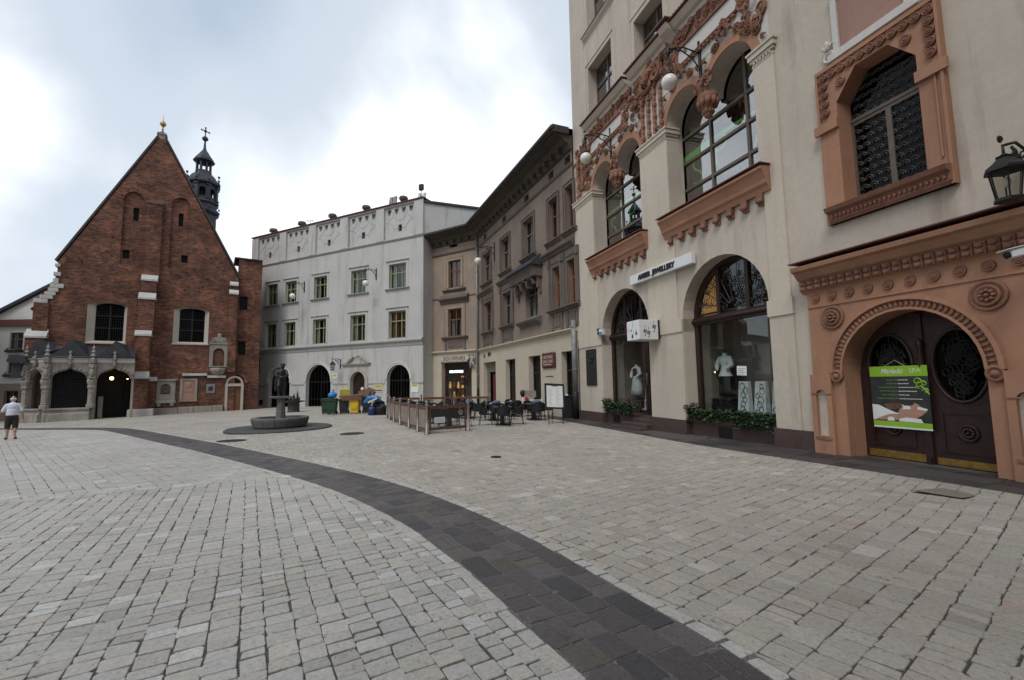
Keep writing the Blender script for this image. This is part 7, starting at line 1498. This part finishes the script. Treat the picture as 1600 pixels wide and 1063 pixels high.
t = thing('waste_timber', 'long brown board laid across the yellow bin', 'board', (-9.75, 27.9, .995), .06); b = MB(); b.bbox(-.75, .75, -.3, .25, 0, .06, .01, 0, Ry(-.06)); b.bbox(-.75, .7, -.32, -.28, .06, .14, .01, 0, Ry(-.06)); kid(b, 'panel', M['card'], t); b = MB(); b.box(-.6, .6, -.325, -.32, -.2, .06, 0); kid(b, 'flap', M['wood_frame'], t)
t = thing('waste_cardboard', 'brown cardboard sheets standing up out of the navy bin', 'cardboard', (-8.95, 27.9, .97), .2)
for k, (x, w, h, a) in enumerate(((-.1, .5, .5, .25), (.1, .45, .62, .4), (.2, .3, .55, .55), (-.25, .4, .4, -.1))): b = MB(); b.bbox(x - w / 2, x + w / 2, -.2 + k * .1, -.17 + k * .1, 0, h, .006, 0, Ry(a)); kid(b, 'sheet', M['card'], t)
b = MB(); b.ell((-.2, -.2, .5), (.1, .08, .11)); kid(b, 'white_rag', M['paper'], t)

# ------------------------------------------------------------ cafe: fence, tables, chairs, menu board
def post(x, y, label):
    t = thing('barrier_post', label, 'post', (x, y, G(x, y)), 0, 'grey posts of the cafe fence'); b = MB(); b.lathe([(.1, 0), (.1, .03), (.05, .05), (.05, .98), (.065, 1.0), (.065, 1.03), (.03, 1.05)], 12); kid(b, 'shaft', M['steel'], t); b = MB(); b.ell((0, 0, 1.09), .058, 10, 8); kid(b, 'ball_cap', M['steel'], t)
def panel(p0, p1, label, style):
    d = Vector((p1[0] - p0[0], p1[1] - p0[1], 0)); L = d.length; m = ((p0[0] + p1[0]) / 2, (p0[1] + p1[1]) / 2); h = L / 2 - .09
    t = thing('cafe_barrier', label, 'barrier', (m[0], m[1], G(*m)), math.atan2(d.y, d.x), 'wood framed panels of the cafe fence')
    b = MB(); b.bbox(-h, h, -.025, .025, .84, .96, .008); kid(b, 'top_rail', M['rail'], t); b = MB(); b.bbox(-h, h, -.025, .025, .12, .2, .008); kid(b, 'bottom_rail', M['rail'], t)
    for sg in (-1, 1): b = MB(); x = sg * (h - .035); b.bbox(x - .035, x + .035, -.022, .022, .202, .838, .006); b.tube([(x, 0, 0), (x, 0, .12)], .02, 6); kid(b, 'stile', M['rail'], t)
    if style == 'front':
        b = MB(); b.box(-h + .07, h - .07, -.004, .004, .2, .84); kid(b, 'clear_sheet', M['clearplastic'], t)
        b = MB(); b.box(-h + .12, h - .07, -.009, -.005, .52, .82); kid(b, 'dark_banner', M['bannerdark'], t)
        b = MB(); b.lathe([(.1, 0), (.1, .004), (1e-6, .004)], 18, 0, T((h - .25, -.009, .68)) @ OUT, False); kid(b, 'round_logo', M['banner'], t); b = MB(); b.text('BAR', .07, T((h - .25, -.0138, .68)) @ Rx(PI / 2), 0, .0008); kid(b, 'logo_text', M['ink'], t)
        b = MB(); b.box(-h + .2, -h + .62, -.013, -.009, .36, .56); kid(b, 'pale_notice', M['paper'], t); b = MB(); [b.box(-h + .24, -h + .58, -.0145, -.013, .4 + k * .035, .408 + k * .035) for k in range(4)]; kid(b, 'notice_lines', M['bagblue'], t)
    elif style == 'side':
        b = MB(); b.box(-h + .07, h - .07, -.004, .004, .2, .84); kid(b, 'vinyl_sheet', M['banner'], t); b = MB(); q = random.Random(int(m[1] * 7)); [b.box(x, x + q.uniform(.1, .25), -.006, -.0045, z, z + q.uniform(.08, .2)) for x, z in ((-h + .2, .4), (-.1, .55), (.1, .32))]; kid(b, 'faded_print', M['paper'], t)
    else:
        b = MB(); b.box(-h + .07, h - .07, -.004, .004, .2, .84); kid(b, 'clear_sheet', M['clearplastic'], t)
PS = [(-1.66, 16.95), (-2.98, 15.85), (-3.52, 16.95), (-4.12, 18.15), (-4.85, 19.7), (-5.5, 21.2), (-6.05, 22.5), (-6.5, 23.7)]
NM = ['grey ball topped post at the entrance end of the front panel', 'grey ball topped post at the near fence corner', 'grey ball topped post next behind the near fence corner', 'grey ball topped post second behind the near fence corner', 'grey ball topped post third behind the near fence corner', 'grey ball topped post fourth behind the near fence corner', 'grey ball topped post last but one before the bins', 'grey ball topped post at the fence end nearest the bins']
for p, l in zip(PS, NM): post(p[0], p[1], l)
panel(PS[1], PS[0], 'wood framed front panel with dark banner and round logo', 'front')
for i, l in enumerate(('first wood framed panel behind the near corner', 'second wood framed panel along the fountain side', 'third wood framed panel along the fountain side', 'fourth wood framed panel along the fountain side', 'fifth wood framed panel along the fountain side', 'last wood framed panel along the fountain side by the bins')): panel(PS[i + 1], PS[i + 2], l, 'side')
BK = [(-7.0, 25.6), (-5.2, 26.0), (-3.4, 26.4), (-1.3, 25.8)]
for p, l in zip(BK, ('grey ball topped post at the back row end by the bins', 'grey ball topped post in the back row before the shop wall', 'grey ball topped post in the back row by the souvenir door', 'grey ball topped post at the back row end by the rain pipe')): post(p[0], p[1], l)
for i, l in enumerate(('back row fence panel nearest the bins', 'back row fence panel before the souvenir shop wall', 'back row fence panel before the rain pipe')): panel(BK[i], BK[i + 1], l, 'back')

def make_chair():
    t = thing('cafe_chair', 'x', 'chair', (0, 0, 0), 0, 'black rattan chairs at the cafe tables')       # faces -Y
    b = MB(); b.bbox(-.25, .25, -.25, .24, .42, .47, .02); kid(b, 'seat', M['chair'], t)
    b = MB(); n = 12; vs = []
    for i in range(n + 1):
        a = PI * (-.08 + 1.16 * i / n); x, y = .275 * math.cos(a), .02 + .26 * math.sin(a); top = .68 + .17 * max(0, math.sin(a)) ** 1.2
        for (k, z) in ((1, .45), (1.02, .58), (1.04, top), (.93, top), (.9, .45)): vs.append((x * k, y * k, z))
    b.add(vs, [(i * 5 + j, (i + 1) * 5 + j, (i + 1) * 5 + (j + 1) % 5, i * 5 + (j + 1) % 5) for i in range(n) for j in range(5)] + [(0, 1, 2, 3, 4), (n * 5 + 4, n * 5 + 3, n * 5 + 2, n * 5 + 1, n * 5)], 0, False); kid(b, 'backrest', M['chair'], t)
    for sx in (-1, 1):
        for sy in (-1, 1): b = MB(); b.tube([(sx * .21, sy * .2, .43), (sx * .25, sy * .27, 0)], [.014, .011], 6); kid(b, 'leg', M['black'], t)
    return t
def make_table():
    t = thing('cafe_table', 'x', 'table', (0, 0, 0), 0, 'black pedestal tables of the cafe'); b = MB(); b.bbox(-.38, .38, -.38, .38, .72, .75, .01); kid(b, 'table_top', M['discstone'], t)
    b = MB(); b.lathe([(.06, .03), (.055, .1), (.055, .72)], 10); b.box(-.09, .09, -.09, .09, .05, .7); kid(b, 'pedestal', M['black'], t); b = MB(); b.bbox(-.3, .3, -.3, .3, 0, .035, .01); kid(b, 'foot', M['black'], t); return t
def make_ashtray():
    t = thing('ashtray', 'x', 'ashtray', (0, 0, 0), 0, 'small white ashtrays on the cafe tables'); b = MB(); b.lathe([(.05, 0), (.06, .045), (.05, .045), (.042, .012), (1e-6, .012)], 10); kid(b, 'bowl', M['paper'], t); return t
ch0, tb0, as0 = make_chair(), make_table(), make_ashtray(); first = {'c': ch0, 't': tb0, 'a': as0}
def put(kind, x, y, z, rot, label):
    src = {'c': ch0, 't': tb0, 'a': as0}[kind]; o = first.pop(kind, None)
    if o is None: o = copy_tree(src)
    o.location = (x, y, z); o.rotation_euler = (0, 0, rot); o['label'] = label
TB = [(-.45, 18.95, .1, 'front table outside the fence', (0, 1, 2, 3)), (.95, 21.2, .3, 'table before the middle shop window', (0, 1, 2)), (-.9, 21.3, .2, 'table behind the front table', (0, 1, 2, 3)), (-2.55, 18.2, .35, 'table just inside the front panel', (0, 1, 2, 3)),
      (-3.4, 20.3, .35, 'middle table inside the fence', (0, 1, 2, 3)), (-4.4, 22.6, .4, 'inner table on the fountain side', (0, 1, 2, 3)), (-2.3, 22.8, .2, 'inner table toward the souvenir shop', (0, 1, 2, 3)), (.0, 23.5, .25, 'table near the open maroon door', (0, 1, 2)), (-5.4, 24.4, .3, 'table nearest the bins inside the fence', (0, 1, 2))]
SIDE = ['on the near side of the', 'on the shop side of the', 'on the far side of the', 'on the fountain side of the']
q = random.Random(12)
for (x, y, rot, nm, chs) in TB:
    put('t', x, y, G(x, y), rot, 'black square pedestal table: the ' + nm); put('a', x + q.uniform(-.15, .15), y + q.uniform(-.15, .15), G(x, y) + .751, 0, 'small white ashtray standing on the ' + nm)
    for k in chs:
        a = rot + (-PI / 2 + k * PI / 2); r = q.uniform(.6, .72); cx, cy = x + r * math.cos(a), y + r * math.sin(a); put('c', cx, cy, G(cx, cy), a - PI / 2 + PI + q.uniform(-.2, .2) + PI, 'black rattan armchair ' + SIDE[k] + ' ' + nm)
put('c', 1.05, 22.35, G(1, 22), -.3, 'black rattan armchair set against the wall beside the souvenir rack')
for (x, y, z, l) in ((-.9, 21.3, .752, 'folded blue cushion on the table behind the front table'), (.95, 21.2, .752, 'folded blue cushion on the table before the middle shop window'), (-2.3, 22.8, .752, 'folded blue cushion on the inner table toward the souvenir shop')):
    t = thing('cushion', l, 'cushion', (x + .12, y + .1, z), .3, 'blue grey cushions left on the tables'); b = MB(); b.ell((0, 0, .05), (.22, .16, .05), 12, 6); b.ell((.02, .02, .11), (.2, .15, .04), 12, 6); fuse('cover', b, M['bagnavy'] if False else plain('blue_grey_cloth', (.11, .14, .2), .9), t, .02, 1)
# menu easel
x, y = 1.72, 18.85; t = thing('menu_board', 'black framed menu easel with white pages before the tenement corner', 'menu board', (x, y, G(x, y)), .18)
A = T((0, 0, .62)) @ Ry(.06) @ Rx(-.24); b = MB(); b.bbox(-.42, .42, -.03, .03, 0, .07, .008, 0, A); b.bbox(-.42, .42, -.03, .03, .98, 1.06, .008, 0, A); b.bbox(-.42, -.35, -.03, .03, .071, .979, .008, 0, A); b.bbox(.35, .42, -.03, .03, .071, .979, .008, 0, A); kid(b, 'frame', M['binb'], t)
b = MB(); b.box(-.35, .35, -.01, .01, .07, .98, 0, A); kid(b, 'page', M['paper'], t); b = MB(); b.box(-.12, .12, -.05, -.03, .97, 1.03, 0, A); kid(b, 'clip', M['black'], t)
b = MB(); q = random.Random(2)
for k in range(20):
    for x0 in (-.28, .04): l = q.uniform(.1, .24); b.box(x0, x0 + l, -.0125, -.0105, .86 - k * .038, .868 - k * .038, 0, A)
kid(b, 'menu_lines', M['grey2'], t)
for (xx, yy, tx) in ((-.3, -.12, -.26), (.3, -.12, .3), (0, .5, 0)): b = MB(); b.tube([(xx, yy, 0), (tx, .0 if yy < 0 else .2, .7 if yy < 0 else 1.45)], .016, 6); kid(b, 'leg', M['black'], t)
# souvenir rack behind it
p = G2.w(12.0, -1.0, 0); t = thing('postcard_rack', 'white postcard rack with pictures and a red round sign beside menu easel', 'rack', (p.x, p.y, G(p.x, p.y)), G2.ang + .5)
for (sx, sy) in ((-.6, -.2), (.6, -.2), (-.6, .2), (.6, .2)): b = MB(); b.box(sx - .025, sx + .025, sy - .025, sy + .025, 0, .95); kid(b, 'upright', M['white_paint'], t)
for z in (.1, .45, .8): b = MB(); b.box(-.6, .6, -.2, .2, z, z + .03); kid(b, 'shelf', M['white_paint'], t)
q = random.Random(5)
for i in range(6):
    for j in range(2): b = MB(); b.box(-.52 + i * .18, -.38 + i * .18, -.215, -.205, .15 + j * .35, .36 + j * .35); kid(b, 'postcard', M[q.choice(('brown', 'maroon', 'banner', 'ink', 'card', 'copper'))], t)
b = MB(); b.lathe([(.12, 0), (.12, .03), (1e-6, .03)], 14, 0, T((-.3, -.24, .86)) @ OUT, False); kid(b, 'round_sign', plain('red_enamel', (.32, .02, .03), .4), t); b = MB(); b.box(-.62, .1, -.02, .02, .95, 1.3); kid(b, 'back_board', M['banner'], t); b = MB(); b.lathe([(.05, .95), (.12, 1.05), (.15, 1.2), (.1, 1.3), (1e-6, 1.33)], 10, 0, T((-.75, 0, 0))); kid(b, 'dark_hood', M['black'], t)
p = FR.w(-.75, -.35, 0); t = thing('litter_bin', 'narrow black litter bin between menu easel and thick rain pipe', 'litter bin', (p.x, p.y, 0)); b = MB(); b.bbox(-.22, .22, -.2, .2, 0, 1.0, .02); kid(b, 'body', M['black'], t); b = MB(); b.bbox(-.26, .26, -.24, .24, 1.0, 1.06, .01); kid(b, 'lid', M['black'], t); b = MB(); b.box(-.08, .04, -.245, -.2, 1.07, 1.14); kid(b, 'white_cup', M['paper'], t)
